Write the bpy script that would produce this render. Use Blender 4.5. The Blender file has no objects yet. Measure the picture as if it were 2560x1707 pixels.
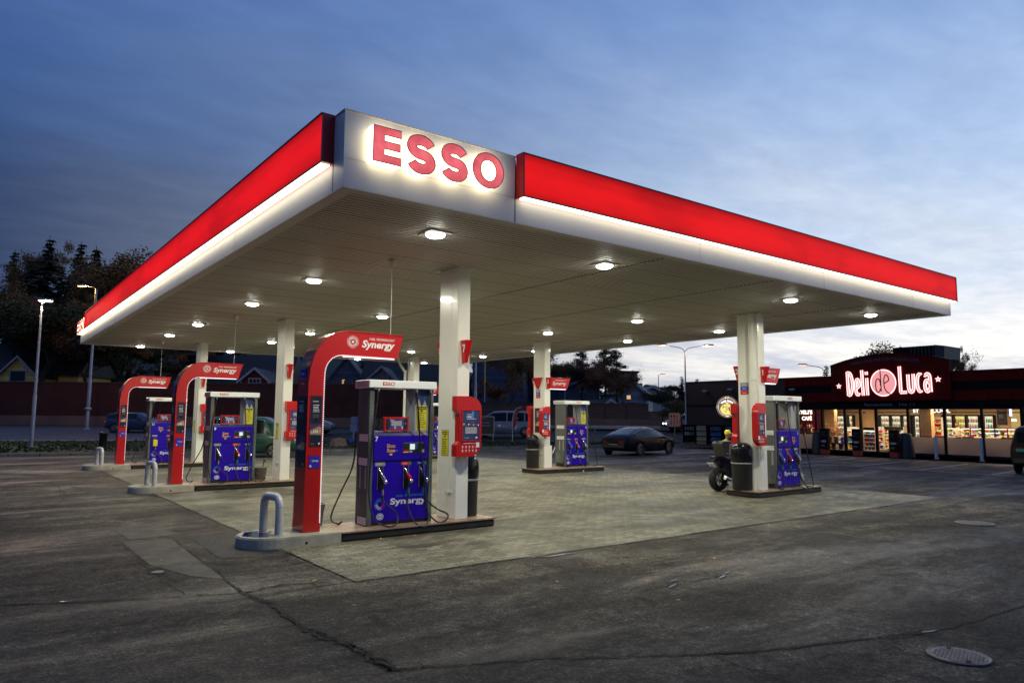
import bpy, math, random
from math import sin, cos, pi, radians as RAD, sqrt
from mathutils import Vector, Matrix
import numpy as np
random.seed(7)
SC = bpy.context.scene
COL = SC.collection

# ------------------------------------------------------------------ camera
F_PX, YAW, PITCH, ROLL = 1787.58, RAD(52.838), RAD(5.965), RAD(0.442)
CAM_H = 1.95
_f = Vector((cos(PITCH)*cos(YAW), cos(PITCH)*sin(YAW), sin(PITCH)))
_r0 = Vector((sin(YAW), -cos(YAW), 0)); _u0 = _r0.cross(_f)
_r = cos(ROLL)*_r0 + sin(ROLL)*_u0
_u = -sin(ROLL)*_r0 + cos(ROLL)*_u0
cam_d = bpy.data.cameras.new('camera'); cam = bpy.data.objects.new('camera', cam_d); COL.objects.link(cam)
m = Matrix((( _r.x,_u.x,-_f.x,0),(_r.y,_u.y,-_f.y,0),(_r.z,_u.z,-_f.z,CAM_H),(0,0,0,1)))
cam.matrix_world = m
cam_d.sensor_width = 36; cam_d.lens = F_PX/2560*36; cam_d.clip_start = .1; cam_d.clip_end = 3000
SC.camera = cam

# ------------------------------------------------------------------ world
def new_world():
    w = bpy.data.worlds.new("World"); SC.world = w; w.use_nodes = True
    nt = w.node_tree; nt.nodes.clear()
    N = nt.nodes.new; L = nt.links.new
    out = N('ShaderNodeOutputWorld'); bg = N('ShaderNodeBackground'); L(bg.outputs[0], out.inputs[0])
    tc = N('ShaderNodeTexCoord')
    sep = N('ShaderNodeSeparateXYZ'); L(tc.outputs['Generated'], sep.inputs[0])
    def math_(op, a, b=None, c=None):
        n = N('ShaderNodeMath'); n.operation = op
        for i, v in enumerate((a, b, c)):
            if v is None: continue
            if isinstance(v, (int, float)): n.inputs[i].default_value = v
            else: L(v, n.inputs[i])
        return n.outputs[0]
    def ramp(fac, stops, interp='LINEAR'):
        n = N('ShaderNodeValToRGB'); cr = n.color_ramp; cr.interpolation = interp
        while len(cr.elements) < len(stops): cr.elements.new(.5)
        for e, (p, c) in zip(cr.elements, stops):
            e.position = p; e.color = (*c, 1) if len(c) == 3 else c
        L(fac, n.inputs[0]); return n.outputs[0]
    def mix(f, a, b, mode='MIX'):
        n = N('ShaderNodeMix'); n.data_type = 'RGBA'; n.blend_type = mode
        if isinstance(f, (int, float)): n.inputs[0].default_value = f
        else: L(f, n.inputs[0])
        for i, v in ((6, a), (7, b)):
            if isinstance(v, tuple): n.inputs[i].default_value = (*v, 1)
            else: L(v, n.inputs[i])
        return n.outputs[2]
    z = math_('MAXIMUM', sep.outputs[2], 0.0)
    # afterglow direction: azimuth 8 deg from +X
    az = RAD(SKY_AZ)
    dx = math_('MULTIPLY', sep.outputs[0], cos(az)); dy = math_('MULTIPLY', sep.outputs[1], sin(az))
    t = math_('ADD', dx, dy)                       # -1..1 towards the glow
    t01 = math_('MULTIPLY_ADD', t, .5, .5)
    # elevation gradients for the glow side and the dark side
    bright = ramp(z, [(0, (1.0,.96,.90)), (.10, (1.1,1.08,1.04)), (.17, (.72,.81,.96)), (.28, (.52,.67,.92)), (.5, (.26,.41,.74)), (.75,(.12,.19,.42)), (1, (.07,.12,.30))])
    dark = ramp(z, [(0, (.020,.040,.105)), (.25, (.027,.060,.165)), (.45, (.060,.134,.36)), (.7, (.092,.185,.46)), (1, (.07,.12,.30))])
    blend = ramp(t01, [(0, (0,0,0)), (.50, (0,0,0)), (.68, (.20,.20,.20)), (.80, (.52,.52,.52)), (.90, (.88,.88,.88)), (1, (1,1,1))])
    base = mix(blend, dark, bright)
    # cloud layer: direction divided by height gives a real horizontal layer
    zz = math_('ADD', z, .055)
    u = math_('DIVIDE', sep.outputs[0], zz); v = math_('DIVIDE', sep.outputs[1], zz)
    comb = N('ShaderNodeCombineXYZ'); L(u, comb.inputs[0]); L(v, comb.inputs[1])
    mp = N('ShaderNodeMapping'); L(comb.outputs[0], mp.inputs[0])
    mp.inputs['Rotation'].default_value = (0, 0, RAD(-28)); mp.inputs['Scale'].default_value = (.32, .95, 1)
    n1 = N('ShaderNodeTexNoise'); L(mp.outputs[0], n1.inputs['Vector']); n1.inputs['Scale'].default_value = .9; n1.inputs['Detail'].default_value = 9; n1.inputs['Roughness'].default_value = .58; n1.inputs['Distortion'].default_value = .5
    mp2 = N('ShaderNodeMapping'); L(comb.outputs[0], mp2.inputs[0]); mp2.inputs['Scale'].default_value = (.55, .8, 1); mp2.inputs['Location'].default_value = (3.1, 1.7, 0)
    n2 = N('ShaderNodeTexNoise'); L(mp2.outputs[0], n2.inputs['Vector']); n2.inputs['Scale'].default_value = 1.0; n2.inputs['Detail'].default_value = 10; n2.inputs['Roughness'].default_value = .62
    cl = math_('MULTIPLY_ADD', n1.outputs['Fac'], .52, math_('MULTIPLY', n2.outputs['Fac'], .48))
    c1 = ramp(cl, [(.42, (0,0,0)), (.62, (1,1,1))], 'EASE')
    # clouds: darker and bluer than the glow, paler than the dark overhead
    cloudcol_b = ramp(z, [(0, (.30,.36,.56)), (.09, (.50,.56,.76)), (.18, (.80,.86,.95)), (.40, (.52,.64,.86)), (1, (.16,.22,.42))])
    cloudcol_d = ramp(z, [(0, (.016,.028,.065)), (.3, (.030,.058,.145)), (.5, (.085,.155,.36)), (.8, (.15,.23,.47)), (1, (.12,.18,.36))])
    cc = mix(blend, cloudcol_d, cloudcol_b)
    amt = math_('MULTIPLY', c1, .66)
    sky = mix(amt, base, cc)
    mp3 = N('ShaderNodeMapping'); L(comb.outputs[0], mp3.inputs[0]); mp3.inputs['Scale'].default_value = (1.5, 2.6, 1); mp3.inputs['Rotation'].default_value = (0,0,RAD(25))
    n3 = N('ShaderNodeTexNoise'); L(mp3.outputs[0], n3.inputs['Vector']); n3.inputs['Scale'].default_value = 2.2; n3.inputs['Detail'].default_value = 7; n3.inputs['Roughness'].default_value = .6; n3.inputs['Distortion'].default_value = .3
    sky = mix(1.0, sky, ramp(n3.outputs['Fac'], [(.34, (.91,.93,.95)), (.5, (1,1,1)), (.68, (1.10,1.09,1.06))]), 'MULTIPLY')
    # ground half stays dark
    low = ramp(math_('MULTIPLY_ADD', sep.outputs[2], 1, .5), [(.48, (0,0,0)), (.5, (1,1,1))])
    sky = mix(low, (.012,.013,.016), sky)
    L(sky, bg.inputs[0]); bg.inputs[1].default_value = 1.0
SKY_AZ = 2
new_world()

SC.view_settings.view_transform = 'Standard'; SC.view_settings.look = 'None'
SC.view_settings.exposure = 0; SC.view_settings.gamma = 1
cy = SC.cycles
cy.use_denoising = True
try: cy.denoiser = 'OPENIMAGEDENOISE'
except Exception: pass
cy.use_adaptive_sampling = True; cy.adaptive_threshold = .02
cy.max_bounces = 6; cy.diffuse_bounces = 3; cy.glossy_bounces = 3; cy.transmission_bounces = 4; cy.transparent_max_bounces = 8
cy.caustics_reflective = False; cy.caustics_refractive = False
cy.sample_clamp_indirect = 4
cy.time_limit = 800

# ------------------------------------------------------------------ materials
class Nodes:
    def __init__(s, nt): s.nt = nt
    def n(s, t, **k):
        n = s.nt.nodes.new(t)
        for a, v in k.items(): setattr(n, a, v)
        return n
    def l(s, a, b): s.nt.links.new(a, b)
    def math(s, op, a, b=None, c=None):
        n = s.n('ShaderNodeMath', operation=op)
        for i, v in enumerate((a, b, c)):
            if v is None: continue
            if isinstance(v, (int, float)): n.inputs[i].default_value = v
            else: s.l(v, n.inputs[i])
        return n.outputs[0]
    def noise(s, vec, scale, detail=4, rough=.55, dist=0):
        n = s.n('ShaderNodeTexNoise'); n.inputs['Scale'].default_value = scale; n.inputs['Detail'].default_value = detail
        n.inputs['Roughness'].default_value = rough; n.inputs['Distortion'].default_value = dist
        if vec is not None: s.l(vec, n.inputs['Vector'])
        return n.outputs['Fac']
    def ramp(s, fac, stops, interp='LINEAR'):
        n = s.n('ShaderNodeValToRGB'); cr = n.color_ramp; cr.interpolation = interp
        while len(cr.elements) < len(stops): cr.elements.new(.5)
        for e, (p, c) in zip(cr.elements, stops):
            e.position = p; e.color = (c, c, c, 1) if isinstance(c, (int, float)) else (*c, 1)
        s.l(fac, n.inputs[0]); return n.outputs[0]
    def mix(s, f, a, b, mode='MIX'):
        n = s.n('ShaderNodeMix', data_type='RGBA', blend_type=mode)
        if isinstance(f, (int, float)): n.inputs[0].default_value = f
        else: s.l(f, n.inputs[0])
        for i, v in ((6, a), (7, b)):
            if isinstance(v, tuple): n.inputs[i].default_value = (*v, 1)
            else: s.l(v, n.inputs[i])
        return n.outputs[2]
    def bump(s, h, strength=.3, dist=.01):
        n = s.n('ShaderNodeBump'); n.inputs['Strength'].default_value = strength; n.inputs['Distance'].default_value = dist
        s.l(h, n.inputs['Height']); return n.outputs[0]
    def mapping(s, vec, scale=(1,1,1), rot=(0,0,0), loc=(0,0,0)):
        n = s.n('ShaderNodeMapping'); s.l(vec, n.inputs[0]); n.inputs['Scale'].default_value = scale
        n.inputs['Rotation'].default_value = rot; n.inputs['Location'].default_value = loc
        return n.outputs[0]
MATS = {}
def base_mat(name):
    m = bpy.data.materials.new(name); m.use_nodes = True; nt = m.node_tree
    b = nt.nodes['Principled BSDF']; MATS[name] = m
    return m, Nodes(nt), b
def mat(name, col, rough=.5, metal=0, var=.12, scale=3, coat=0, bump=0, bscale=60, dirt=0, spec=None, flat=False):
    """plain material with low-frequency tone variation and fine bump"""
    m, N, b = base_mat(name)
    tc = N.n('ShaderNodeTexCoord').outputs['Object']
    c0 = tuple(max(0, x*(1-var)) for x in col); c1 = tuple(min(1, x*(1+var)) for x in col)
    f = N.noise(tc, scale, 5)
    c = N.ramp(f, [(.3, c0), (.7, c1)])
    if dirt:
        d = N.noise(tc, 1.7, 7, .7, .6)
        c = N.mix(N.math('MULTIPLY', N.ramp(d, [(.5, 0.), (.75, 1.)]), dirt), c, tuple(x*.45 for x in col))
    N.l(c, b.inputs['Base Color']); b.inputs['Metallic'].default_value = metal
    r = N.ramp(N.noise(tc, scale*4, 4), [(.3, max(.02, rough*.82)), (.7, min(1, rough*1.18))])
    if flat: b.inputs['Roughness'].default_value = rough
    else: N.l(r, b.inputs['Roughness'])
    if coat: b.inputs['Coat Weight'].default_value = coat; b.inputs['Coat Roughness'].default_value = .06
    if spec is not None: b.inputs['Specular IOR Level'].default_value = spec
    if bump: N.l(N.bump(N.noise(tc, bscale, 3), bump, .004), b.inputs['Normal'])
    return m
def emis(name, col, strength, var=0, scale=2, base=(.02,.02,.02)):
    m, N, b = base_mat(name)
    b.inputs['Base Color'].default_value = (*base, 1); b.inputs['Roughness'].default_value = .3
    b.inputs['Emission Strength'].default_value = strength
    if var:
        tc = N.n('ShaderNodeTexCoord').outputs['Object']
        c = N.ramp(N.noise(tc, scale, 3), [(.3, tuple(x*(1-var) for x in col)), (.7, tuple(min(1, x*(1+var)) for x in col))])
        N.l(c, b.inputs['Emission Color'])
    else: b.inputs['Emission Color'].default_value = (*col, 1)
    return m
M = MATS
# setting
def m_asphalt():
    m, N, b = base_mat('asphalt')
    tc = N.n('ShaderNodeTexCoord').outputs['Object']
    big = N.noise(tc, .38, 10, .66, .9)
    st = N.noise(N.mapping(tc, (.30, 1.7, 1), (0, 0, RAD(5))), 1.0, 12, .70, .6)
    spots = N.noise(tc, 2.6, 10, .74, .4)
    grit = N.noise(tc, 34, 4, .85)
    peb = N.noise(tc, 11, 6, .8)
    c = N.ramp(big, [(.38, (.040,.032,.023)), (.46, (.066,.054,.040)), (.54, (.105,.088,.065)), (.62, (.155,.132,.098))])
    c = N.mix(N.ramp(st, [(.44, 0.), (.56, .8)]), c, (.042,.035,.027))
    c = N.mix(1.0, c, N.ramp(spots, [(.38, .42), (.47, .95), (.56, 1.1), (.66, 1.7)]), 'MULTIPLY')
    c = N.mix(1.0, c, N.ramp(peb, [(.36, .40), (.47, .9), (.55, 1.2), (.66, 2.1)]), 'MULTIPLY')
    c = N.mix(1.0, c, N.ramp(grit, [(.34, .25), (.46, .8), (.55, 1.3), (.66, 3.2)]), 'MULTIPLY')
    N.l(c, b.inputs['Base Color'])
    w = N.noise(N.mapping(tc, (.3, 1, 1), (0, 0, RAD(3))), .55, 10, .68, .5)
    N.l(N.ramp(w, [(.40, .88), (.52, .72), (.58, .50), (.66, .38)]), b.inputs['Roughness']); b.inputs['Specular IOR Level'].default_value = .34
    h = N.math('ADD', N.math('MULTIPLY', peb, 1.2), N.math('MULTIPLY', grit, 1.0))
    N.l(N.bump(h, 1.0, .03), b.inputs['Normal'])
    return m
def m_pavers():
    m, N, b = base_mat('paving_blocks')
    tc = N.n('ShaderNodeTexCoord').outputs['Object']
    sp = N.n('ShaderNodeSeparateXYZ'); N.l(tc, sp.inputs[0])
    x, y = sp.outputs[0], sp.outputs[1]
    wx = N.math('MULTIPLY', N.math('SUBTRACT', N.math('PINGPONG', y, .06), .03), .45)
    wy = N.math('MULTIPLY', N.math('SUBTRACT', N.math('PINGPONG', x, .06), .03), .45)
    cb = N.n('ShaderNodeCombineXYZ'); N.l(N.math('ADD', x, wx), cb.inputs[0]); N.l(N.math('ADD', y, wy), cb.inputs[1])
    br = N.n('ShaderNodeTexBrick'); N.l(cb.outputs[0], br.inputs['Vector'])
    br.offset = .5; br.inputs['Scale'].default_value = 1.0
    br.inputs['Brick Width'].default_value = .24; br.inputs['Row Height'].default_value = .12
    br.inputs['Mortar Size'].default_value = .008; br.inputs['Mortar Smooth'].default_value = .3
    br.inputs['Color1'].default_value = (.118,.108,.072,1); br.inputs['Color2'].default_value = (.245,.225,.150,1); br.inputs['Mortar'].default_value = (.034,.031,.023,1)
    big = N.noise(tc, .32, 8, .65, .9)
    lane = N.noise(N.mapping(tc, (.18, 1.0, 1)), .7, 7, .6, .5)
    c = N.mix(1.0, br.outputs[0], N.ramp(big, [(.34, .5), (.5, .95), (.7, 1.2)]), 'MULTIPLY')
    c = N.mix(1.0, c, N.ramp(lane, [(.36, .5), (.5, .95), (.72, 1.15)]), 'MULTIPLY')
    c = N.mix(1.0, c, N.ramp(N.noise(tc, 2.4, 8, .7, .4), [(.3, .55), (.46, 1.), (.7, 1.1)]), 'MULTIPLY')
    c = N.mix(1.0, c, N.ramp(N.noise(tc, 70, 3), [(.3, .75), (.7, 1.25)]), 'MULTIPLY')
    # dark oily rub where cars stand beside the islands
    N.l(c, b.inputs['Base Color'])
    N.l(N.ramp(N.noise(tc, 1.1, 5), [(.3, .8), (.7, .5)]), b.inputs['Roughness'])
    h = N.math('ADD', N.math('MULTIPLY', br.outputs['Fac'], -1.0), N.math('MULTIPLY', N.noise(tc, 60, 3), .25))
    N.l(N.bump(h, .7, .008), b.inputs['Normal'])
    return m
def m_brick(name, c1, c2, mortar, w=.25, h=.08, rot=None):
    m, N, b = base_mat(name)
    tc = N.n('ShaderNodeTexCoord').outputs['Object']
    br = N.n('ShaderNodeTexBrick'); v = N.mapping(tc, (1,1,1), rot or (RAD(90),0,0)); N.l(v, br.inputs['Vector'])
    br.inputs['Scale'].default_value = 1; br.inputs['Brick Width'].default_value = w; br.inputs['Row Height'].default_value = h
    br.inputs['Mortar Size'].default_value = .008
    br.inputs['Color1'].default_value = (*c1,1); br.inputs['Color2'].default_value = (*c2,1); br.inputs['Mortar'].default_value = (*mortar,1)
    c = N.mix(1.0, br.outputs[0], N.ramp(N.noise(tc, .8, 6), [(.3, .7), (.7, 1.2)]), 'MULTIPLY')
    N.l(c, b.inputs['Base Color']); b.inputs['Roughness'].default_value = .85
    N.l(N.bump(br.outputs['Fac'], -.4, .01), b.inputs['Normal'])
    return m
def m_planks(name, col, pitch=.14, axis=2, rough=.7, depth=.5):
    m, N, b = base_mat(name)
    tc = N.n('ShaderNodeTexCoord').outputs['Object']
    sp = N.n('ShaderNodeSeparateXYZ'); N.l(tc, sp.inputs[0])
    f = N.math('FRACT', N.math('DIVIDE', sp.outputs[axis], pitch))
    line = N.ramp(f, [(0, .15), (.07, 1.), (.93, 1.), (1, .15)])
    idx = N.math('FLOOR', N.math('DIVIDE', sp.outputs[axis], pitch))
    wn = N.n('ShaderNodeTexWhiteNoise'); wn.noise_dimensions = '1D'; N.l(idx, wn.inputs['W'])
    tone = N.ramp(wn.outputs[0], [(0, .75), (1, 1.25)])
    c = N.mix(1.0, N.mix(1.0, (*col,) , tone, 'MULTIPLY'), line, 'MULTIPLY')
    c = N.mix(1.0, c, N.ramp(N.noise(tc, 2.5, 6), [(.3, .8), (.7, 1.2)]), 'MULTIPLY')
    N.l(c, b.inputs['Base Color']); b.inputs['Roughness'].default_value = rough
    N.l(N.bump(line, depth, .01), b.inputs['Normal'])
    return m
m_asphalt(); m_pavers()
m_brick('red_brick', (.055,.014,.009), (.08,.020,.013), (.035,.017,.014))
m_brick('wood_shingle', (.032,.014,.009), (.05,.02,.012), (.012,.006,.005), .14, .3)
m_planks('fence_board', (.085,.058,.042), .24, 2)
m_planks('black_clad', (.013,.011,.011), .16, 2, .5)
m_planks('house_blue', (.075,.10,.16), .16, 2); m_planks('house_grey', (.17,.19,.24), .2, 0)
m_planks('house_red', (.11,.022,.018), .16, 2); m_planks('house_yellow', (.80,.64,.18), .16, 2); m_planks('house_pale', (.30,.33,.38), .16, 2)
m_planks('tile_roof', (.028,.024,.024), .3, 2, .6, .8)
mat('asphalt_patch', (.020,.0185,.017), .8, var=.4, scale=5, bump=.9, bscale=110)
mat('asphalt_worn', (.070,.061,.047), .8, var=.55, scale=3, bump=.9, bscale=100)
mat('road_asphalt', (.06,.062,.068), .6, var=.25, scale=.4, bump=.5, bscale=50)
mat('oil', (.07,.064,.048), .6, var=.5, scale=9)
mat('crack', (.010,.009,.008), .9, var=.3, bump=.5)
mat('sidewalk', (.20,.19,.18), .85, var=.2, scale=.8)
mat('grass', (.020,.034,.006), .9, var=.45, scale=3, bump=.8, bscale=20)
mat('hill', (.016,.017,.009), .95, var=.5, scale=.2)
mat('kerb', (.15,.14,.125), .85, var=.25, scale=2, bump=.4)
mat('line_paint', (.36,.36,.38), .7, var=.45, scale=5)
mat('concrete', (.44,.405,.32), .9, var=.22, scale=4, bump=.5, bscale=80, dirt=.5, spec=.2)
mat('island_tile', (.36,.235,.16), .35, var=.25, scale=5, bump=.25, dirt=.45)
mat('island_side', (.022,.020,.018), .45, var=.4, scale=4)
mat('water', (.01,.011,.013), .03, var=.1)
# canopy
mat('soffit', (.80,.775,.69), .5, var=.05, scale=.6)
mat('white_panel', (.72,.71,.72), .38, var=.04, scale=1.2)
mat('column_paint', (.86,.85,.78), .30, var=.0, coat=.35, flat=True)
mat('dark_gap', (.02,.02,.02), .8)
mat('black_trim', (.02,.02,.022), .5)
def m_redbox():
    m, N, b = base_mat('red_box_light')
    b.inputs['Base Color'].default_value = (.2,.005,.005,1); b.inputs['Roughness'].default_value = .6; b.inputs['Specular IOR Level'].default_value = .15
    tc = N.n('ShaderNodeTexCoord').outputs['Object']; sp = N.n('ShaderNodeSeparateXYZ'); N.l(tc, sp.inputs[0])
    # tubes run along the middle of the box, so the acrylic glows most there
    h = N.math('DIVIDE', N.math('SUBTRACT', sp.outputs[2], 4.965), .6)
    prof = N.ramp(h, [(0, .62), (.22, .92), (.5, 1.), (.78, .85), (1, .5)], 'EASE')
    n = N.ramp(N.noise(N.mapping(tc, (.45,.45,1.2)), 1.0, 3), [(.32, .66), (.5, .9), (.68, 1.0)])
    N.l(N.mix(1.0, N.mix(1.0, (.88,.008,.009), prof, 'MULTIPLY'), n, 'MULTIPLY'), b.inputs['Emission Color']); b.inputs['Emission Strength'].default_value = 1.0
m_redbox()
mat('red_box_end', (.34,.008,.012), .35)
emis('strip_light', (1.,.90,.68), 3.6)
emis('letter_face', (.95,.115,.135), 1.0, .45, 3.0)
mat('letter_rim', (.45,.01,.015), .4)
emis('letter_side', (1.,.86,.55), 4.2)
emis('lamp_disc', (1.,.99,.88), 42)
mat('lamp_plate', (.55,.52,.46), .55)
# forecourt objects
mat('gloss_red', (.52,.006,.006), .3, var=.0, coat=.45, flat=True)
mat('deep_red', (.26,.008,.012), .3, var=.06, coat=.3)
mat('steel', (.55,.54,.55), .5, metal=.35, var=.12, scale=5, bump=.15)
mat('galv', (.34,.36,.40), .5, metal=.6, var=.15, scale=4)
mat('pump_blue', (.018,.0,.40), .42, var=.05, coat=.05, flat=True, spec=.25)
mat('pump_blue_dark', (.012,.006,.12), .4)
mat('pump_grey', (.13,.13,.125), .42, var=.06, metal=.2)
mat('pump_panel', (.36,.36,.37), .4, var=.06)
mat('pump_white', (.84,.86,.88), .35, var=.02)
mat('pump_black', (.010,.010,.011), .4)
mat('rubber', (.014,.014,.014), .38, var=.2)
mat('bag_black', (.008,.008,.009), .16, var=.2, bump=.4, bscale=9)
mat('bin_black', (.014,.014,.015), .42)
mat('ink', (.012,.012,.014), .6, var=0)
mat('white_ink', (.80,.80,.82), .5, var=0)
mat('grey_ink', (.30,.30,.34), .5, var=0)
mat('red_ink', (.60,.012,.016), .45, var=0)
mat('blue_ink', (.03,.02,.45), .45, var=0)
mat('cyan_ink', (.03,.28,.62), .45, var=0)
mat('pink_ink', (.45,.03,.28), .45, var=0)
mat('orange_ink', (.75,.30,.04), .5, var=0)
mat('yellow_ink', (.74,.66,.03), .5, var=.05)
mat('green_plastic', (.015,.20,.10), .4)
mat('red_plastic', (.55,.012,.015), .35)
mat('blue_plastic', (.03,.09,.62), .35)
mat('silver', (.62,.62,.64), .25, metal=.9, var=.05)
mat('poster_dark', (.018,.018,.035), .3, var=.2)
mat('poster_night', (.05,.045,.14), .3, var=.3)
mat('poster_gold', (.42,.33,.17), .4, var=.5, scale=30)
mat('poster_purple', (.06,.05,.20), .3, var=.5, scale=9)
mat('navy', (.03,.05,.16), .35)
mat('bucket_grey', (.22,.22,.21), .5, dirt=.3)
mat('plastic_grey', (.16,.165,.17), .45)
mat('plastic_clear', (.32,.36,.36), .35)
emis('lcd', (.80,1.,.92), .85)
emis('lcd_green', (.25,.45,.18), .4)
emis('led_dot', (1.,.94,.99), 1.9)
mat('seam_grey', (.16,.15,.13), .7)
mat('soffit_groove_shade', (.42,.40,.35), .6)  # shade in the soffit grooves, put into a darker colour
def m_dots():
    m, N, b = base_mat('pump_dots')
    tc = N.n('ShaderNodeTexCoord').outputs['Object']
    sp = N.n('ShaderNodeSeparateXYZ'); N.l(tc, sp.inputs[0])
    s = 46
    a = N.math('ADD', sp.outputs[0], sp.outputs[1])
    u = N.math('SUBTRACT', N.math('FRACT', N.math('MULTIPLY', a, s)), .5)
    row = N.math('FLOOR', N.math('MULTIPLY', sp.outputs[2], s))
    v = N.math('SUBTRACT', N.math('FRACT', N.math('MULTIPLY', sp.outputs[2], s)), .5)
    d = N.math('SQRT', N.math('ADD', N.math('MULTIPLY', u, u), N.math('MULTIPLY', v, v)))
    size = N.ramp(N.noise(N.mapping(tc, (1, 1, .6)), 2.0, 2), [(.35, .12), (.65, .42)])
    inside = N.math('LESS_THAN', d, size)
    N.l(N.mix(inside, (.066,.080,.076), (.22,.26,.25)), b.inputs['Base Color']); b.inputs['Roughness'].default_value = .45
m_dots()
# ------------------------------------------------------------------ geometry helpers
def at(px, py, depth):
    """world point that shows at source pixel (px, py) at the given distance along the view axis"""
    return Vector((0, 0, CAM_H)) + depth*(_f + (px-1280)/F_PX*_r - (py-853.5)/F_PX*_u)
def atz(px, py, z):
    d = _f + (px-1280)/F_PX*_r - (py-853.5)/F_PX*_u
    return Vector((0, 0, CAM_H)) + d*((z-CAM_H)/d.z)
def cw(c, d, z=0):
    """ground point c metres to the right of the view axis and d metres ahead"""
    return Vector((c*sin(YAW)+d*cos(YAW), -c*cos(YAW)+d*sin(YAW), z))

class MB:
    """collects shapes and links them as ONE mesh object"""
    def __init__(s): s.v = []; s.f = []; s.mi = []; s.sm = []; s.mats = []
    def _m(s, m):
        m = MATS[m] if isinstance(m, str) else m
        if m not in s.mats: s.mats.append(m)
        return s.mats.index(m)
    def raw(s, vs, fs, m, smooth=False, T=None):
        o = len(s.v); k = s._m(m)
        s.v += [tuple(T @ Vector(v)) if T else tuple(v) for v in vs]
        for f in fs: s.f.append(tuple(i+o for i in f)); s.mi.append(k); s.sm.append(smooth)
        return s
    def box(s, x0, x1, y0, y1, z0, z1, m, T=None):
        vs = [(x0,y0,z0),(x1,y0,z0),(x1,y1,z0),(x0,y1,z0),(x0,y0,z1),(x1,y0,z1),(x1,y1,z1),(x0,y1,z1)]
        return s.raw(vs, [(0,3,2,1),(4,5,6,7),(0,1,5,4),(1,2,6,5),(2,3,7,6),(3,0,4,7)], m, False, T)
    def cbox(s, x0, x1, y0, y1, z0, z1, m, c=.01, T=None):
        """box with chamfered vertical edges and top rim"""
        pts = [(x0+c,y0),(x1-c,y0),(x1,y0+c),(x1,y1-c),(x1-c,y1),(x0+c,y1),(x0,y1-c),(x0,y0+c)]
        ins = [(x0+c,y0+c),(x1-c,y0+c),(x1-c,y0+c),(x1-c,y1-c),(x1-c,y1-c),(x0+c,y1-c),(x0+c,y1-c),(x0+c,y0+c)]
        vs = [(x,y,z0+c) for x,y in pts]+[(x,y,z1-c) for x,y in pts]+[(x,y,z1) for x,y in ins]+[(x,y,z0) for x,y in ins]
        fs = []
        for i in range(8):
            j = (i+1) % 8
            fs += [(i,j,8+j,8+i), (8+i,8+j,16+j,16+i), (24+i,24+j,j,i)]
        fs += [tuple(range(16,24)), tuple(range(31,23,-1))]
        return s.raw(vs, fs, m, False, T)
    def prism(s, poly, h0, h1, m, plane='XY', T=None, smooth=False, side=None):
        """poly extruded along the third axis of the plane"""
        def P(a, b, h): return {'XY': (a,b,h), 'XZ': (a,h,b), 'YZ': (h,a,b)}[plane]
        n = len(poly)
        vs = [P(a,b,h0) for a,b in poly]+[P(a,b,h1) for a,b in poly]
        s.raw(vs, [tuple(range(n-1,-1,-1)), tuple(range(n,2*n))], m, False, T)
        s.raw(vs, [(i,(i+1)%n,n+(i+1)%n,n+i) for i in range(n)], side or m, smooth, T)
        return s
    def tube(s, pts, r, m, n=10, caps=True, T=None):
        pts = [Vector(p) for p in pts]; k = len(pts)
        rs = r if isinstance(r, (list, tuple)) else [r]*k
        vs = []; ref = None
        for i, p in enumerate(pts):
            d = (pts[min(i+1,k-1)]-pts[max(i-1,0)]).normalized()
            if ref is None:
                ref = Vector((0,0,1)) if abs(d.z) < .9 else Vector((1,0,0))
            a = d.cross(ref).normalized(); b = d.cross(a).normalized(); ref = (-b) if False else ref
            # parallel transport
            if i == 0: A = a
            else: A = (A - d*A.dot(d)).normalized()
            B = d.cross(A)
            for j in range(n):
                t = 2*pi*j/n; vs.append(p + rs[i]*(cos(t)*A+sin(t)*B))
        fs = [(i*n+j, i*n+(j+1)%n, (i+1)*n+(j+1)%n, (i+1)*n+j) for i in range(k-1) for j in range(n)]
        s.raw(vs, fs, m, True, T)
        if caps: s.raw(vs[:n]+vs[-n:], [tuple(range(n-1,-1,-1)), tuple(range(n,2*n))], m, False, T)
        return s
    def lathe(s, prof, m, n=20, c=(0,0,0), T=None, axis='Z', smooth=True):
        vs = []
        for r, h in prof:
            for j in range(n):
                t = 2*pi*j/n
                v = {'Z': (c[0]+r*cos(t), c[1]+r*sin(t), c[2]+h), 'Y': (c[0]+r*cos(t), c[1]+h, c[2]-r*sin(t)), 'X': (c[0]+h, c[1]+r*cos(t), c[2]+r*sin(t))}[axis]
                vs.append(v)
        k = len(prof)
        s.raw(vs, [(i*n+j, i*n+(j+1)%n, (i+1)*n+(j+1)%n, (i+1)*n+j) for i in range(k-1) for j in range(n)], m, smooth, T)
        return s
    def build(s, name, parent=None, label=None, loc=None, smooth_angle=None):
        me = bpy.data.meshes.new(name); me.from_pydata(s.v, [], s.f)
        for m in s.mats: me.materials.append(m)
        me.polygons.foreach_set('material_index', s.mi); me.polygons.foreach_set('use_smooth', s.sm)
        me.update()
        o = bpy.data.objects.new(name, me); COL.objects.link(o)
        if parent: o.parent = parent
        if loc is not None: o.location = loc
        if label: o['label'] = label
        return o
def tag(o, label=None, cat=None, group=None, kind=None):
    if label: o['label'] = label
    if cat: o['category'] = cat
    if group: o['group'] = group
    if kind: o['kind'] = kind
    return o
def thing(name, label, cat, loc=(0,0,0), rz=0, group=None, scale=None):
    o = bpy.data.objects.new(name, None); COL.objects.link(o); o.empty_display_size = .2
    o.location = loc; o.rotation_euler = (0,0,rz)
    if scale: o.scale = scale
    return tag(o, label, cat, group)
def struct(o): o['kind'] = 'structure'; return o
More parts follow.
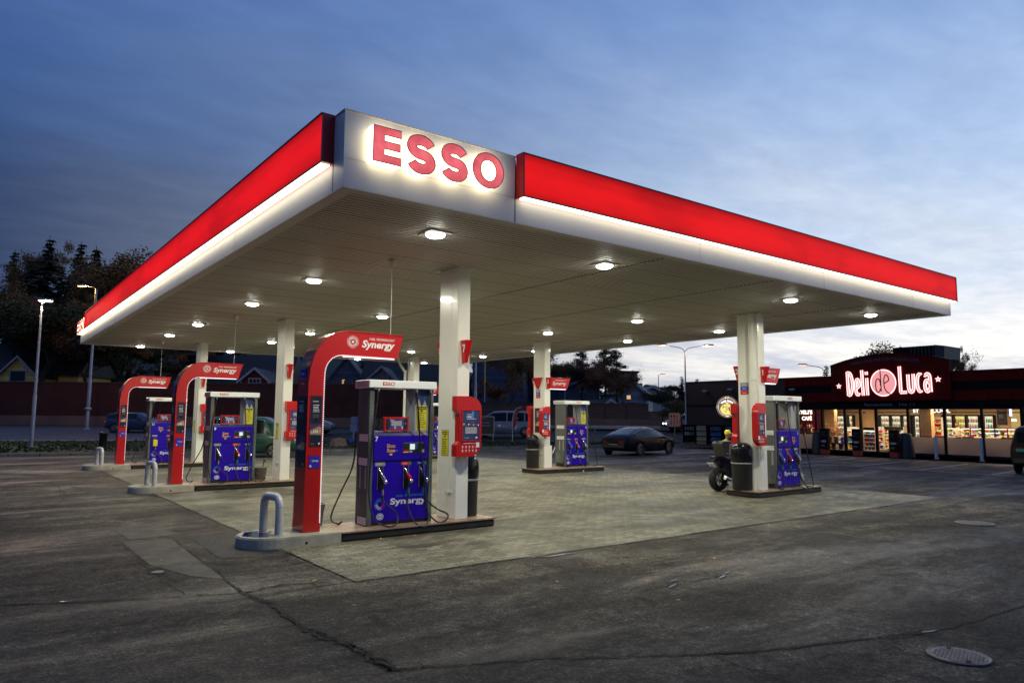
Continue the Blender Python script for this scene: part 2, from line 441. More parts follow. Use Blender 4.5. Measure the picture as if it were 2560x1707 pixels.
def copy_tree(o, parent=None, loc=None, rz=None, label=None, group=None, skip=()):
    c = o.copy(); COL.objects.link(c); c.parent = parent
    if loc is not None: c.location = loc
    if rz is not None: c.rotation_euler = (0,0,rz)
    if label: c['label'] = label
    if group: c['group'] = group
    for ch in list(KIDS(o)):
        if ch.name.split('.')[0] in skip: continue
        copy_tree(ch, c)
    return c
def KIDS(o): return list(o.children)

# text as mesh data (built-in font), cached
_TC = {}
def text_data(s, bold=0, shear=0, ext=0, spacing=1):
    k = (s, bold, shear, ext, spacing)
    if k not in _TC:
        cu = bpy.data.curves.new('t', 'FONT'); cu.body = s; cu.offset = bold; cu.shear = shear; cu.extrude = ext; cu.space_character = spacing
        cu.resolution_u = 3; cu.size = 1
        ob = bpy.data.objects.new('t', cu); COL.objects.link(ob)
        dg = bpy.context.evaluated_depsgraph_get(); dg.update()
        me = bpy.data.meshes.new_from_object(ob.evaluated_get(dg))
        v = [tuple(x.co) for x in me.vertices]; f = [tuple(p.vertices) for p in me.polygons]
        bpy.data.objects.remove(ob); bpy.data.curves.remove(cu); bpy.data.meshes.remove(me)
        _TC[k] = (v, f)
    return _TC[k]
class Sheet:
    """flat printed artwork: origin o, unit vectors u (right) and v (up); each layer 1.5 mm prouder"""
    def __init__(s, o, u, v): s.o = Vector(o); s.u = Vector(u).normalized(); s.v = Vector(v).normalized(); s.n = s.u.cross(s.v); s.mb = MB(); s.L = 1
    def P(s, a, b, l): return s.o + a*s.u + b*s.v + l*.0015*s.n
    def poly(s, pts, m, l=None):
        l = s.L if l is None else l
        s.mb.raw([s.P(a,b,l) for a,b in pts], [tuple(range(len(pts)))], m); return s
    def rect(s, a0, b0, a1, b1, m, l=None): return s.poly([(a0,b0),(a1,b0),(a1,b1),(a0,b1)], m, l)
    def disc(s, a, b, r, m, l=None, n=20, ry=None):
        ry = ry or r
        return s.poly([(a+r*cos(2*pi*i/n), b+ry*sin(2*pi*i/n)) for i in range(n)], m, l)
    def ring(s, a, b, r0, r1, m, l=None, n=24, k=1):
        l = s.L if l is None else l
        vs = [s.P(a+r*cos(2*pi*i/n), b+k*r*sin(2*pi*i/n), l) for r in (r0, r1) for i in range(n)]
        s.mb.raw(vs, [(i, n+i, n+(i+1)%n, (i+1)%n) for i in range(n)], m); return s
    def text(s, txt, a, b, h, m, w=None, bold=.01, shear=0, align='L', l=None, spacing=1):
        """baseline at b, cap height h, optional fitted width w"""
        l = s.L if l is None else l
        v, f = text_data(txt, bold, shear, 0, spacing)
        if not v: return s
        k = h/.70
        x0 = min(p[0] for p in v); x1 = max(p[0] for p in v)
        kx = k if w is None else w/(x1-x0)
        W = (x1-x0)*kx; off = {'L': 0, 'C': -W/2, 'R': -W}[align]
        s.mb.raw([s.P(a+off+(p[0]-x0)*kx, b+p[1]*k, l) for p in v], f, m); return s
    def lines(s, a, b, w, n, dy, h, m, seed=1, l=None, ragged=.35, words=True):
        r = random.Random(seed)
        for i in range(n):
            x = a; end = a+w*(1-ragged*r.random())
            while x < end:
                e = min(end, x+(r.uniform(.12,.3)*w if words else w)); s.rect(x, b-i*dy, e, b-i*dy+h, m, l); x = e+.035*w
        return s
    def burst(s, a, b, r, cols, l=None):
        """the ring of dots round a small disc"""
        rr = random.Random(3)
        for k, (q, n, d) in enumerate(((.52,12,.10),(.66,16,.085),(.80,20,.07),(.95,20,.055))):
            for i in range(n):
                t = 2*pi*(i+.5*(k % 2))/n
                c = cols[int((t/(2*pi))*len(cols)) % len(cols)]
                s.disc(a+q*r*cos(t), b+q*r*sin(t), d*r*rr.uniform(.7,1.25), c, l, 6)
        return s
    def build(s, name, parent=None, label=None): return s.mb.build(name, parent, label)
def arc(cx, cy_, r, a0, a1, n=8, ry=None):
    ry = ry or r
    return [(cx+r*cos(RAD(a0+(a1-a0)*i/n)), cy_+ry*sin(RAD(a0+(a1-a0)*i/n))) for i in range(n+1)]
def stroke(pts, w):
    """closed outline of a constant-width stroke"""
    L, R = [], []
    n = len(pts)
    for i, p in enumerate(pts):
        a = pts[max(i-1,0)]; b = pts[min(i+1,n-1)]
        d = Vector((b[0]-a[0], b[1]-a[1])).normalized(); q = Vector((-d.y, d.x))*w/2
        L.append((p[0]+q.x, p[1]+q.y)); R.append((p[0]-q.x, p[1]-q.y))
    return L, R
def bez(P, n=14):
    """smooth path through 3-D points (Catmull-Rom)"""
    P = [Vector(p) for p in P]; Q = [2*P[0]-P[1]]+P+[2*P[-1]-P[-2]]; out = []
    for i in range(1, len(Q)-2):
        for k in range(n):
            t = k/n
            out.append(.5*((2*Q[i])+(-Q[i-1]+Q[i+1])*t+(2*Q[i-1]-5*Q[i]+4*Q[i+1]-Q[i+2])*t*t+(-Q[i-1]+3*Q[i]-3*Q[i+1]+Q[i+2])*t**3))
    out.append(P[-1]); return out

# ------------------------------------------------------------------ ground
def sheet(name, pts, m, z=None, cat=None, label=None):
    b = MB(); b.raw([(p[0], p[1], (z if z is not None else p[2])) for p in pts], [tuple(range(len(pts)))], m)
    return struct(b.build(name))
def kerbd(c): return 32+(c+22)*.504
def grassd(c): return 45.3+(c+31)*.31
CS = [-150,-90,-60,-40,-31,-22,-12,-4,5.8,12,20,40,80,160]
def ground_z(c, d):
    if d < 47: z = -.03
    elif d < 62: z = -.03+(d-47)/15*.83
    elif d < 70: z = .8
    else:
        s = max(0., min(1., (18-c)/50)); s2 = max(0, min(1, (c-18)/30))
        z = .8+(d-70)*(.05+.13*s) if d < 160 else .8+90*(.05+.13*s)+(d-160)*.02
    return z
def build_ground():
    b = MB(); ds = [-60,-20,0,20,47,50,54,58,62,66,70,80,92,106,122,140,160,200,300,500,900,1500]
    cs = [-1500,-700,-350,-200,-130,-90,-65,-45,-30,-20,-10,0,10,20,32,48,70,100,160,300,700,1500]
    vs = [tuple(cw(c, d, ground_z(c, d))) for d in ds for c in cs]; n = len(cs)
    b.raw(vs, [(i*n+j, i*n+j+1, (i+1)*n+j+1, (i+1)*n+j) for i in range(len(ds)-1) for j in range(n-1)], 'hill', True)
    struct(b.build('terrain'))
    # forecourt asphalt up to the kerb line
    cs2 = [c for c in CS if c >= -40]
    pts = [cw(-45, -30), cw(110, -30), cw(110, kerbd(40)+20)] + [cw(c, kerbd(c)) for c in reversed([c for c in CS if -40 <= c <= 60])]
    sheet('asphalt', pts, 'asphalt', 0)
    # kerb with a visible step
    b = MB()
    line = [c for c in CS if -90 <= c <= 80]
    def strip(mb, f0, f1, z0, z1, m, step=None):
        vs = []
        for c in line: vs += [tuple(cw(c, f0(c), z0)), tuple(cw(c, f1(c), z1))]
        mb.raw(vs, [(2*i, 2*i+2, 2*i+3, 2*i+1) for i in range(len(line)-1)], m)
    strip(b, kerbd, kerbd, 0, .13, 'kerb'); strip(b, kerbd, lambda c: kerbd(c)+.18, .13, .13, 'kerb')
    struct(b.build('kerb'))
    b = MB()   # kerbstone joints
    for i in range(90):
        c = -60+i*1.05; p = cw(c, kerbd(c)-.004, 0); q = cw(c+.03, kerbd(c+.03)-.004, 0)
        b.raw([(p.x,p.y,0),(q.x,q.y,0),(q.x,q.y,.13),(p.x,p.y,.13)], [(0,1,2,3)], 'crack')
    struct(b.build('kerb_joints'))
    b = MB(); strip(b, lambda c: kerbd(c)+.18, lambda c: kerbd(c)+1.3, .134, .128, 'asphalt_patch'); struct(b.build('path'))
    b = MB(); strip(b, lambda c: kerbd(c)+1.3, grassd, .14, .14, 'grass'); struct(b.build('verge'))
    b = MB(); strip(b, grassd, lambda c: grassd(c)+1.6, .17, .18, 'sidewalk'); struct(b.build('pavement'))
    b = MB(); strip(b, lambda c: grassd(c)+1.6, lambda c: max(61.5, grassd(c)+6), .12, .86, 'road_asphalt'); struct(b.build('road'))
    b = MB(); strip(b, lambda c: 61.4, lambda c: 64, .88, .9, 'grass')
    struct(b.build('wall_verge'))
build_ground()
# grass blades of the verge: short tufts
def build_grass():
    r = random.Random(11); b = MB()
    for _ in range(9000):
        c = r.uniform(-34, 14); d0, d1 = kerbd(c)+1.25, grassd(c)+.1
        if d1 <= d0: continue
        d = r.uniform(d0, d1)
        p = cw(c, d, .14); h = r.uniform(.04,.11); a = r.uniform(0, pi); w = r.uniform(.05,.12)
        dx, dy = cos(a)*w, sin(a)*w; lx, ly = r.uniform(-.03,.03), r.uniform(-.03,.03)
        b.raw([(p.x-dx,p.y-dy,.13),(p.x+dx,p.y+dy,.13),(p.x+dx*.6+lx,p.y+dy*.6+ly,.13+h),(p.x-dx*.5+lx,p.y-dy*.5+ly,.13+h)], [(0,1,2,3)], 'grass')
    tag(b.build('grass'), 'short dark green grass on the verge beyond the kerb', 'grass', kind='stuff')
build_grass()
# pavers under the canopy
sheet('paving', [(3.77,7.99),(19.7,7.99),(19.7,32.6),(3.77,32.6)], 'paving_blocks', .004)
# jagged dark joint round the paving, cracks and seams (irregular ribbons)
def jagged(pts, w0, w1, seed, z=.009, m='crack', step=.05, wob=.02):
    r = random.Random(seed); out = []
    for i in range(len(pts)-1):
        a, c = Vector(pts[i]), Vector(pts[i+1]); k = max(1, int((c-a).length/step))
        for j in range(k): out.append(a.lerp(c, j/k))
    out.append(Vector(pts[-1])); ww = 0; b = MB(); L, R = [], []
    drift = 0
    for i, p in enumerate(out):
        q = out[min(i+1, len(out)-1)]-out[max(i-1, 0)]; n = Vector((-q.y, q.x)).normalized()
        drift = drift*.85+r.uniform(-1,1)*wob; t = i/len(out)
        w = (w0+(w1-w0)*t)*r.uniform(.15,1.0)
        L.append(p+n*(drift+w/2)); R.append(p+n*(drift-w/2))
    n = len(out)
    b.raw([(p.x,p.y,z) for p in L]+[(p.x,p.y,z) for p in R], [(n+i, n+i+1, i+1, i) for i in range(n-1)], m)
    return b
def crack(*a, **k): struct(jagged(*a, **k).build('crack'))
crack([(3.77,32),(3.77,20),(3.77,7.98)], .03, .03, 1, wob=.006)
crack([(3.77,7.985),(9,7.98),(14,7.985),(18.8,7.99)], .035, .03, 2, wob=.008)
crack([(0.2,9.2),(0.41, 9.11), (0.95, 8.83), (1.63, 8.56), (2.56, 8.2)], .035, .02, 3)
crack([(2.56, 8.2), (2.62, 7.54), (2.62, 6.59), (2.7, 5.91), (2.72, 5.36), (2.74, 5.11)], .05, .07, 4, wob=.03, step=.03)
crack([(2.50, 8.1), (2.68, 7.5), (2.58, 6.6), (2.78, 5.9), (2.68, 5.3)], .012, .05, 14, wob=.03, step=.03)
crack([(2.74, 5.11), (3.14, 4.94), (3.87, 4.64), (4.64, 4.17), (5.28, 3.78), (5.94, 3.55), (6.79, 3.24), (7.6, 3.02), (9.06, 2.94)], .02, .03, 5, wob=.02, step=.04)
crack([(2.3,5.25),(2.74, 5.11)], .008, .02, 6); crack([(2.0,5.0),(2.4,5.05),(2.74,5.11)], .008, .012, 26)
crack([(2.0, 12.69), (1.99, 10.02), (2.04, 8.5)], .018, .022, 7)
crack([(2.75, 12.42), (2.65, 10.21), (2.54, 8.22)], .014, .04, 8)
crack([(1.05, 16.9), (1.44, 15.53), (1.8, 14.53), (2.0, 12.69), (2.75, 12.42)], .01, .014, 9)
crack([(1.48, 17.82), (2.01, 19.34), (2.05, 21.63), (2.03, 23.74)], .02, .04, 10)
crack([(5.87, 3.35), (5.58, 3.3), (5.3, 3.32), (5.08, 3.29),(4.9,3.2)], .03, .012, 11, wob=.03, step=.03)
crack([(5.05, 3.87), (5.04, 3.38), (5.03, 3.0)], .022, .02, 12, step=.03)
crack([(2.56,8.2),(3.0,8.35),(3.77,8.0)], .03, .01, 13)
crack([(2.75,12.42),(2.9,12.3)], .01, .01, 15)
crack([(18.8,8),(22,8.6),(27,9.6)], .03, .02, 16)
for k, (x, y) in enumerate(((3.1,5.0),(4.5,4.3),(5.3,3.75),(6.6,3.3),(7.1,3.15),(2.65,6.3),(2.7,5.6),(3.5,6.6),(4.3,5.6))):
    r = random.Random(60+k)
    crack([(x,y),(x+r.uniform(-.3,.3),y+r.uniform(-.25,.25)),(x+r.uniform(-.5,.5),y+r.uniform(-.4,.4))], .03, .006, 40+k, wob=.03, step=.03)
sheet('asphalt_patch', [(2.97,12.20),(3.74,12.2),(3.74,9.98),(2.87,10.3)], 'asphalt_patch', .004)
sheet('asphalt_patch', [(2.07,14.11),(2.51,13.93),(2.96,12.78),(2.16,12.58)], 'asphalt_worn', .004)
sheet('asphalt_patch', [(2.02,12.6),(2.7,12.35),(2.62,10.6),(2.58,9.0),(2.3,9.4),(2.03,10.4)], 'asphalt_worn', .004)
sheet('asphalt_patch', [(2.3,22.5),(3.1,21.6),(3.3,19.9),(2.6,19.6)], 'asphalt_patch', .004)
def puddle(x, y, w, h, rot, seed):
    w *= .75; h *= .6
    r = random.Random(seed); n = 26
    pts = []
    for i in range(n):
        t = 2*pi*i/n; k = r.uniform(.72,1.15); a, b_ = w*cos(t)*k, h*sin(t)*k
        pts.append((x+a*cos(rot)-b_*sin(rot), y+a*sin(rot)+b_*cos(rot)))
    sheet('puddle', pts, 'water', .012)
for a in ((6.83,7.84,.45,.05,.0,1),(6.4,7.9,.35,.03,0,9),(6.66,5.67,.14,.03,.3,2),(7.56,5.64,.16,.035,.3,3),(7.8,5.75,.14,.03,.2,7),(6.9,5.85,.12,.03,.1,8),(5.80,3.53,.15,.020,-.45,4),(7.20,3.11,.13,.016,-.3,5),(0.96,8.87,.09,.018,-.5,6),(4.2,4.95,.07,.03,-.4,12)): puddle(*a)
def crumble(pts, n, spread, size, seed):
    r = random.Random(seed); b = MB(); P_ = [Vector(p) for p in pts]
    for _ in range(n):
        i = r.randrange(len(P_)-1); q = P_[i].lerp(P_[i+1], r.random()); g = abs(r.gauss(0, 1)); a = r.uniform(0, 2*pi); q = q+Vector((cos(a), sin(a)))*spread*g
        s_ = size*r.uniform(.3,1)*(1.3 if g < .6 else .7); k = r.choice((3,4,5)); o = r.uniform(0,6)
        b.raw([(q.x+s_*r.uniform(.6,1.3)*cos(o+2*pi*j/k), q.y+s_*r.uniform(.5,1)*sin(o+2*pi*j/k), .0075) for j in range(k)], [tuple(range(k))], 'crack')
    struct(b.build('crumbled_asphalt'))
crumble([(2.56, 8.2), (2.62, 7.54), (2.62, 6.59), (2.7, 5.91), (2.72, 5.36), (2.74, 5.11)], 900, .035, .013, 1)
crumble([(2.66, 6.4), (2.72, 5.6), (2.74, 5.11)], 700, .05, .011, 2)
crumble([(2.74, 5.11), (3.14, 4.94), (3.87, 4.64), (4.64, 4.17), (5.28, 3.78), (5.94, 3.55), (6.79, 3.24), (7.6, 3.02)], 1300, .03, .011, 3)
crumble([(5.0,3.95),(5.5,3.7),(6.5,3.35),(7.2,3.15)], 700, .03, .012, 4)
crumble([(0.41, 9.11), (0.95, 8.83), (1.63, 8.56), (2.56, 8.2)], 500, .04, .012, 5)
crumble([(2.56,8.2),(3.0,8.35),(3.5,8.15)], 260, .05, .012, 6)
crumble([(2.0, 10.2), (1.99, 9.6), (2.1, 9.3)], 300, .12, .012, 7)
crumble([(6.3,5.75),(6.9,5.7),(7.7,5.7)], 500, .10, .012, 8)
crumble([(3.5,6.6),(4.4,5.9),(5.4,5.6)], 500, .45, .010, 9)
# lighter worn areas and the darker strip of the older surfacing
def blotch(x, y, w, h, rot, seed, m, z):
    r = random.Random(seed); n = 40; pts = []
    for i in range(n):
        t = 2*pi*i/n; k = .8+.16*sin(3*t+seed)+.10*sin(7*t+seed*2)+r.uniform(-.05,.05); a_, b_ = w*cos(t)*k, h*sin(t)*k
        pts.append((x+a_*cos(rot)-b_*sin(rot), y+a_*sin(rot)+b_*cos(rot)))
    sheet('oil_stain', pts, m, z)
for k, (x, y, w, h) in enumerate(((5.6,9.6,.5,.16),(6.4,9.3,.35,.12),(8.6,10.2,.4,.12),(5.9,12.6,.45,.14),(6.6,18.4,.5,.15),(17.6,9.5,.5,.14),(17.0,18.3,.6,.16),(9.6,13.8,.3,.1),(12.2,11.2,.25,.1),(19.0,10.0,.7,.2))):
    blotch(x, y, w, h, .1*k, k, 'oil', .0062)
# parking bay lines in front of the shop, painted on the asphalt
b = MB()
def pline(x0,y0,x1,y1,w=.11):
    a, c = Vector((x0,y0)), Vector((x1,y1)); d = (c-a).normalized(); n = Vector((-d.y,d.x))*w/2
    b.raw([(p.x,p.y,.006) for p in (a+n,a-n,c-n,c+n)], [(0,1,2,3)], 'line_paint')
pline(29.6,31,29.3,2)
for y in (27.8,25.3,22.8,20.3,17.8,15.3,12.8,10.3,7.8,5.3): pline(29.6,y,35.6,y+.55)
struct(b.build('parking_lines'))
# ------------------------------------------------------------------ canopy
CX0, CX1, CY0, CY1, CH = 3.33, 20.0, 7.70, 32.17, 4.62
def s_stroke(w=.41, h=.47, t=.115):
    rx, ry = w/2-t/2, h/4-t/4+.004
    top = arc(0, ry, rx, 18, 270, 16, ry); bot = arc(0, -ry, rx, 90, -162, 16, ry)
    pts = top[:-1]+[(0,0)]+bot[1:]
    return stroke(pts, t)
def letter_mesh(ch, h=.44, y0=-.0, y1=-.15):
    """channel letter; front at y1, back at y0; origin at its centre"""
    side, face = MB(), MB()
    if ch == 'E':
        w = .372; a = .095
        poly = [(-w/2,-h/2),(w/2,-h/2),(w/2,-h/2+a),(-w/2+.15,-h/2+a),(-w/2+.15,-.047),(w/2-.01,-.047),(w/2-.01,.047),(-w/2+.15,.047),(-w/2+.15,h/2-a),(w/2,h/2-a),(w/2,h/2),(-w/2,h/2)]
        quads = [[(-w/2,-h/2),(-w/2+.15,-h/2),(-w/2+.15,h/2),(-w/2,h/2)],[(-w/2+.15,-h/2),(w/2,-h/2),(w/2,-h/2+a),(-w/2+.15,-h/2+a)],[(-w/2+.15,-.047),(w/2-.01,-.047),(w/2-.01,.047),(-w/2+.15,.047)],[(-w/2+.15,h/2-a),(w/2,h/2-a),(w/2,h/2),(-w/2+.15,h/2)]]
        n = len(poly)
        side.raw([(x,y0,z) for x,z in poly]+[(x,y1,z) for x,z in poly], [(i,(i+1)%n,n+(i+1)%n,n+i) for i in range(n)], 'letter_side')
        for q in quads: face.raw([(x,y1-.001,z) for x,z in q], [(0,1,2,3)], 'letter_face')
        loop = poly
    elif ch == 'S':
        L, R = s_stroke(.408, .48, .132); n = len(L)
        loop = L+R[::-1]; m_ = len(loop)
        side.raw([(x,y0,z) for x,z in loop]+[(x,y1,z) for x,z in loop], [(i,(i+1)%m_,m_+(i+1)%m_,m_+i) for i in range(m_)], 'letter_side')
        face.raw([(x,y1-.001,z) for x,z in L]+[(x,y1-.001,z) for x,z in R], [(i,i+1,n+i+1,n+i) for i in range(n-1)], 'letter_face')
    else:
        n = 36; ro, ri = (.2525,.240), (.128,.142)
        O = [(ro[0]*cos(2*pi*i/n), ro[1]*sin(2*pi*i/n)) for i in range(n)]; I = [(ri[0]*cos(2*pi*i/n), ri[1]*sin(2*pi*i/n)) for i in range(n)]
        for P_ in (O, I): side.raw([(x,y0,z) for x,z in P_]+[(x,y1,z) for x,z in P_], [(i,(i+1)%n,n+(i+1)%n,n+i) for i in range(n)], 'letter_side', True)
        face.raw([(x,y1-.001,z) for x,z in O]+[(x,y1-.001,z) for x,z in I], [(i,(i+1)%n,n+(i+1)%n,n+i) for i in range(n)], 'letter_face')
        loop = None; loops = [O, I]
    rim = MB()
    for P_ in ([loop] if ch != 'O' else loops):
        pts = [(x, y1-.002, z) for x, z in P_]; rim.tube(pts+[pts[0]], .006, 'letter_rim', 5, False)
    return side, face, rim
canopy = thing('fuel_canopy', 'large flat fuel station canopy with glowing red fascia on white columns', 'canopy', (0,0,0))
def fascia():
    # white fascia boxes: corner panel proud by nothing, lower band under the red boxes
    b = MB()
    b.box(CX0, CX1, CY0, CY0+.16, CH, 4.965, 'white_panel')                # long band, right side
    b.box(CX0, CX0+.16, CY0+.16, CY1, CH, 4.965, 'white_panel')            # left side
    b.box(CX1-.16, CX1, CY0+.16, CY1, CH, 4.965, 'white_panel'); b.box(CX0+.16, CX1-.16, CY1-.16, CY1, CH, 4.965, 'white_panel')
    b.box(5.90, CX1, CY0, CY0+.16, 4.967, 5.46, 'white_panel'); b.box(CX0, CX0+.16, 8.01, 29.9, 4.967, 5.46, 'white_panel')
    b.build('white_fascia', canopy)
    b = MB(); b.box(CX0, 5.87, CY0-.002, CY0+.158, 4.967, 5.545, 'white_panel'); b.build('corner_panel', canopy); b = MB(); b.box(CX0-.002, CX0+.158, CY0+.16, 8.0, 4.967, 5.545, 'white_panel'); b.build('corner_panel', canopy); b = MB()
    b.box(CX0-.002, CX0+.16, 29.92, CY1, 4.967, 5.545, 'white_panel')
    b.build('corner_panel', canopy)
    # thin trims and panel seams
    for bb, m_ in [((5.864, 5.876, CY0-.004, CY0-.0025, CH, 5.5), 'dark_gap')]+[((x-.003, x+.003, CY0-.003, CY0-.0005, CH, 4.95), 'lamp_plate') for x in (9.9,13.9,17.9)]+[((CX0-.004, CX0-.0025, 7.995, 8.006, CH, 5.5), 'dark_gap')]+[((CX0-.003, CX0-.0005, y-.003, y+.003, CH, 4.95), 'lamp_plate') for y in (12,16,20,24,28)]:
        b = MB(); b.box(*bb, m_); b.build('panel_seam', canopy)
    b = MB(); b.box(CX0-.012, 5.88, CY0-.012, CY0+.17, 5.545, 5.56, 'lamp_plate'); b.build('top_trim', canopy)
    b = MB(); b.box(CX0-.012, CX0+.17, CY0+.171, 8.02, 5.545, 5.56, 'lamp_plate'); b.build('top_trim', canopy)
    # red light boxes
    def rbox(x0,x1,y0,y1,ends,name='red_light_box'):
        b = MB(); b.box(x0,x1,y0,y1,4.965,5.565,'red_box_light')
        for e in ends: b.box(*e, 'red_box_end')
        t = .014
        b.box(x0-t,x1+t,y0-t,y1,5.565,5.585,'black_trim'); b.build(name, canopy)
    rbox(5.90, CX1+.02, CY0-.15, CY0-.004, [])
    rbox(CX0-.15, CX0-.004, 8.03, 29.9, [(CX0-.152, CX0+.12, 7.985, 8.028, 4.963, 5.567)])
    b = MB()
    b.box(5.885, 5.90, CY0-.165, CY0-.002, 4.955, 5.585, 'red_box_end'); b.box(CX1+.021, CX1+.033, CY0-.165, CY0, 4.955, 5.585, 'black_trim')
    b.box(5.898, 5.916, CY0-.158, CY0-.151, 4.96, 5.57, 'black_trim')
    b.box(5.90, CX1+.02, CY0-.162, CY0-.151, 4.955, 4.975, 'black_trim')
    b.box(CX0-.162, CX0-.151, 8.03, 29.9, 4.955, 4.975, 'black_trim'); b.box(CX0-.16, CX0-.003, 29.9, 29.92, 4.955, 5.58, 'black_trim')
    b.build('light_box_trim', canopy)
    b = MB(); b.box(5.93, CX1, CY0-.148, CY0-.03, 4.945, 4.964, 'strip_light'); b.build('light_strip', canopy)
    b = MB(); b.box(CX0-.148, CX0-.03, 8.05, 29.88, 4.945, 4.964, 'strip_light'); b.build('light_strip', canopy)
    # roof deck
    b = MB(); b.box(CX0+.17, CX1-.17, CY0+.17, CY1-.17, 5.0, 5.35, 'lamp_plate'); b.build('roof_deck', canopy)
    # letters of the front and the far left corner
    def word(origin, rz, name='sign_lettering'):
        for ch, x, z in (('E',3.815-3.33,5.175),('S',4.283-3.33,5.172),('S',4.773-3.33,5.178),('O',5.305-3.33,5.19)):
            sd, fc, rm = letter_mesh(ch)
            s = sd.build('letter', canopy, 'glowing red channel letter %s on the white canopy corner' % ch)
            s.location = Vector(origin)+Matrix.Rotation(rz,3,'Z')@Vector((x,0,0))+Vector((0,0,z)); s.rotation_euler = (0,0,rz)
            fc.build('letter_face', s); rm.build('letter_rim', s)
    word((CX0, CY0-.004, 0), 0); word((CX0-.004, CY1+.1, 0), RAD(-90))
    # soffit: ribs run with the short lane direction (X)
    b = MB(); y = CY0+.16; p = .1; z0, z1 = CH+.012, CH+.036; vs = []; 
    ys = []
    while y < CY1-.16: ys += [(y, z0), (y+.068, z0), (y+.070, z1), (y+.098, z1)]; y += p
    ys.append((CY1-.16, z0))
    for yy, z in ys: vs += [(CX0+.16, yy, z), (CX1-.16, yy, z)]
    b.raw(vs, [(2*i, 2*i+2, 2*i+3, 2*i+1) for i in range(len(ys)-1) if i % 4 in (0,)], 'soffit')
    b.raw(vs, [(2*i, 2*i+2, 2*i+3, 2*i+1) for i in range(len(ys)-1) if i % 4], 'soffit_groove_shade')  # recess faces painted darker so the ribs read as shaded
    b.build('soffit', canopy)
    b = MB()
    for y in [CY0+.16+.9*i for i in range(1, 27)]: b.box(CX0+.2, CX1-.2, y+.070, y+.082, CH+.006, CH+.011, 'seam_grey')
    for x in (9.2, 12.4, 16.9): 
        yy = CY0+.2
        while yy < CY1-.2: b.box(x, x+.016, yy+.02, yy+.075, CH+.002, CH+.011, 'dark_gap'); yy += .1
    r = random.Random(5)
    for i in range(26):
        for j in range(12): b.lathe([(0,.002),(.012,0)], 'dark_gap', 6, (4+j*1.4+r.uniform(-.2,.2), CY0+.4+.9*i, CH+.004))
    b.build('soffit_seams', canopy)
    b = MB()   # rim angle round the soffit
    b.box(CX0, CX1, CY0, CY0+.17, CH-.012, CH-.002, 'soffit'); b.box(CX0, CX0+.17, CY0+.17, CY1, CH-.012, CH-.002, 'soffit')
    b.box(CX1-.17, CX1, CY0+.17, CY1, CH-.012, CH-.002, 'soffit'); b.box(CX0+.17, CX1-.17, CY1-.17, CY1, CH-.012, CH-.002, 'soffit')
    b.build('soffit_rim', canopy)
fascia()
# columns
COLS = {}
def column(x, y, pipe, w=.27, d=.62):
    b = MB()
    b.cbox(x, x+w, y, y+d, .15, CH+.01, 'column_paint', .012)
    b.box(x-.006, x+w+.006, y+.2, y+.206, .16, CH, 'column_paint')
    c = b.build('column', canopy)
    q = MB(); q.box(x-.14, x+w+.14, y-.1, y+d+.1, CH-.008, CH+.006, 'soffit')
    for i in range(5): q.box(x-.13, x-.02, y-.05+.12*i, y-.01+.12*i, CH-.012, CH-.009, 'dark_gap')
    q.build('column_collar', c)
    if pipe == 'side':
        q = MB(); q.tube([(x-.03,y+.16,.15),(x-.03,y+.16,CH)], .085, 'column_paint', 16)
        q.tube([(x-.03,y+.16,2.9),(x-.03,y+.16,3.0)], .095, 'column_paint', 16); q.tube([(x-.03,y+.16,2.0),(x-.03,y+.16,2.05)], .093, 'column_paint', 16)
        q.build('drain_pipe', c)
    if pipe == 'elbow':
        q = MB(); q.tube(bez([(x-.07,y+d+.1,.15),(x-.07,y+d+.1,3.7),(x-.09,y+d+.12,3.95),(x-.25,y+d+.3,4.35),(x-.3,y+d+.35,4.62)], 6), .06, 'column_paint', 12); q.build('drain_pipe', c)
    q = MB(); q.tube([(x-.015,y+.12,.62),(x-.02,y+.12,.64),(x-.03,y+.2,.64),(x-.02,y+.28,.64),(x-.02,y+.28,.42)], .008, 'column_paint', 6); q.build('earth_clip', c)
    return c
for k, (x, y, p) in {7:(6.89,10.70,None), 9:(6.98,19.75,None), 11:(6.9,28.6,None), 1:(15.93,10.65,'side'), 3:(16.25,19.51,None), 5:(16.05,28.5,'elbow')}.items():
    COLS[k] = (x, y); column(x, y, p)
# round downlights: four along each of six rows
rows = ['front','second','third','fourth','fifth','back']; lanes = ['leftmost','second from the left','third from the left','rightmost']
first = None
for j, y in enumerate((8.92, 13.58, 17.43, 22.57, 26.3, 31.5)):
    for i, x in enumerate((5.33, 8.8, 14.65, 18.3)):
        lab = 'round lit ceiling lamp, %s in the %s row under the canopy' % (lanes[i], rows[j])
        if first is None:
            t = thing('ceiling_lamp', lab, 'ceiling lamp', (x,y,CH), 0, 'round lamps in the canopy ceiling')
            b = MB(); b.cbox(-.19,.19,-.19,.19,-.010,.004,'lamp_plate',.005); b.lathe([(.155,-.012),(.16,-.022),(.15,-.026),(.14,-.022)], 'pump_white', 24); b.build('housing', t)
            b = MB(); b.lathe([(0.001,-.068),(.06,-.065),(.105,-.055),(.13,-.042),(.142,-.020)], 'lamp_disc', 24); b.build('diffuser', t)
            L = bpy.data.lights.new('lamp', 'AREA'); L.shape = 'DISK'; L.size = .3; L.energy = 84; L.color = (1., .972, .76); L.spread = RAD(175)
            lo = bpy.data.objects.new('lamp_light', L); COL.objects.link(lo); lo.parent = t; lo.location = (0,0,-.09)
            first = t
        else: copy_tree(first, None, (x,y,CH), None, lab)
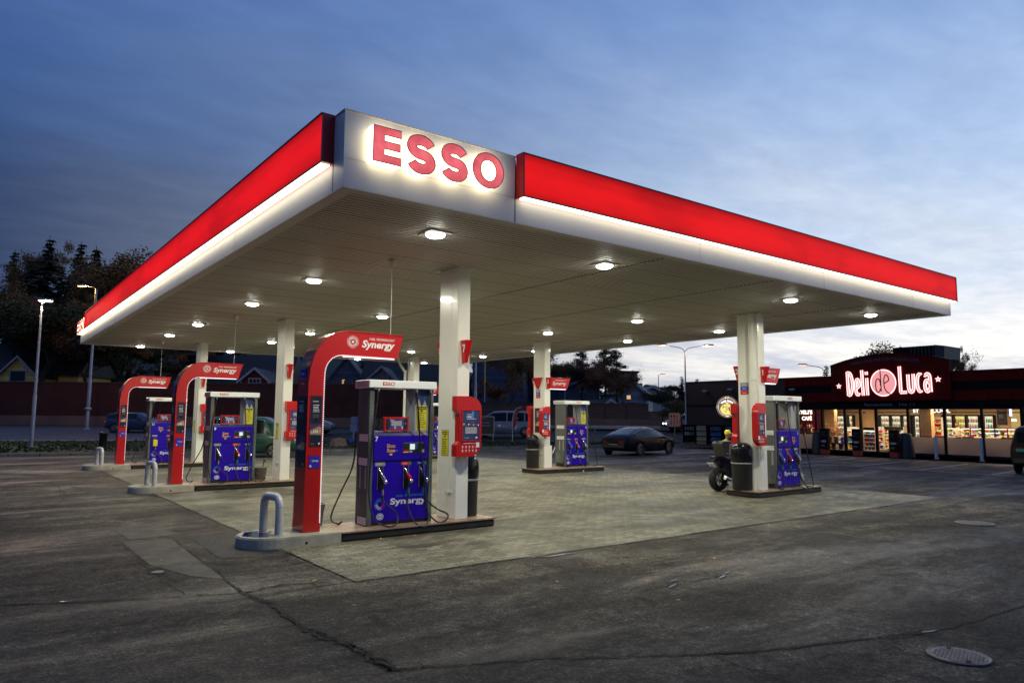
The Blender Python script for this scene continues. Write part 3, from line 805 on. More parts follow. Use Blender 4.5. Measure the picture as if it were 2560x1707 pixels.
# reel drops: a cup on the ceiling with a cable down to each arch
for k, (x, y, w) in enumerate(((5.70,10.97,'nearest'),(5.68,19.95,'middle'),(5.6,28.8,'farthest'))):
    t = thing('cable_drop', 'thin pale cable hanging from a ceiling cup to the %s red arch' % w, 'cable', (x,y,0), 0, 'cables dropping from the canopy to the arches')
    b = MB(); b.lathe([(.02,CH-.12),(.05,CH-.10),(.075,CH-.04),(.08,CH-.004)], 'soffit', 16); b.build('ceiling_cup', t)
    b = MB(); b.tube([(0,0,3.31),(0,0,CH-.11)], .005, 'pump_white', 6); b.build('cable', t)

# ------------------------------------------------------------------ islands
def island(x0, x1, y0, w, left, name_label, conc=None):
    t = thing('pump_island', name_label, 'pump island', (0,0,0), 0, 'raised pump islands')
    b = MB(); b.cbox(x0, x1, y0, y0+w, .0, .135, 'island_side', .03); b.build('kerb', t)
    b = MB(); b.cbox(x0-.015, x1+.015, y0-.02, y0+w+.02, .136, .152, 'island_tile', .02)
    q = x0+.3
    while q < x1: b.box(q, q+.004, y0-.01, y0+w+.01, .1522, .1526, 'island_side'); q += .3
    for q in (y0+.3, y0+.6): b.box(x0, x1, q, q+.004, .1522, .1526, 'island_side')
    b.build('tiled_top', t)
    return t
def plinth(x1, y0, w, lab):
    t = thing('concrete_plinth', lab, 'concrete kerb', (0,0,0), 0, 'rounded concrete island noses')
    cx_ = x1-1.42+w/2
    poly = [(x1,y0),(x1,y0+w)]+arc(cx_, y0+w/2, w/2, 90, 270, 18)
    b = MB(); b.prism(poly, 0, .14, 'concrete'); ins = [(x1-.0,y0+.02),(x1-.0,y0+w-.02)]+arc(cx_, y0+w/2, w/2-.02, 90, 270, 18)
    b.prism(ins, .14, .158, 'concrete')
    b.tube([(x1-.55, y0-.003, .05),(x1-.55,y0+.03,.05)], .022, 'crack', 10)
    b.build('slab', t)
    return t
def hoop(x, y, lab):
    t = thing('hoop_bollard', lab, 'bollard', (x,y,.157), RAD(14), 'galvanised hoop bollards')
    b = MB(); s = .41
    path = [(0,-s/2,0),(0,-s/2,.42)]+[(0,-s/2+.11-.11*cos(RAD(a)),.42+.13*sin(RAD(a))) for a in (20,45,70,90)]+[(0,s/2-.11+.11*sin(RAD(a)),.42+.13*cos(RAD(a))) for a in (0,20,45,70)]+[(0,s/2,.42),(0,s/2,0)]
    b.tube(path, .060, 'steel', 18); b.build('pipe', t)
    b = MB()
    for q in (-s/2, s/2):
        b = MB(); b.lathe([(.0605,.40),(.062,.408),(.0605,.41)], 'galv', 16, (0,q,0)); b.build('weld_seam', t)
        b = MB(); b.lathe([(.085,.0),(.083,.006),(.06,.008)], 'galv', 16, (0,q,0)); b.build('foot_ring', t)
    return t
POS = ['nearest','middle','farthest']
for i, (y, k) in enumerate(((10.55,0),(19.50,1),(28.3,2))):
    island(4.735, 7.65, y, .95, True, 'long dark-edged tiled island under the %s blue pump on the arch side' % POS[i])
    plinth(4.72, y-.02, .99, '%s pale concrete nose with a steel hoop and red arch on it' % POS[i])
    hoop(3.80, y+.48, 'steel hoop bollard on the %s concrete nose' % POS[i])
water = MB(); water.raw([(x,y,.161) for x,y in [(3.36,11.0),(3.5,10.78),(3.72,10.72),(3.83,10.8),(3.78,11.05),(3.9,11.2),(3.72,11.36),(3.5,11.34)]], [tuple(range(8))], 'water')
struct(water.build('puddle'))
island(15.55, 18.45, 10.5, .95, False, 'tiled island carrying pump 1 beside the motorcycle')
island(15.65, 18.75, 19.05, 1.0, False, 'tiled island carrying pump 3 in front of the dark parked car')
island(15.6, 18.5, 28.3, .95, False, 'tiled island at the far side, seen past the white pump header')
# ------------------------------------------------------------------ fuel pumps
# local frame: x right 0..1.22, front face y=0, back y=depth, z=0 on the island top
def hose_path(pts): return bez(pts, 10)
def nozzle(pump, x, z, colr, boot, dy=-.0, flip=1):
    """dispenser nozzle hung in its slot; z = top of the slot"""
    b = MB(); b.box(x-.045, x+.045, -.006, .05, z-.34, z+.02, 'pump_black'); b.box(x-.05, x-.045, -.012, 0, z-.35, z+.03, 'galv'); b.box(x+.045,x+.05,-.012,0,z-.35,z+.03,'galv')
    b.build('nozzle_slot', pump)
    f = flip
    b = MB()
    b.tube([(x-.025*f,.0,z-.01),(x-.015*f,-.03,z-.05),(x+.01*f,-.05,z-.12)], [.013,.015,.018], 'silver', 8)
    n = b.build('nozzle', pump)
    b = MB(); b.tube([(x+.0*f,-.045,z-.09),(x+.03*f,-.058,z-.15),(x+.055*f,-.066,z-.21)], [.022,.034,.038], colr, 10); b.lathe([(.0,-.018),(.030,-.018),(.036,0),(.030,.012)], 'silver', 12, (x+.06*f,-.085,z-.225), None, 'Y')
    b.build('nozzle_cover', n)
    b = MB(); b.tube([(x+.045*f,-.05,z-.21),(x+.02*f,-.05,z-.27),(x+.03*f,-.055,z-.36)], [.03,.024,.016], 'rubber', 8)
    b.tube([(x-.005*f,-.03,z-.12),(x-.03*f,-.05,z-.2),(x+.0*f,-.05,z-.28)], .008, 'rubber', 6); b.build('grip', n)
    b = MB(); b.tube([(x+.03*f,-.055,z-.34),(x+.03*f,-.055,z-.44)], [.019,.021], boot, 10); b.build('swivel', n)
    return (x+.03*f, -.055, z-.44)
def pump(loc, label, number, flip=False, depth=.47, dots=True, yellow_tag=False, notice=True, scale=1, hoses=3, wide=1.0):
    t = thing('fuel_pump', label, 'fuel pump', loc, 0, 'blue fuel pumps')
    W = 1.22*wide; D = depth; X = lambda x: (W-x) if flip else x
    def bx(b, x0, x1, *a):
        q = sorted((X(x0), X(x1))) if flip else (x0, x1); b.box(q[0], q[1], *a); return b
    # plinth and towers
    b = MB(); b.box(.06, W-.02, .03, D-.03, 0, .055, 'pump_black'); b.build('plinth', t)
    tm = 'pump_dots' if dots else 'pump_grey'
    b = MB(); b.cbox(0, .085, 0, D, .0, 2.25, tm, .008); tw = b.build('side_tower', t)
    q = MB()
    for z in (1.37, .98, .02):
        q = MB(); q.box(-.002,-.0004,.03,D-.09,z-.004,z+.118,'plastic_clear')
        for k in range(4): q.box(-.003, -.0021, .03, D-.09, z+k*.03, z+k*.03+.022, 'pump_white')
        q.build('reflector_band', tw)
    for y_ in (.06, .26): q = MB(); q.box(-.003,-.0005,y_,y_+.05,.6,.95,'pump_panel'); q.build('side_handle', tw)
    if not dots:
        q = MB(); q.box(-.003,-.001,.02,D-.02,.02,.5,'pump_dots'); q.box(.02,.07,-.003,-.001,.02,.8,'pump_dots'); q.build('dot_film', tw)
    b = MB(); b.cbox(W-.075, W, 0, D, .0, 2.25, tm, .008); b.build('side_tower', t)
    # lower cabinet, hood, ledge
    b = MB(); b.cbox(.088, W-.078, .006, D-.006, .055, 1.035, 'pump_blue', .008); b.box(.1, W-.09, -.001, .004, 1.037, 1.047, 'pump_black'); b.build('lower_cabinet', t)
    b = MB(); b.cbox(.088, W-.078, -.012, D+.012, 1.05, 1.46, 'pump_blue', .008); b.build('meter_head', t)
    b = MB(); b.prism([(-.012,1.461),(D+.012,1.461),(D-.02,1.53),(.03,1.53)], .075, W-.065, 'pump_blue_dark', 'YZ'); b.build('ledge', t)
    # header
    b = MB(); b.cbox(-.04, W+.03, -.06, D+.06, 2.25, 2.385, 'pump_white', .012); h = b.build('header', t)
    s = Sheet((-.041,D+.05,2.25),(0,-1,0),(0,0,1))
    for k in range(5): s.rect(.03, .02+k*.022, D+.06, .032+k*.022, 'plastic_clear')
    s.build('header_ribs', h)
    s = Sheet((0,-.061,2.25),(1,0,0),(0,0,1)); s.text('ESSO', .20 if not flip else W*.46, .045, .058, 'red_ink', .225, .02); s.build('lettering', h)
    # upper side panel with dark blue triangles and the yellow notice
    x0, x1 = .88*wide, W-.075
    if flip: x0, x1 = x0, x1
    b = MB(); b.box(x0, x1, .05, D-.05, 1.53, 2.25, 'pump_panel'); up = b.build('upper_panel', t)
    s = Sheet((x0,.0495,1.53),(1,0,0),(0,0,1)); w_ = x1-x0
    if notice:
        s.poly([(0,.72),(0,.44),(w_*.3,.56),(w_*.5,.40),(w_*.72,.54),(w_,.38),(w_,.72)], 'navy')
        s.rect(.03,.02,w_-.03,.44,'yellow_ink',2); s.ring(w_/2,.22,0,0,'ink',3)
        s.rect(.036,.40,w_-.036,.425,'ink',3); s.rect(.045,.37,w_-.045,.388,'ink',3); s.rect(w_*.4,.335,w_*.6,.358,'ink',3)
        s.lines(.045,.31,w_-.09,9,.031,.011,'ink',4,3,.3)
    else: s.poly([(.03,.72),(w_-.03,.72),(w_/2,.45)], 'navy'); 
    s.build('notice_sticker', up)
    # framed advertising screen on the ledge
    ax0, ax1 = (.27*wide, .735*wide) if wide > .98 and not flip else (.16, .58)
    if flip: ax0, ax1 = .13, .50
    b = MB(); b.cbox(ax0, ax1, -.01, .05, 1.535, 1.775, 'gloss_red', .006); ad = b.build('screen_frame', t)
    s = Sheet((ax0,-.0105,1.535),(1,0,0),(0,0,1)); aw = ax1-ax0
    s.rect(.03,.03,aw-.03,.21,'poster_purple'); s.rect(.03,.03,.1,.21,'poster_dark',2); s.rect(aw-.1,.03,aw-.03,.21,'poster_dark',2)
    s.text('Synergy',.10,.18,.016,'white_ink',.08,.02,l=3); s.rect(.12,.155,aw-.14,.165,'white_ink',3); s.rect(.13,.09,aw-.14,.145,'pump_panel',3)
    for k in range(6): s.rect(.1+k*.045,.035,.118+k*.045,.05+.018*(k%3),('cyan_ink','pink_ink','white_ink')[k%3],3)
    s.disc(aw-.07,.13,.008,'yellow_ink',4); s.build('advert', ad)
    # display cluster
    s = Sheet((X(0) if not flip else 0,-.0125,0),(1,0,0),(0,0,1))
    dx0 = W-.60 if not flip else .12
    s.rect(dx0,1.16,dx0+.44,1.33,'pump_black')
    s.rect(dx0+.01,1.27,dx0+.12,1.32,'ink',2); s.rect(dx0+.01,1.215,dx0+.12,1.225,'red_ink',2); s.rect(dx0+.01,1.17,dx0+.12,1.2,'red_ink',2); s.rect(dx0+.02,1.18,dx0+.11,1.19,'white_ink',3)
    for k in range(5):
        for j in range(2): s.disc(dx0+.255+j*.022,1.24+k*.018,.006,'cyan_ink',2,6)
    s.rect(dx0+.13,1.175,dx0+.19,1.21,'plastic_clear',2); s.rect(dx0+.34,1.172,dx0+.42,1.225,'plastic_clear',2); s.rect(dx0+.02,1.335,dx0+.42,1.34,'plastic_clear',2)
    pd = s.build('card_terminal', t)
    s = Sheet((0,-.0165,0),(1,0,0),(0,0,1)); s.rect(dx0+.14,1.225,dx0+.235,1.32,'lcd'); s.build('lit_display', pd)
    ox = .33 if not flip else W-.42
    s = Sheet((0,-.0125,0),(1,0,0),(0,0,1))
    s.rect(ox,1.265,ox+.15,1.305,'orange_ink'); s.rect(ox,1.19,ox+.15,1.23,'orange_ink'); s.rect(ox+.05,1.14,ox+.10,1.165,'yellow_ink')
    s.rect(ox,1.315,ox+.05,1.322,'white_ink'); s.rect(ox,1.24,ox+.04,1.247,'white_ink'); s.rect(ox+.16,1.215,ox+.21,1.222,'cyan_ink'); s.rect(ox+.16,1.2,ox+.2,1.207,'cyan_ink')
    s.lines(ox+.01,1.285,.13,1,.01,.008,'ink',3,2); s.lines(ox+.01,1.21,.13,1,.01,.008,'ink',5,2)
    s.disc(.17 if not flip else W-.2, 1.11, .012, 'ink')
    s.build('price_sticker', t)
    if number:
        s = Sheet((0,-.0125,0),(1,0,0),(0,0,1)); s.text(number,(.11 if not flip else W-.155),1.375,.075,'white_ink',None,.03); s.build('pump_number', t)
    # grade labels, nozzles, hoses
    xs = [.22, .70, 1.00] if not flip else [.21, .58, .98]
    if wide < .98 or flip: xs = [x*W/1.22 for x in xs]
    grades = [('grey_ink','silver','silver','Diesel',None),('red_ink','red_plastic','green_plastic','Supreme','green_plastic'),('blue_ink','blue_plastic','green_plastic','Blyfri','green_plastic')]
    if flip: grades = [grades[2], grades[1], grades[0]]
    if yellow_tag: grades[1] = grades[1][:2]+('rubber',)+grades[1][3:]
    tops = []
    for (g, colr, boot, word_, strip_), x in zip(grades, xs):
        s = Sheet((0,.0045,0),(1,0,0),(0,0,1)); s.rect(x-.09,.965,x+.09,1.025,g,1)
        s.text(word_, x-.02, .985, .022, 'white_ink', .09, .01, align='C', l=3)
        if strip_: s.rect(x+.065,.965,x+.105,1.025,strip_,2)
        s.build('grade_label', t)
        tops.append(nozzle(t, x, .93, colr, boot))
    if yellow_tag:
        b = MB(); x = xs[0]; b.cbox(x-.06,x+.09,-.11,-.07,.62,.86,'yellow_ink',.02); b.build('out_of_order_bag', t)
    hd = 2.25
    P_ = tops
    if not flip:
        H = [ [P_[0],(P_[0][0]+.02,-.07,.38),(P_[0][0]+.20,-.16,.20),(P_[0][0]+.17,-.24,.05),(P_[0][0]-.0,-.27,.018),(.04,-.2,.14),(-.02,-.10,.55),(.03,-.08,1.4),(.13,-.05,hd)],
              [P_[1],(P_[1][0]-.03,-.08,.30),(P_[1][0]+.02,-.22,.06),(P_[1][0]+.14,-.345,-.03),(P_[1][0]+.28,-.25,.06),(P_[1][0]+.30,-.11,.5),(P_[1][0]+.20,-.08,1.3),(P_[1][0]+.12,-.05,hd)],
              [P_[2],(P_[2][0]+.02,-.10,.38),(P_[2][0]+.2,-.16,.22),(P_[2][0]+.38,-.22,.12),(P_[2][0]+.30,-.26,.02),(P_[2][0]+.12,-.24,.04),(P_[2][0]-.02,-.12,.35),(P_[2][0]+.05,-.08,1.2),(P_[2][0]+.10,-.05,hd)] ]
    else:
        H = [ [P_[0],(P_[0][0],-.07,.3),(P_[0][0]-.1,-.16,.08),(P_[0][0]-.30,-.22,.02),(P_[0][0]-.40,-.12,.10),(P_[0][0]-.30,-.09,.5),(P_[0][0]-.18,-.07,1.3),(.06,-.05,hd)],
              [P_[1],(P_[1][0]+.02,-.07,.30),(P_[1][0]+.06,-.25,.08),(P_[1][0]+.2,-.52,-.05),(P_[1][0]+.34,-.25,.08),(P_[1][0]+.26,-.10,.5),(P_[1][0]-.0,-.08,1.4),(P_[1][0]-.12,-.05,hd)],
              [P_[2],(P_[2][0],-.07,.30),(P_[2][0]+.08,-.16,.07),(P_[2][0]+.3,-.2,.02),(P_[2][0]+.52,-.14,.06),(P_[2][0]+.46,-.10,.5),(P_[2][0]+.24,-.08,1.4),(P_[2][0]+.08,-.05,hd)] ]
    for k, path in enumerate(H):
        b = MB(); b.tube(hose_path(path), .0135, 'rubber', 7); b.lathe([(.02,0),(.02,-.05),(.015,-.06)], 'galv', 8, (path[-1][0],path[-1][1],hd)); b.build('hose', t)
    # hoses of the other side
    b = MB(); b.tube(hose_path([(.46,D+.05,hd),(.42,D+.05,1.6),(.42,D+.06,.9)]), .0135, 'rubber', 7); b.build('hose', t)
    if not flip:
        b = MB(); b.tube(hose_path([(.03,D+.10,1.5),(.0,D+.14,.95),(-.20,D+.16,.5),(-.38,D+.10,.12),(-.30,D,.02),(-.25,D-.05,.06)]), .0135, 'rubber', 7); b.build('hose', t)
    # brand artwork on the lower cabinet
    s = Sheet((0,.0045,0),(1,0,0),(0,0,1))
    lx = .42 if not flip else .40*W/1.22
    s.burst(.235 if not flip else .17, .345, .10, ['pink_ink','cyan_ink','cyan_ink','white_ink','white_ink','pink_ink'])
    s.text('FUEL TECHNOLOGY', lx+.12, .445, .032, 'cyan_ink', .56 if not flip else .5, .012)
    s.text('Synergy', lx, .33, .095, 'white_ink', .685 if not flip else .62, .03, .0)
    s.build('brand_artwork', t); s = Sheet((0,.0045,0),(1,0,0),(0,0,1))
    ex = .24 if not flip else .17
    s.disc(ex,.145,.068,'white_ink',1,24,.054); s.disc(ex,.145,.058,'pump_blue',2,24,.044); s.disc(ex,.145,.050,'white_ink',3,24,.036)
    s.text('Esso', ex, .132, .032, 'pump_blue', .076, .02, align='C', l=4)
    s.build('oval_emblem', t)
    return t
pump((5.29,10.85,.15), 'blue pump 7, nearest on the arch side, with a dotted grey tower', '7', depth=.44)
pump((5.12,19.88,.15), 'blue pump 9, middle of the arch side, with a bucket at its right', '9', depth=.47)
pump((5.30,28.78,.15), 'farthest blue pump with a yellow bag over its first nozzle', '11', depth=.47, yellow_tag=True)
pump((17.30,19.62,.15), 'blue pump 3 in front of the dark parked car, plain grey tower', '3', flip=True, depth=.53, dots=False, wide=.955)
pump((16.66,10.72,.15), 'blue pump 1 beside the motorcycle, in front of the lit shop', '1', flip=True, depth=.47, dots=False, notice=False, wide=.975)
pump((17.1,28.6,.15), 'blue pump 5 at the far back, mostly hidden behind pump 7', '5', flip=True, depth=.47, dots=False)

# ------------------------------------------------------------------ red arches
def arch(loc, label):
    t = thing('brand_arch', label, 'arch sign', loc, 0, 'red arches over the pumps')
    D = .45; w = .26; top = 3.15; un = 2.755; tipx = 1.64
    outer = [(0,0),(0,2.35)]+[(.62-.62*cos(RAD(a)), 2.35+(top-2.35)*sin(RAD(a))) for a in (12,24,36,48,60,72,84,90)]+[(tipx,top-.01),(tipx-.11,un-.01)]
    inner = [(.54-.28*sin(RAD(a)), un-.30+.30*cos(RAD(a))) for a in (0,18,36,54,72,90)]+[(w,2.3),(w,0)]
    # front shell from convex strips
    b = MB(); poly = outer+inner; n = len(poly)
    for y, fl in ((0, 1), (D, 0)):
        b.raw([(x,y,z) for x,z in poly], [tuple(range(n)) if not fl else tuple(range(n-1,-1,-1))], 'gloss_red')
    b.raw([(x,0,z) for x,z in poly]+[(x,D,z) for x,z in poly], [(i,(i+1)%n,n+(i+1)%n,n+i) for i in range(n)], 'gloss_red')
    b.build('shell', t)
    # raised rim along the outer edge
    b = MB(); b.tube([(x+.012,-.002,z-.0) for x,z in outer[1:-1]], .012, 'gloss_red', 6); b.build('rim', t)
    b = MB(); b.box(-.004,w+.004,-.006,D+.006,0,.16,'gloss_red'); b.build('base_cover', t)
    b = MB(); b.box(.006,w-.006,-.004,-.001,1.0,1.008,'deep_red'); b.build('panel_joint', t)
    # strip of LEDs along the inner edge
    b = MB(); line = [(w-.004, z) for z in np.arange(.15, 2.3, .035)]+[(p[0]-.004,p[1]) for p in inner[5::-1]]
    path = [Vector((p[0],p[1])) for p in [(w-.004,.15),(w-.004,2.3)]+[(q[0],q[1]) for q in inner[5:0:-1]]+[(.54,un),(tipx-.16,un-.008)]]
    acc = 0
    for i in range(len(path)-1):
        a, c = path[i], path[i+1]; L_ = (c-a).length; d = acc
        while d < L_:
            p = a.lerp(c, d/L_); b.box(p.x-.006, p.x+.006, -.012, -.002, p.y-.006, p.y+.006, 'led_dot'); d += .034
        acc = d-L_
    b.build('led_strip', t)
    b = MB(); b.box(.57, tipx-.14, .03, .06, un-.02, un-.011, 'led_dot'); b.build('underside_light', t)
    # lettering on the arm
    def arm(y, u, x0):
        s = Sheet((x0,y,0),u,(0,0,1)); k = 1
        s.burst(.72 if u[0] > 0 else .45, 2.985, .105, ['white_ink'])
        s.disc(.72 if u[0] > 0 else .45, 2.985, .022, 'white_ink'); 
        a = .88 if u[0] > 0 else .60
        s.text('FUEL TECHNOLOGY', a+.13, 3.035, .036, 'white_ink', .47, .016, .25); s.text('Synergy', a, 2.91, .115, 'white_ink', .60, .03, .22)
        return s.build('lettering', t)
    arm(-.0015,(1,0,0),0); arm(D+.0015,(-1,0,0),1.5)
    # poster on the front face and on the outer face
    def poster(s, w_, h_, dim=False):
        k = w_/.2
        s.rect(0,0,w_,h_,'deep_red'); s.rect(.012,.012,w_-.012,h_-.012,'poster_dark',2)
        s.rect(.012,.18*h_/.8,w_-.012,.36*h_/.8,'poster_night',3)
        s.text('Synergy',.05*k,h_-.10,.022,'white_ink',.085*k,.02,l=4); s.disc(.038*k,h_-.09,.009,'pink_ink',4,8)
        s.lines(.05*k,h_-.155,.10*k,1,.03,.012,'white_ink',2,4,.05); s.text('FLERE',.05*k,h_-.20,.03,'white_ink',.085*k,.03,l=4)
        s.lines(.05*k,h_-.228,.10*k,2,.028,.012,'white_ink',3,4,.1); s.lines(.05*k,h_-.30,.10*k,3,.02,.005,'grey_ink',5,4,.1)
        # small lit station picture
        z = .20*h_/.8; s.poly([(.012,z),(w_-.012,z-.01),(w_-.012,z+.09),(w_*.8,z+.125),(w_*.3,z+.075),(.012,z+.05)],'poster_gold',4)
        s.poly([(w_*.1,z+.06),(w_*.78,z+.115),(w_*.78,z+.135),(w_*.1,z+.07)],'red_ink',5); 
        for q in (.3,.45,.6): s.rect(w_*q,z+.02,w_*q+.018,z+.06,'white_ink',5)
        s.disc(w_*.8,.055,.016,'white_ink',4,14); s.rect(w_*.15,.05,w_*.4,.054,'grey_ink',4)
    s = Sheet((.035,-.003,1.30),(1,0,0),(0,0,1)); poster(s,.205,.80); s.build('poster', t)
    s = Sheet((-.003,D-.03,.98),(0,-1,0),(0,0,1)); poster(s,.38,1.12); s.build('side_poster', t)
    s = Sheet((.04,-.003,.97),(1,0,0),(0,0,1)); s.rect(0,0,.185,.2,'deep_red'); s.rect(.006,.006,.179,.194,'blue_ink',2); s.text('Synergy',.06,.11,.028,'white_ink',.10,.025,l=3); s.disc(.035,.12,.014,'pink_ink',3,10); s.disc(.035,.04,.018,'white_ink',3,12); s.build('brand_plate', t)
    s = Sheet((-.003,D-.1,2.22),(0,-1,0),(0,0,1))
    for k, (c, wd) in enumerate((('red_ink','Supreme'),('blue_ink','Blyfri'),('grey_ink','Diesel'))):
        s.rect(0,.15*k,.24,.145+.15*k,'grey_ink',1); s.rect(.008,.15*k+.006,.232,.139+.15*k,c,2); s.text(wd,.12,.15*k+.055,.035,'white_ink',.12,.015,align='C',l=3)
    s.build('price_labels', t)
    s = Sheet((-.003,D-.1,.5),(0,-1,0),(0,0,1)); s.ring(.13,.1,.06,.085,'deep_red'); s.build('emblem', t)
    return t
a1 = arch((4.215,10.80,.15), 'tall glossy red arch nearest the camera, over pump 7')
copy_tree(a1, None, (4.27,19.92,.15), None, 'tall glossy red arch in the middle, over pump 9')
copy_tree(a1, None, (4.33,28.8,.15), None, 'tall glossy red arch farthest back, over the pump with the yellow bag')

# short sign arms fixed to the shop-side columns
def arm_sign(loc, label, L=1.15):
    t = thing('sign_arm', label, 'sign', loc, 0, 'short red sign arms beside columns')
    b = MB(); b.prism([(0,0),(L-.17,0),(L,.40),(0,.40)], 0, .34, 'gloss_red', 'XZ'); b.build('sign_box', t)
    b = MB(); b.box(.02,L-.2,.02,.12,-.022,-.004,'led_dot'); b.build('underside_light', t)
    s = Sheet((0,-.0015,0),(1,0,0),(0,0,1)); s.text('FUEL TECHNOLOGY',L-.72,.29,.038,'white_ink',.52,.012,.25); s.text('Synergy',L-.86,.14,.125,'white_ink',.66,.022,.22); s.build('lettering', t)
    b = MB(); b.box(.2,.3,.1,.2,.4,.43,'galv'); b.box(L-.45,L-.35,.1,.2,.4,.43,'galv'); b.build('fixing', t)
    return t
arm_sign((16.48,19.68,2.95), 'short red arm sign reading Synergy beside column 3')
arm_sign((16.06,10.80,2.86), 'short red arm sign reading ynergy beside column 1, before the shop', 1.08)
arm_sign((16.4,28.7,2.92), 'red arm sign at the far back column, half hidden by the white column')
# inverted number wedges on the columns
def wedge(loc, rz, label, num, a=.065, c=.03, p=.19, q=.10):
    """inverted wedge; sticks out along local -y"""
    t = thing('number_wedge', label, 'number sign', loc, rz, 'red pump number wedges')
    vs = [(-a,0,.40),(a,0,.40),(a,-p,.40),(-a,-p,.40),(-c,0,0),(c,0,0),(c,-q,0),(-c,-q,0)]
    b = MB(); b.raw(vs, [(0,3,2,1),(4,5,6,7),(3,7,6,2),(1,2,6,5),(0,4,7,3),(0,1,5,4)], 'gloss_red'); b.build('body', t)
    if num:
        up = (Vector(vs[0])-Vector(vs[4])); up.y = 0
        s = Sheet(Vector((-a,-.03,.40))-up.normalized()*.27-Vector((.001,0,0)), (0,-1,0), up); s.text(num,.02,.06,.13,'white_ink',None,.035); s.build('number', t)
        s = Sheet(Vector((a,-p+.03,.40))+(-Vector((a-c,0,.4))).normalized()*.27+Vector((.001,0,0)), (0,1,0), (a-c,0,.4)); s.text(num,.03,.06,.13,'white_ink',None,.035); s.build('number', t)
    return t
wedge((7.02,10.70,2.89),0,'red wedge with white number 7 on the nearest column','7')
wedge((7.02,11.32,2.89),RAD(180),'red wedge behind the nearest column, only its edge showing','8')
wedge((7.11,19.75,2.95),0,'red wedge with number 9 on the middle white column','9')
wedge((7.03,28.6,2.95),0,'red wedge with number 11 on the far white column','11')
wedge((16.38,19.51,2.93),0,'red wedge with white number 3 beside the short Synergy arm','3')
wedge((16.25,19.86,2.93),RAD(-90),'blank red inverted wedge on the outer face of column 3',None,.25,.05,.06,.03)
wedge((16.38,20.13,2.93),RAD(180),'red wedge mostly hidden behind column 3','4')
wedge((16.06,10.65,2.85),0,'red wedge with white number 1 on the column by the shop','1')
wedge((16.06,11.27,2.9),RAD(180),'red wedge with number 2 behind the column by the shop','2')

# ------------------------------------------------------------------ payment terminals
def terminal(loc, label, W=.52, mirror=False, rz=0, face=True):
    """red rounded unit; local x right, front towards -y"""
    t = thing('payment_terminal', label, 'payment terminal', loc, rz, 'red payment terminals')
    H = 1.05; r = .2
    poly = [(0,0),(.38*W/.52,0)]+arc(W-r*.8, r, r*.8, -80, 0, 6)+arc(W-r, H-r*1.1, r, 0, 80, 6)+[(.28*W/.52,H),(0,H),(0,.80),(.04,.765),(.065,.74),(.065,.26),(.03,.22),(0,.20)]
    if mirror: poly = [(W-x, z) for x, z in poly][::-1]
    b = MB(); b.prism(poly, 0, .16, 'gloss_red', 'XZ'); b.build('housing', t)
    b = MB(); b.box(.07,W-.03,.16,.17,.1,H-.1,'deep_red'); b.build('back_plate', t)
    if not face: return t
    x0, x1 = (.115*W/.52, W-.045) if not mirror else (.05, W-.12*W/.52)
    b = MB(); e = .018
    for q in ((x0-e,x1+e,.80-.0,.80+e),(x0-e,x1+e,.28-e,.28),(x0-e,x0,.28,.80),(x1,x1+e,.28,.80)): b.box(q[0],q[1],-.012,-.0005,q[2],q[3],'gloss_red')
    b.build('screen_bezel', t)
    s = Sheet((x0,-.001,.28),(1,0,0),(0,0,1)); w = x1-x0; h = .52
    s.rect(0,0,w,h,'navy'); s.rect(w*.45,h*.55,w*.72,h,'poster_purple',2); s.rect(w*.55,h*.72,w*.66,h,'cyan_ink',3)
    s.text('Synergy',w*.24,h-.075,.018,'white_ink',w*.34,.02,l=4); s.text('HER',w*.24,h-.125,.03,'white_ink',w*.3,.04,l=4); s.rect(w*.24,h-.15,w*.8,h-.142,'white_ink',4)
    rr = random.Random(2)
    for k in range(7): s.disc(w*(.08+.14*k), h*(.49+.05*rr.random()), .012+.006*rr.random(), ('yellow_ink','red_ink','white_ink','pink_ink')[k%4], 4, 8)
    s.rect(w*.16,h*.22,w*.84,h*.44,'pump_panel',5); s.rect(w*.5,h*.22,w*.505,h*.44,'grey_ink',6); s.rect(w*.16,h*.33,w*.84,h*.334,'grey_ink',6)
    s.disc(w*.82,h*.09,.022,'white_ink',5,14,.017); s.rect(w*.1,h*.08,w*.4,h*.088,'white_ink',5)
    s.build('screen', t)
    s = Sheet((0,-.001,0),(1,0,0),(0,0,1))
    s.rect(x0+.03,.225,x1-.07,.232,'white_ink')
    for j in range(2):
        for k in range(5): s.disc(x0+.01+k*(x1-x0-.03)/4.6,.17-.065*j,.015,'white_ink',1,10); s.disc(x0+.01+k*(x1-x0-.03)/4.6,.17-.065*j,.006,'red_ink',2,6); s.rect(x0-.005+k*(x1-x0-.03)/4.6,.145-.065*j,x0+.025+k*(x1-x0-.03)/4.6,.149-.065*j,'white_ink')
    cx_ = x1-.03 if not mirror else x0-.0
    s.rect(cx_-.035,.155,cx_+.03,.245,'pump_white',3)
    s.build('card_icons', t)
    return t
terminal((6.80,10.54,1.245),'red payment terminal with a lit blue poster on the nearest column')
terminal((7.05,19.60,1.27),'red payment terminal on the middle white column, beside the arch leg', .5)
terminal((6.97,28.4,1.27),'red payment terminal on the far white column, partly behind an arch', .5)
terminal((15.99,19.33,1.25),'red payment terminal facing us beside the tall poster on column 3', .38, True)
terminal((16.52,20.36,1.27),'red payment terminal back on the far side of column 3', .4, True, RAD(180), False)
terminal((15.55,10.47,1.27),'slim red payment terminal with keypad on the column by the shop', .37, True)
terminal((16.28,11.45,1.27),'red payment terminal back above the black bin by the shop column', .45, True, RAD(180), False)
terminal((15.9,28.3,1.27),'red payment terminal on the far back column behind pump 7', .4, True)
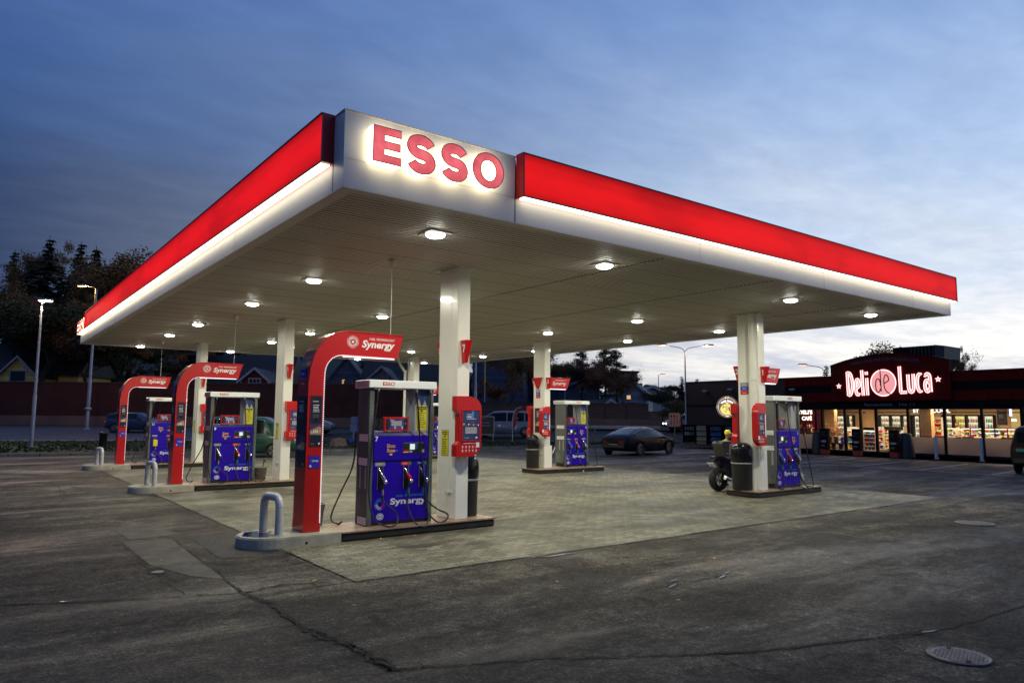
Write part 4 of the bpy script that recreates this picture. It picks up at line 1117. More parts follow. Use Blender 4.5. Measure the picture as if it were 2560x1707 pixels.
# notices fixed to columns
def notice(o, u, w, h, label):
    t = thing('yellow_notice', label, 'notice', o, 0, 'yellow warning notices on columns')
    s = Sheet((0,0,0),u,(0,0,1)); s.rect(0,0,w,h,'ink'); s.rect(.006,.006,w-.006,h-.006,'yellow_ink',2)
    s.lines(.03,h-.045,w-.06,1,.04,.02,'ink',2,3,.1); s.lines(.03,h-.08,w-.06,1,.04,.02,'ink',3,3,.1); s.rect(w*.38,h-.125,w*.62,h-.10,'ink',3)
    s.lines(.03,h-.165,w-.06,9,.032,.011,'ink',4,3,.3); s.build('printed_plate', t)
    return t
notice((6.887,11.18,1.245),(0,-1,0),.24,.45,'yellow warning notice low on the nearest white column')
notice((6.977,20.2,1.26),(0,-1,0),.24,.45,'yellow warning notice on the middle white column')
notice((6.897,29.05,1.26),(0,-1,0),.24,.45,'yellow warning notice on the far white column, between arch and pump')
t = thing('tall_poster', 'tall dark poster with a lit station picture on column 3', 'poster', (16.247,20.04,1.38), 0)
s = Sheet((0,0,0),(0,-1,0),(0,0,1)); s.rect(0,0,.36,.87,'deep_red'); s.rect(.03,.03,.33,.84,'poster_dark',2); s.rect(.03,.25,.33,.42,'poster_night',3); s.text('Synergy',.09,.74,.026,'white_ink',.13,.02,l=3)
s.lines(.1,.69,.15,4,.045,.02,'white_ink',2,3,.2); s.lines(.1,.5,.15,3,.02,.006,'grey_ink',2,3,.2); s.poly([(.04,.24),(.32,.22),(.32,.35),(.22,.42),(.04,.30)],'poster_gold',4); s.poly([(.08,.33),(.24,.41),(.3,.37),(.3,.39),(.23,.43),(.08,.35)],'red_ink',5); s.disc(.26,.09,.02,'white_ink',3,12); s.build('printed_plate', t)
def grades(o, label):
    t = thing('grade_plates', label, 'sign', o, 0, 'stacked grey, blue and red grade plates')
    s = Sheet((0,0,0),(0,-1,0),(0,0,1))
    for k, (c, wd) in enumerate((('red_ink','Supreme'),('blue_ink','Blyfri'),('grey_ink','Diesel'))):
        s.rect(0,.105*k,.24,.098+.105*k,c); s.text(wd,.12,.105*k+.035,.03,'white_ink',.12,.015,align='C',l=2)
    s.build('plates', t)
grades((16.247,19.98,2.60),'three small stacked grade plates under the wedge on column 3')
grades((15.927,11.2,2.55),'three small stacked grade plates on the column by the shop')

# ------------------------------------------------------------------ bins, buckets, cans
def bin_bag(loc, r, label, rz=0, h=.78):
    t = thing('litter_bin', label, 'litter bin', loc, rz, 'black round litter bins on the islands')
    b = MB(); b.lathe([(r*.92,0),(r*.94,.03),(r,h*.9),(r*1.02,h),(r*.9,h+.01)], 'bin_black', 28); b.build('barrel', t)
    # bulging bag hood
    rr = random.Random(int(r*1000)); n = 24; vs = []; prof = [(1.0,h-.12),(1.06,h-.02),(1.04,h+.1),(1.02,h+.22),(.93,h+.31),(.7,h+.37),(.35,h+.39),(.05,h+.385)]
    for q, z in prof:
        for j in range(n):
            tt = 2*pi*j/n; k = 1+.02*sin(5*tt+q*9)+.012*rr.uniform(-1,1); tilt = 0
            vs.append((r*q*k*cos(tt), r*q*k*sin(tt), z-.35*max(0,z-h-.02)*q*max(0,cos(tt-.2))))
    b = MB(); b.raw(vs, [(i*n+j, i*n+(j+1)%n, (i+1)*n+(j+1)%n, (i+1)*n+j) for i in range(len(prof)-1) for j in range(n)], 'bag_black', True); b.build('bag_hood', t)
    b = MB(); b.lathe([(r*1.02,h-.15),(r*1.045,h-.14),(r*1.045,h-.125),(r*1.02,h-.115)], 'galv', 28)
    b.build('strap', t)
    return t
bin_bag((7.36,11.12,.15), .25, 'black bin standing behind the nearest white column')
bin_bag((15.97,19.82,.15), .235, 'black bin with a shiny bag hood beside column 3')
bin_bag((15.74,11.08,.15), .26, 'big black bin with a shiny bag hood beside the motorcycle', 0, .80)
def bucket(loc, label, brush=True):
    t = thing('bucket', label, 'bucket', loc, 0, 'grey buckets on the islands')
    b = MB(); b.lathe([(.0,.0),(.13,0),(.175,.33),(.185,.335),(.185,.355),(.172,.355),(.165,.33),(.125,.04),(0,.04)], 'bucket_grey', 24); b.build('pail', t)
    b = MB(); b.lathe([(.168,.28),(0,.28)], 'pump_black', 20); b.build('water', t)
    if brush:
        b = MB(); b.tube([(.0,.02,.1),(.09,.0,.5)], .012, 'rubber', 8); b.tube([(.085,.0,.47),(.1,0,.54)], .02, 'rubber', 8); b.build('brush', t)
    return t
bucket((6.60,20.2,.15), 'grey bucket with a brush handle beside pump 9')
bucket((4.62,11.4,.16), 'grey bucket half hidden behind the nearest red arch', False)
def jug(loc, rz, label, m='plastic_grey', s=1):
    t = thing('watering_can', label, 'watering can', loc, rz, 'squat grey water cans')
    b = MB(); b.cbox(-.17*s,.17*s,-.11*s,.11*s,0,.25*s,m,.03*s); b.cbox(-.15*s,.12*s,-.09*s,.09*s,.25*s,.30*s,m,.02*s); b.build('body', t)
    b = MB(); b.tube(bez([(-.13*s,0,.29*s),(-.09*s,0,.38*s),(.04*s,0,.38*s),(.12*s,0,.27*s)],6), .017*s, m, 8); b.build('handle', t)
    b = MB(); b.tube([(.14*s,0,.22*s),(.2*s,0,.3*s),(.23*s,0,.36*s)], [.03*s,.022*s,.018*s], m, 8); b.build('spout', t)
    return t
jug((6.42,20.55,.15), .3, 'squat grey water can between pump 9 and the bucket')
jug((6.35,29.0,.15), .2, 'squat grey water can beside the farthest pump', s=1.15)
jug((18.25,11.1,.15), .15, 'pale grey water can at the end of the island by the shop', 'plastic_clear', 1.15)
t = thing('white_box', 'low white service box beside column 3', 'box', (16.5,19.55,.15), 0)
b = MB(); b.cbox(0,.14,0,.25,0,.78,'column_paint',.01); b.build('cabinet', t)
b = MB(); b.tube([(.15,-.01,.5),(.26,-.02,.72)], .012, 'pump_white', 6); b.build('lever', t)
t = thing('white_litter', 'small white scrap of litter at the foot of island 3', 'litter', (17.55,18.9,.012), .4)
b = MB(); b.raw([(0,0,0),(.07,.01,.015),(.09,.06,0),(.02,.07,.02)], [(0,1,2,3)], 'pump_white'); b.raw([(0.01,0.02,.003),(.05,.0,.05),(.06,.05,.05)], [(0,1,2)], 'pump_white'); b.build('scrap', t)
# fallen leaves
lf = random.Random(21)
for k, (x, y) in enumerate(((5.35,10.45),(5.62,10.4),(5.95,10.42),(7.4,10.4),(3.0,13.9),(2.8,17.1),(4.4,6.9),(5.2,7.1),(5.7,6.6),(3.4,8.3),(6.9,9.9),(2.2,10.6),(3.3,7.0),(6.2,5.2),(8.4,6.4))):
    t = thing('fallen_leaf', 'small yellow-brown autumn leaf lying flat on the forecourt', 'leaf', (x,y,.013), lf.uniform(0,6), 'autumn leaves scattered on the ground')
    b = MB(); s_ = lf.uniform(.018,.035); b.raw([(-s_*1.3,0,0),(0,-s_*.6,.003),(s_*1.2,0,.012),(0,s_*.6,.004)], [(0,1,2,3)], 'orange_ink' if k % 3 else 'yellow_ink'); b.build('blade', t)
# covers in the asphalt
mat('cast_iron', (.17,.145,.14), .55, metal=.4, var=.3, scale=8, bump=.5)
def cover(x, y, r, label, dark=False, rz=.3):
    t = thing('manhole_cover', label, 'manhole cover', (x,y,.004), rz, 'round iron covers in the asphalt')
    b = MB(); b.lathe([(r*1.05,0),(r*1.04,.003),(r*1.01,.004)], 'crack', 40); b.build('joint', t)
    b = MB(); b.lathe([(r,.0),(r,.010),(r*.97,.012),(r*.90,.008),(r*.88,.012),(0.001,.012)], 'cast_iron', 40, smooth=False); b.build('lid', t)
    b = MB(); n = 7
    for i in range(-n, n+1):
        for j in range(-n, n+1):
            px, py = i*r*.13+(j%2)*r*.065, j*r*.12
            if px*px+py*py < (r*.80)**2: b.lathe([(r*.052,.0125),(r*.045,.0165),(.001,.0165)], 'cast_iron', 6, (px,py,0), smooth=False)
    b.build('tread_pattern', t)
    b = MB()
    for a in (.5, pi+.5): b.box(r*.72*cos(a)-.03, r*.72*cos(a)+.03, r*.72*sin(a)-.018, r*.72*sin(a)+.018, .0168, .018, 'crack')
    b.build('lifting_hole', t)
cover(6.68,2.66,.235,'round patterned iron cover at the bottom right of the asphalt')
cover(15.35,5.70,.33,'round iron cover farther back on the asphalt, before the shop')
t = thing('valve_box', 'small broken dark valve hole in the asphalt at left', 'valve cover', (2.01,9.86,.004), 0)
b = MB(); rr = random.Random(4); b.raw([(.11*cos(q*pi/9)*rr.uniform(.8,1.2),.08*sin(q*pi/9)*rr.uniform(.8,1.2),.004) for q in range(18)], [tuple(range(18))], 'crack'); b.build('hole', t)
b = MB(); b.lathe([(.075,.006),(.06,.012),(.001,.012)], 'cast_iron', 18); b.build('lid', t)
# ------------------------------------------------------------------ noise walls
def wall_run(c0, c1, d0, d1, z0, z1, base, thick, m, mbase, name, label, posts=None, pitch=3.0, cap='kerb'):
    """wall between two ground points given in camera-aligned ground metres"""
    a, b_ = cw(c0, d0, 0), cw(c1, d1, 0); L_ = (b_-a).length; rz = math.atan2(b_.y-a.y, b_.x-a.x)
    t = thing(name, label, 'noise wall', (a.x,a.y,0), rz)
    b = MB(); b.box(0, L_, 0, thick, z0+base, z1, m); b.build('panels', t)
    b = MB(); b.box(-.02, L_+.02, -.06, thick+.06, z0-.5, z0+base-.003, mbase); b.build('base', t)
    b = MB(); b.box(-.03, L_+.03, -.05, thick+.05, z1+.002, z1+.1, cap); b.build('coping', t)
    if posts:
        x = pitch
        while x < L_-1: p_ = MB(); p_.box(x-.09, x+.09, -.05, -.002, z0+base, z1, posts); p_.build('post', t); x += pitch
    return t
mat('base_concrete', (.17,.115,.09), .85, var=.2, scale=.5); mat('brown_cap', (.06,.04,.03), .7)
wall_run(-75, -7.2, 62.6, 62.6, .85, 4.55, .85, .3, 'red_brick', 'base_concrete', 'brick_wall', 'long dark red brick noise wall beyond the road at left', None, cap='brown_cap')
w2 = wall_run(-7.2, 12.6, 62.6, 66, .85, 3.1, .9, .25, 'fence_board', 'base_concrete', 'board_wall', 'brown board noise wall with posts, lower, behind the parked dark car', 'brown_cap', 2.0, cap='brown_cap')
wall_run(12.65, 19, 66, 72, .85, 2.4, .7, .25, 'fence_board', 'base_concrete', 'board_wall', 'low end piece of brown noise wall behind the arrow sign', 'brown_cap', 2.2, cap='brown_cap')
t = thing('picket_fence', 'dark picket fence on top of the brick wall, seen through the near arch', 'fence', tuple(cw(-16.5,63.4,0)), YAW-pi/2)
b = MB()
for k in range(34): b.box(k*.27, k*.27+.11, 0, .04, 3.3, 5.0+.12*(k % 2), 'brown_cap')
b.build('pickets', t); b = MB(); b.box(0,9.2,.045,.09,3.6,3.7,'brown_cap'); b.box(0,9.2,.045,.09,4.6,4.7,'brown_cap'); b.build('rails', t)

# ------------------------------------------------------------------ houses
mat('white_trim', (.42,.44,.50), .6); mat('win_dark', (.02,.025,.035), .12); emis('win_lit', (1.,.55,.18), .8); mat('chimney', (.05,.04,.04), .8)
def house(pos, rz, L_, W_, h, rh, wall, label, wins=(), roof='tile_roof', trim='white_trim', over=.5, chimney=None, z=None):
    """gable end (width W_) faces local -y; ridge runs along +y"""
    t = thing('house', label, 'house', pos, rz, 'timber houses behind the noise wall')
    b = MB(); b.prism([(-W_/2,0),(W_/2,0),(W_/2,h),(0,h+rh),(-W_/2,h)], 0, L_, wall, 'XZ'); b.build('walls', t)
    k = rh/(W_/2); e = over
    b = MB()
    for s in (-1, 1):
        p = [(0,h+rh+.18),(s*(W_/2+e),h-k*e+.18),(s*(W_/2+e),h-k*e),(0,h+rh)]
        if s > 0: p = p[::-1]
        b.prism(p, -e, L_+e, roof, 'XZ')
    rf = b.build('roof', t)
    if chimney is not None:
        q = MB(); q.box(chimney-.3, chimney+.3, L_*.5, L_*.5+.6, h+rh*.4, h+rh+.8, 'chimney'); q.build('chimney', rf)
    b = MB()
    for s in (-1, 1):
        p = [(0,h+rh+.24),(s*(W_/2+e),h-k*e+.24),(s*(W_/2+e),h-k*e-.06),(0,h+rh-.06)]
        if s > 0: p = p[::-1]
        b.prism(p, -e-.06, -e-.004, trim, 'XZ')
    b.build('bargeboard', t)
    b = MB(); b.box(-W_/2-.02,-W_/2+.16,-.03,-.003,0,h,trim); b.box(W_/2-.16,W_/2+.02,-.03,-.003,0,h,trim); b.build('corner_board', t)
    for (x, zc, ww, hh, kind, bars) in wins:
        f = MB(); q = .12
        for bb in ((x-ww/2-q,x+ww/2+q,zc+hh/2,zc+hh/2+q),(x-ww/2-q,x+ww/2+q,zc-hh/2-q,zc-hh/2),(x-ww/2-q,x-ww/2,zc-hh/2,zc+hh/2),(x+ww/2,x+ww/2+q,zc-hh/2,zc+hh/2)): f.box(bb[0],bb[1],-.07,-.004,bb[2],bb[3],trim)
        for j in range(1, bars+1): f.box(x-ww/2+j*ww/(bars+1)-.03, x-ww/2+j*ww/(bars+1)+.03, -.06, -.02, zc-hh/2, zc+hh/2, trim)
        if bars > 1: f.box(x-ww/2, x+ww/2, -.058, -.022, zc-.02, zc+.03, trim)
        wf = f.build('window', t)
        q = MB(); q.box(x-ww/2, x+ww/2, -.018, -.004, zc-hh/2, zc+hh/2, kind); q.build('pane', wf)
    return t
def hp(px, d, z=0):   # base point on the view column px at distance d
    c = (px-1280)/F_PX*d*1.005; return tuple(cw(c, d, z))
FR = YAW-pi/2     # a house turned square to the picture
def hz(py, px, d): return at(px, py, d).z
# yellow house at far left
p = hp(52, 82, 0); 
yz = hz(893, 52, 82)
t = house((p[0],p[1],0), FR, 9, 4.2, hz(938,52,82), yz-hz(938,52,82), 'house_yellow', 'yellow timber house gable with white trim above the brick wall at left', [(0,hz(940,52,82)+.0,1.7,1.15,'win_dark',0)], over=.35)
t2 = thing('house', 'long dark roof and yellow wall of the house behind the yellow gable', 'house', (p[0],p[1],0), FR, 'timber houses behind the noise wall')
b = MB(); b.box(-9,5.1,3.0,10,0,hz(935,52,82)+.1,'house_yellow'); b.build('walls', t2)
z0 = hz(938,52,85); z1 = hz(862,52,90)
b = MB(); b.prism([(2.3,z0),(10.6,z0),(6.5,z1)], -9.4, 5.5, 'tile_roof', 'YZ'); b.build('roof', t2)
b = MB(); b.box(5.0,5.12,2.9,3.0,0,z0,'white_trim'); b.build('corner_board', t2)
# dark red house
d = 80; p = hp(641, d); h0 = hz(953,641,d); h1 = hz(925,641,d)
house((p[0],p[1],0), FR+.06, 8, 3.1, h0, h1-h0+.1, 'house_red', 'small dark red house gable with a white barred window, between two pumps', [(0,hz(956,641,d)-.05,1.15,.85,'win_dark',2)], over=.32)
t = thing('roof_ridge', 'broad dark roof rising behind the small red gable', 'roof', tuple(hp(600,88)), FR)
b = MB(); z0 = hz(975,600,88); z1 = hz(880,600,88); b.prism([(0,z0),(9,z0),(4.5,z1)], -9, 6, 'tile_roof', 'YZ'); b.box(-8.6,5.6,.4,8.6,0,z0,'house_red'); b.build('slope', t)
t = thing('carport', 'low flat carport roof in front of the red house', 'carport', tuple(hp(640,68)), FR)
zt = hz(1022,640,68); b = MB(); b.box(-4.5,3.4,0,3,zt-.12,zt+.06,'house_pale'); b.build('roof', t)
b = MB(); 
for x in (-4.2,-1.5,1.2,3.1): b.box(x,x+.12,.1,.22,.8,zt-.12,'brown_cap')
b.build('frame', t)
# blue house with a steep gable, seen through the near arch
d = 84; p = hp(868, d); h0 = hz(945,868,d); h1 = hz(897,868,d)
house((p[0],p[1],0), FR+.1, 9, 3.6, h0, h1-h0+.2, 'house_blue', 'steep blue house gable with one dimly lit window, inside the near arch', [(-.35,hz(959,860,d),.42,.95,'win_lit',1),(1.1,hz(959,885,d),.5,.9,'win_dark',0)], over=.3, trim='house_blue')
d = 80; p = hp(957, d); h0 = hz(948,957,d); h1 = hz(922,957,d)
house((p[0],p[1],0), FR-.02, 9, 2.9, h0, h1-h0+.15, 'house_grey', 'grey board house with pale bargeboards behind the nearest pump header', [], over=.35, chimney=None, trim='house_pale')
t = thing('house', 'wide grey-blue side wall under the pale gable, beside the blue house', 'house', tuple(hp(985,84)), FR, 'timber houses behind the noise wall')
b = MB(); zt = hz(972,985,84); b.box(-3.6,6,0,6,0,zt,'house_grey'); b.build('walls', t); z1 = hz(905,985,88)
b = MB(); b.prism([(-.4,zt),(6.6,zt),(3,z1)], -4, 6.5, 'tile_roof', 'YZ'); b.build('roof', t)
# blue block house between pump and column
t = house(tuple(hp(1245,92)), FR-.1, 8, 6.5, hz(900,1245,92), 1.0, 'house_blue', 'dark blue house half hidden by trees, right of the nearest column', [(1.2,hz(960,1245,92),.9,1.1,'win_dark',1)], over=.3, trim='house_blue')
# right-hand group
d = 88; p = hp(1455, d); h0 = hz(968,1455,d); h1 = hz(952,1455,d)
house((p[0],p[1],0), FR+.25, 9, 4.6, h0, h1-h0, 'house_blue', 'blue gabled house behind the red arm sign of column 3', [(0,hz(972,1455,d),.55,.55,'win_dark',0)], over=.35, trim='house_pale')
d = 72; p = hp(1525, d); h0 = hz(1020,1525,d); h1 = hz(1001,1525,d)
house((p[0],p[1],0), FR+.2, 6, 1.9, h0, h1-h0, 'house_pale', 'little pale gabled outbuilding just above the noise wall', [], over=.2, roof='tile_roof')
d = 95; p = hp(1582, d); h0 = hz(985,1582,d); h1 = hz(958,1582,d)
house((p[0],p[1],0), FR-.3, 7, 3.6, h0, h1-h0, 'house_pale', 'pale house with two lit small windows behind the bushes', [(-.4,hz(1012,1582,d),1.0,.7,'win_dark',2),(-.6,hz(993,1582,d),.5,.5,'win_lit',0)], over=.3)
d = 110; p = hp(1625, d); h0 = hz(985,1625,d); h1 = hz(968,1625,d)
house((p[0],p[1],0), FR+.5, 8, 6.4, h0, h1-h0, 'house_pale', 'grey house with a dark roof and chimney under the evening sky', [(-1,hz(1000,1625,d),.8,.9,'win_dark',1)], over=.4, chimney=1.4)
d = 120; p = hp(1572, d)
t = thing('apartment_block', 'tall white apartment block on the hill behind the pines', 'building', tuple(hp(1572,d)), FR+.3)
b = MB(); zt = hz(932,1572,d); b.box(-1.6,1.6,0,5,0,zt,'house_pale'); b.build('walls', t); b = MB(); b.box(-1.8,1.8,-.2,5.2,zt+.003,zt+.35,'tile_roof'); b.build('roof', t)
for k in range(4):
    b = MB(); b.box(-1.0,-.3,-.03,-.004,zt-2.2-k*2.6,zt-1.1-k*2.6,'win_dark'); b.build('window', t)
    b = MB(); b.box(.4,1.1,-.03,-.004,zt-2.2-k*2.6,zt-1.1-k*2.6,'win_dark'); b.build('window', t)
t = thing('flat_roof_house', 'flat roofed pale house on the slope, just right of column 3', 'house', tuple(hp(1375,100)), FR)
zt = hz(928,1375,100); b = MB(); b.box(-4,1.6,0,5,0,zt,'house_blue'); b.build('walls', t); b = MB(); b.box(-4.4,2.1,-.6,5.4,zt+.003,zt+.35,'house_pale'); b.build('roof', t)
d = 74; p = hp(1762, d); h0 = hz(1015,1762,d)
house((p[0],p[1],0), FR+.2, 2.5, 5.6, h0, 2.3, 'house_blue', 'blue house corner with a white bargeboard right beside the shop wall', [(-.6,h0-1.3,.7,1.0,'win_dark',1)], over=.35)

# ------------------------------------------------------------------ trees
mat('bark', (.035,.027,.02), .9, var=.3, scale=8, bump=.5)
mat('leaf_spruce', (.017,.028,.016), .8, var=.5, scale=.9)
mat('leaf_brown', (.26,.145,.045), .8, var=.55, scale=.8)
mat('leaf_rust', (.19,.085,.035), .8, var=.5, scale=.8)
mat('leaf_green', (.055,.062,.02), .8, var=.5, scale=.8)
mat('leaf_pine', (.022,.028,.015), .8, var=.5, scale=.8)
def leafq(b, p, s, r, m):
    a = Vector((r.gauss(0,1), r.gauss(0,1), r.gauss(0,1))).normalized(); c = a.orthogonal().normalized(); d = a.cross(c)
    w = s*r.uniform(.6,1.2); h = s*r.uniform(.35,.8)
    b.raw([p-c*w, p-d*h, p+c*w, p+d*h], [(0,1,2,3)], m)
def grow(b, p, d, L_, rad, depth, r, tips, m='bark', up=.25, spread=.6):
    pts = [p]; rs = [rad]; q = Vector(p); dd = Vector(d).normalized()
    for k in range(3):
        dd = (dd+Vector((r.gauss(0,.16), r.gauss(0,.16), r.gauss(0,.10)+up*.12))).normalized(); q = q+dd*L_/3; pts.append(q.copy()); rs.append(rad*(1-.18*(k+1)))
    b.tube(pts, rs, m, 5 if depth > 1 else 4, False)
    if depth == 0: tips.append((q.copy(), dd.copy())); return
    n = 3 if depth > 1 else r.choice((2, 3))
    for i in range(n):
        ax = dd.orthogonal().normalized(); ax.rotate(Matrix.Rotation(r.uniform(0,2*pi), 3, dd)); nd = (dd+ax*spread*r.uniform(.7,1.3)+Vector((0,0,up*.3))).normalized()
        grow(b, pts[-1] if i else pts[-2], nd, L_*r.uniform(.62,.85), rs[-1]*.62, depth-1, r, tips, m, up, spread)
def broad_tree(name, seed, H, leaf, leaves=5000, spread=.6, up=.3, lq=.16, trunk=.22, bare=False, cl=1.0):
    r = random.Random(seed); t = thing(name, 'x', 'tree')
    tr = MB(); tips = []
    grow(tr, Vector((0,0,0)), Vector((0,0,1)), H*.36, trunk, 4, r, tips, 'bark', up, spread)
    tr.build('trunk', t)
    b = MB(); per = max(1, leaves//max(1, len(tips)))
    for q, dd in tips:
        if r.random() < .12: continue
        rad = cl*r.uniform(.5,1.15)
        for _ in range(int(per*r.uniform(.3,1.6))):
            o = Vector((r.gauss(0,1), r.gauss(0,1), r.gauss(0,.8))).normalized()*(r.random()**.45)*rad*1.05; leafq(b, q+o-dd*r.uniform(0,.6), lq, r, leaf)
    if b.f: b.build('crown', t)
    t['h'] = H
    return t
def spruce_tree(seed, H, R_, m='leaf_spruce'):
    r = random.Random(seed); t = thing('spruce_tree', 'x', 'tree')
    tr = MB(); tr.tube([(0,0,0),(0,0,H*.5),(.05,0,H)], [.2,.12,.02], 'bark', 7, False)
    b = MB(); z = H*.08
    while z < H*.985:
        k = 1-z/H; n = int(6+9*k); L0 = R_*(k**.8)
        for i in range(n):
            a = r.uniform(0, 2*pi); L_ = L0*r.uniform(.65,1.15)+.08; dr = r.uniform(.18,.45); seg = max(2, int(L_/.28))
            tr.tube([(0,0,z),(L_*cos(a)*.95,L_*sin(a)*.95,z-dr*L_*.8)], [.025,.008], 'bark', 3, False)
            for j in range(seg+1):
                f = (j+.6)/(seg+1); p = Vector((L_*f*cos(a), L_*f*sin(a), z-dr*L_*f+.10*f*f*L_)); w = .34*(1-f*.6)*min(1, L_)+.06
                for _ in range(3):
                    o = Vector((r.gauss(0,.10), r.gauss(0,.10), -r.uniform(0,.26)*w*2)); tx = Vector((-sin(a), cos(a), 0))*w*r.uniform(.5,1); ax_ = Vector((cos(a), sin(a), -.4))*r.uniform(.12,.26)
                    b.raw([p+o-tx, p+o-ax_*.6, p+o+tx, p+o+ax_+Vector((0,0,-.08))], [(0,1,2,3)], m)
        z += .30+.16*k*r.uniform(.6,1.3)
    tr.build('trunk', t); b.build('crown', t); t['h'] = H; return t
def pine_tree(seed, H):
    r = random.Random(seed); t = thing('pine_tree', 'x', 'tree'); tr = MB(); b = MB()
    tr.tube([(0,0,0),(.1,0,H*.4),(-.05,.05,H*.75),(.1,0,H*.97)], [.22,.18,.11,.03], 'bark', 8, False)
    for _ in range(46):
        z = H*r.uniform(.42,.98); k = (1-z/H); L_ = (.4+3.0*k**.55)*r.uniform(.4,1.0); a = r.uniform(0, 2*pi)
        e = Vector((L_*cos(a), L_*sin(a), z+.25*L_)); tr.tube([(0,0,z),tuple(e*.5+Vector((0,0,z*.5))),tuple(e)], [.05,.035,.015], 'bark', 4, False)
        for _c in range(3):
            c = e*r.uniform(.75,1.0)+Vector((0,0,z*.12)); c = Vector((e.x*r.uniform(.5,1.05), e.y*r.uniform(.5,1.05), e.z+r.uniform(-.1,.3)))
            for _ in range(24): leafq(b, c+Vector((r.gauss(0,.34), r.gauss(0,.34), r.gauss(0,.17))), .15, r, 'leaf_pine')
    tr.build('trunk', t); b.build('crown', t); t['h'] = H; return t
PROTO = {
 'spruce': spruce_tree(1, 14, 3.1), 'spruce2': spruce_tree(2, 11, 2.0), 'pine': pine_tree(3, 14),
 'birch': broad_tree('birch_tree', 4, 12, 'leaf_brown', 14000, .40, .8, .09, .16, cl=.75),
 'brown': broad_tree('autumn_tree', 5, 10, 'leaf_brown', 15000, .60, .38, .10, .24, cl=.85),
 'rust': broad_tree('autumn_tree', 6, 10, 'leaf_rust', 15000, .62, .33, .10, .24, cl=.85),
 'green': broad_tree('leafy_tree', 7, 8, 'leaf_green', 14000, .66, .28, .10, .2, cl=.85),
 'bare': broad_tree('bare_tree', 8, 10, 'leaf_rust', 700, .5, .55, .09, .15, cl=.7),
}
USED = set()
for k, o in PROTO.items():   # true height of each prototype
    zs = [ (v.co.z) for c in o.children for v in c.data.vertices]; o['h'] = sorted(zs)[int(len(zs)*.9985)]
def tree(kind, px, top, d, label, zbase=None, wide=1.0, rz=None):
    """kind stands so that its tip shows at source pixel (px, top) from the photograph's viewpoint; d metres ahead"""
    o = PROTO[kind]; c = (px-1280)/F_PX*d; z0 = ground_z(c, d)-.1 if zbase is None else zbase
    zt = hz(top, px, d); s = (zt-z0)/o['h']; base = hp(px, d, z0)
    rz = random.Random(px*7+top).uniform(0, 6) if rz is None else rz
    if kind in USED: t = copy_tree(o, None, base, rz, label)
    else: t = o; USED.add(kind); t.location = base; t.rotation_euler = (0,0,rz); t['label'] = label
    t.scale = (s*wide, s*wide, s); t['group'] = 'trees behind the road and houses'
    return t
T = tree
T('birch', 50, 580, 98, 'tall brown autumn birch, highest crown at the far left', wide=.85)
T('spruce', 107, 592, 95, 'dark pointed spruce right of the tall brown birch')
T('brown', 5, 700, 92, 'brown leafy tree cut by the left picture edge', wide=1.2)
T('spruce', 188, 604, 100, 'dark pointed spruce, tallest of the pair left of the canopy tip')
T('spruce2', 226, 618, 98, 'slim rust-dark spruce right next to the taller one', wide=1.1)
T('brown', 80, 730, 86, 'low brown tree behind the yellow house roof', wide=1.3)
T('birch', 148, 715, 84, 'olive-brown birch between the lit lamp post and the orange lamp', wide=1.35)
T('green', 30, 745, 90, 'dark green tree above the yellow house at far left', wide=1.6)
T('spruce2', 158, 690, 104, 'small dark spruce filling the gap between two spruces', wide=1.3)
T('brown', 330, 628, 96, 'thin half-bare tree whose twigs reach over the red fascia', wide=1.15)
T('bare', 292, 668, 92, 'bare pale-twigged tree left of the canopy edge')
T('green', 255, 730, 95, 'dark tree behind the orange street lamp', wide=1.5)
T('spruce', 140, 662, 101, 'dark spruce between the two tallest pointed ones')
T('spruce2', 68, 645, 92, 'slim spruce just right of the tall brown birch')
T('spruce', 22, 625, 102, 'dark spruce near the left picture edge')
T('spruce2', 262, 660, 96, 'slim spruce left of the bare twigs above the canopy edge')
T('rust', 200, 745, 88, 'rust coloured tree below the tall spruce pair', wide=1.4)
T('green', 120, 760, 80, 'round dark bush above the brick wall, left of the far lamp pole', wide=1.7)
T('rust', 230, 800, 80, 'dark bushy tree behind the far lamp pole', wide=1.5)
T('green', 330, 850, 84, 'dark bushes above the wall between the lamp pole and the far arch', wide=1.8)
T('brown', 430, 820, 90, 'dark tree behind the far arches, under the canopy', wide=1.7)
T('green', 530, 800, 96, 'dark broad tree behind the red house roof', wide=1.8)
T('rust', 760, 820, 100, 'dark tree between the red house and the blue gable', wide=1.7)
T('green', 1060, 840, 104, 'dark tree behind the grey house and nearest pump', wide=2.0)
T('green', 1180, 850, 100, 'dark tree behind the nearest column', wide=1.7)
T('brown', 1268, 862, 78, 'broad brown autumn tree under the canopy edge, right of the nearest column', wide=1.25)
T('rust', 1235, 950, 70, 'small low rust tree above the wall by the feather flag', wide=1.5)
T('green', 1330, 862, 96, 'dark tree just left of column 3', wide=1.3)
T('birch', 1400, 885, 90, 'brown birch right of column 3 under the canopy edge', wide=1.1)
T('bare', 1378, 880, 96, 'bare twiggy tree against the sky at column 3', wide=1.2)
T('pine', 1455, 868, 88, 'left of two tall pines rising behind the houses')
T('pine', 1512, 862, 86, 'tall dark pine in the middle of the group', wide=1.15)
T('pine', 1541, 872, 90, 'right pine of the group, against the bright sky', wide=1.1)
T('rust', 1530, 915, 76, 'wide rust autumn tree in front of the pines', wide=1.35)
T('brown', 1440, 935, 96, 'brown tree between column 3 and the pines', wide=1.3)
T('rust', 1490, 890, 84, 'dense rust tree between the pines', wide=1.1)
T('green', 1420, 905, 92, 'dark dense tree left of the pines', wide=1.3)
T('brown', 1560, 935, 84, 'low brown tree under the right pine', wide=1.2)
T('bare', 1585, 912, 98, 'small bare tree right of the pines')
T('green', 1650, 975, 72, 'round green bush above the wall, left of the shop', wide=1.9)
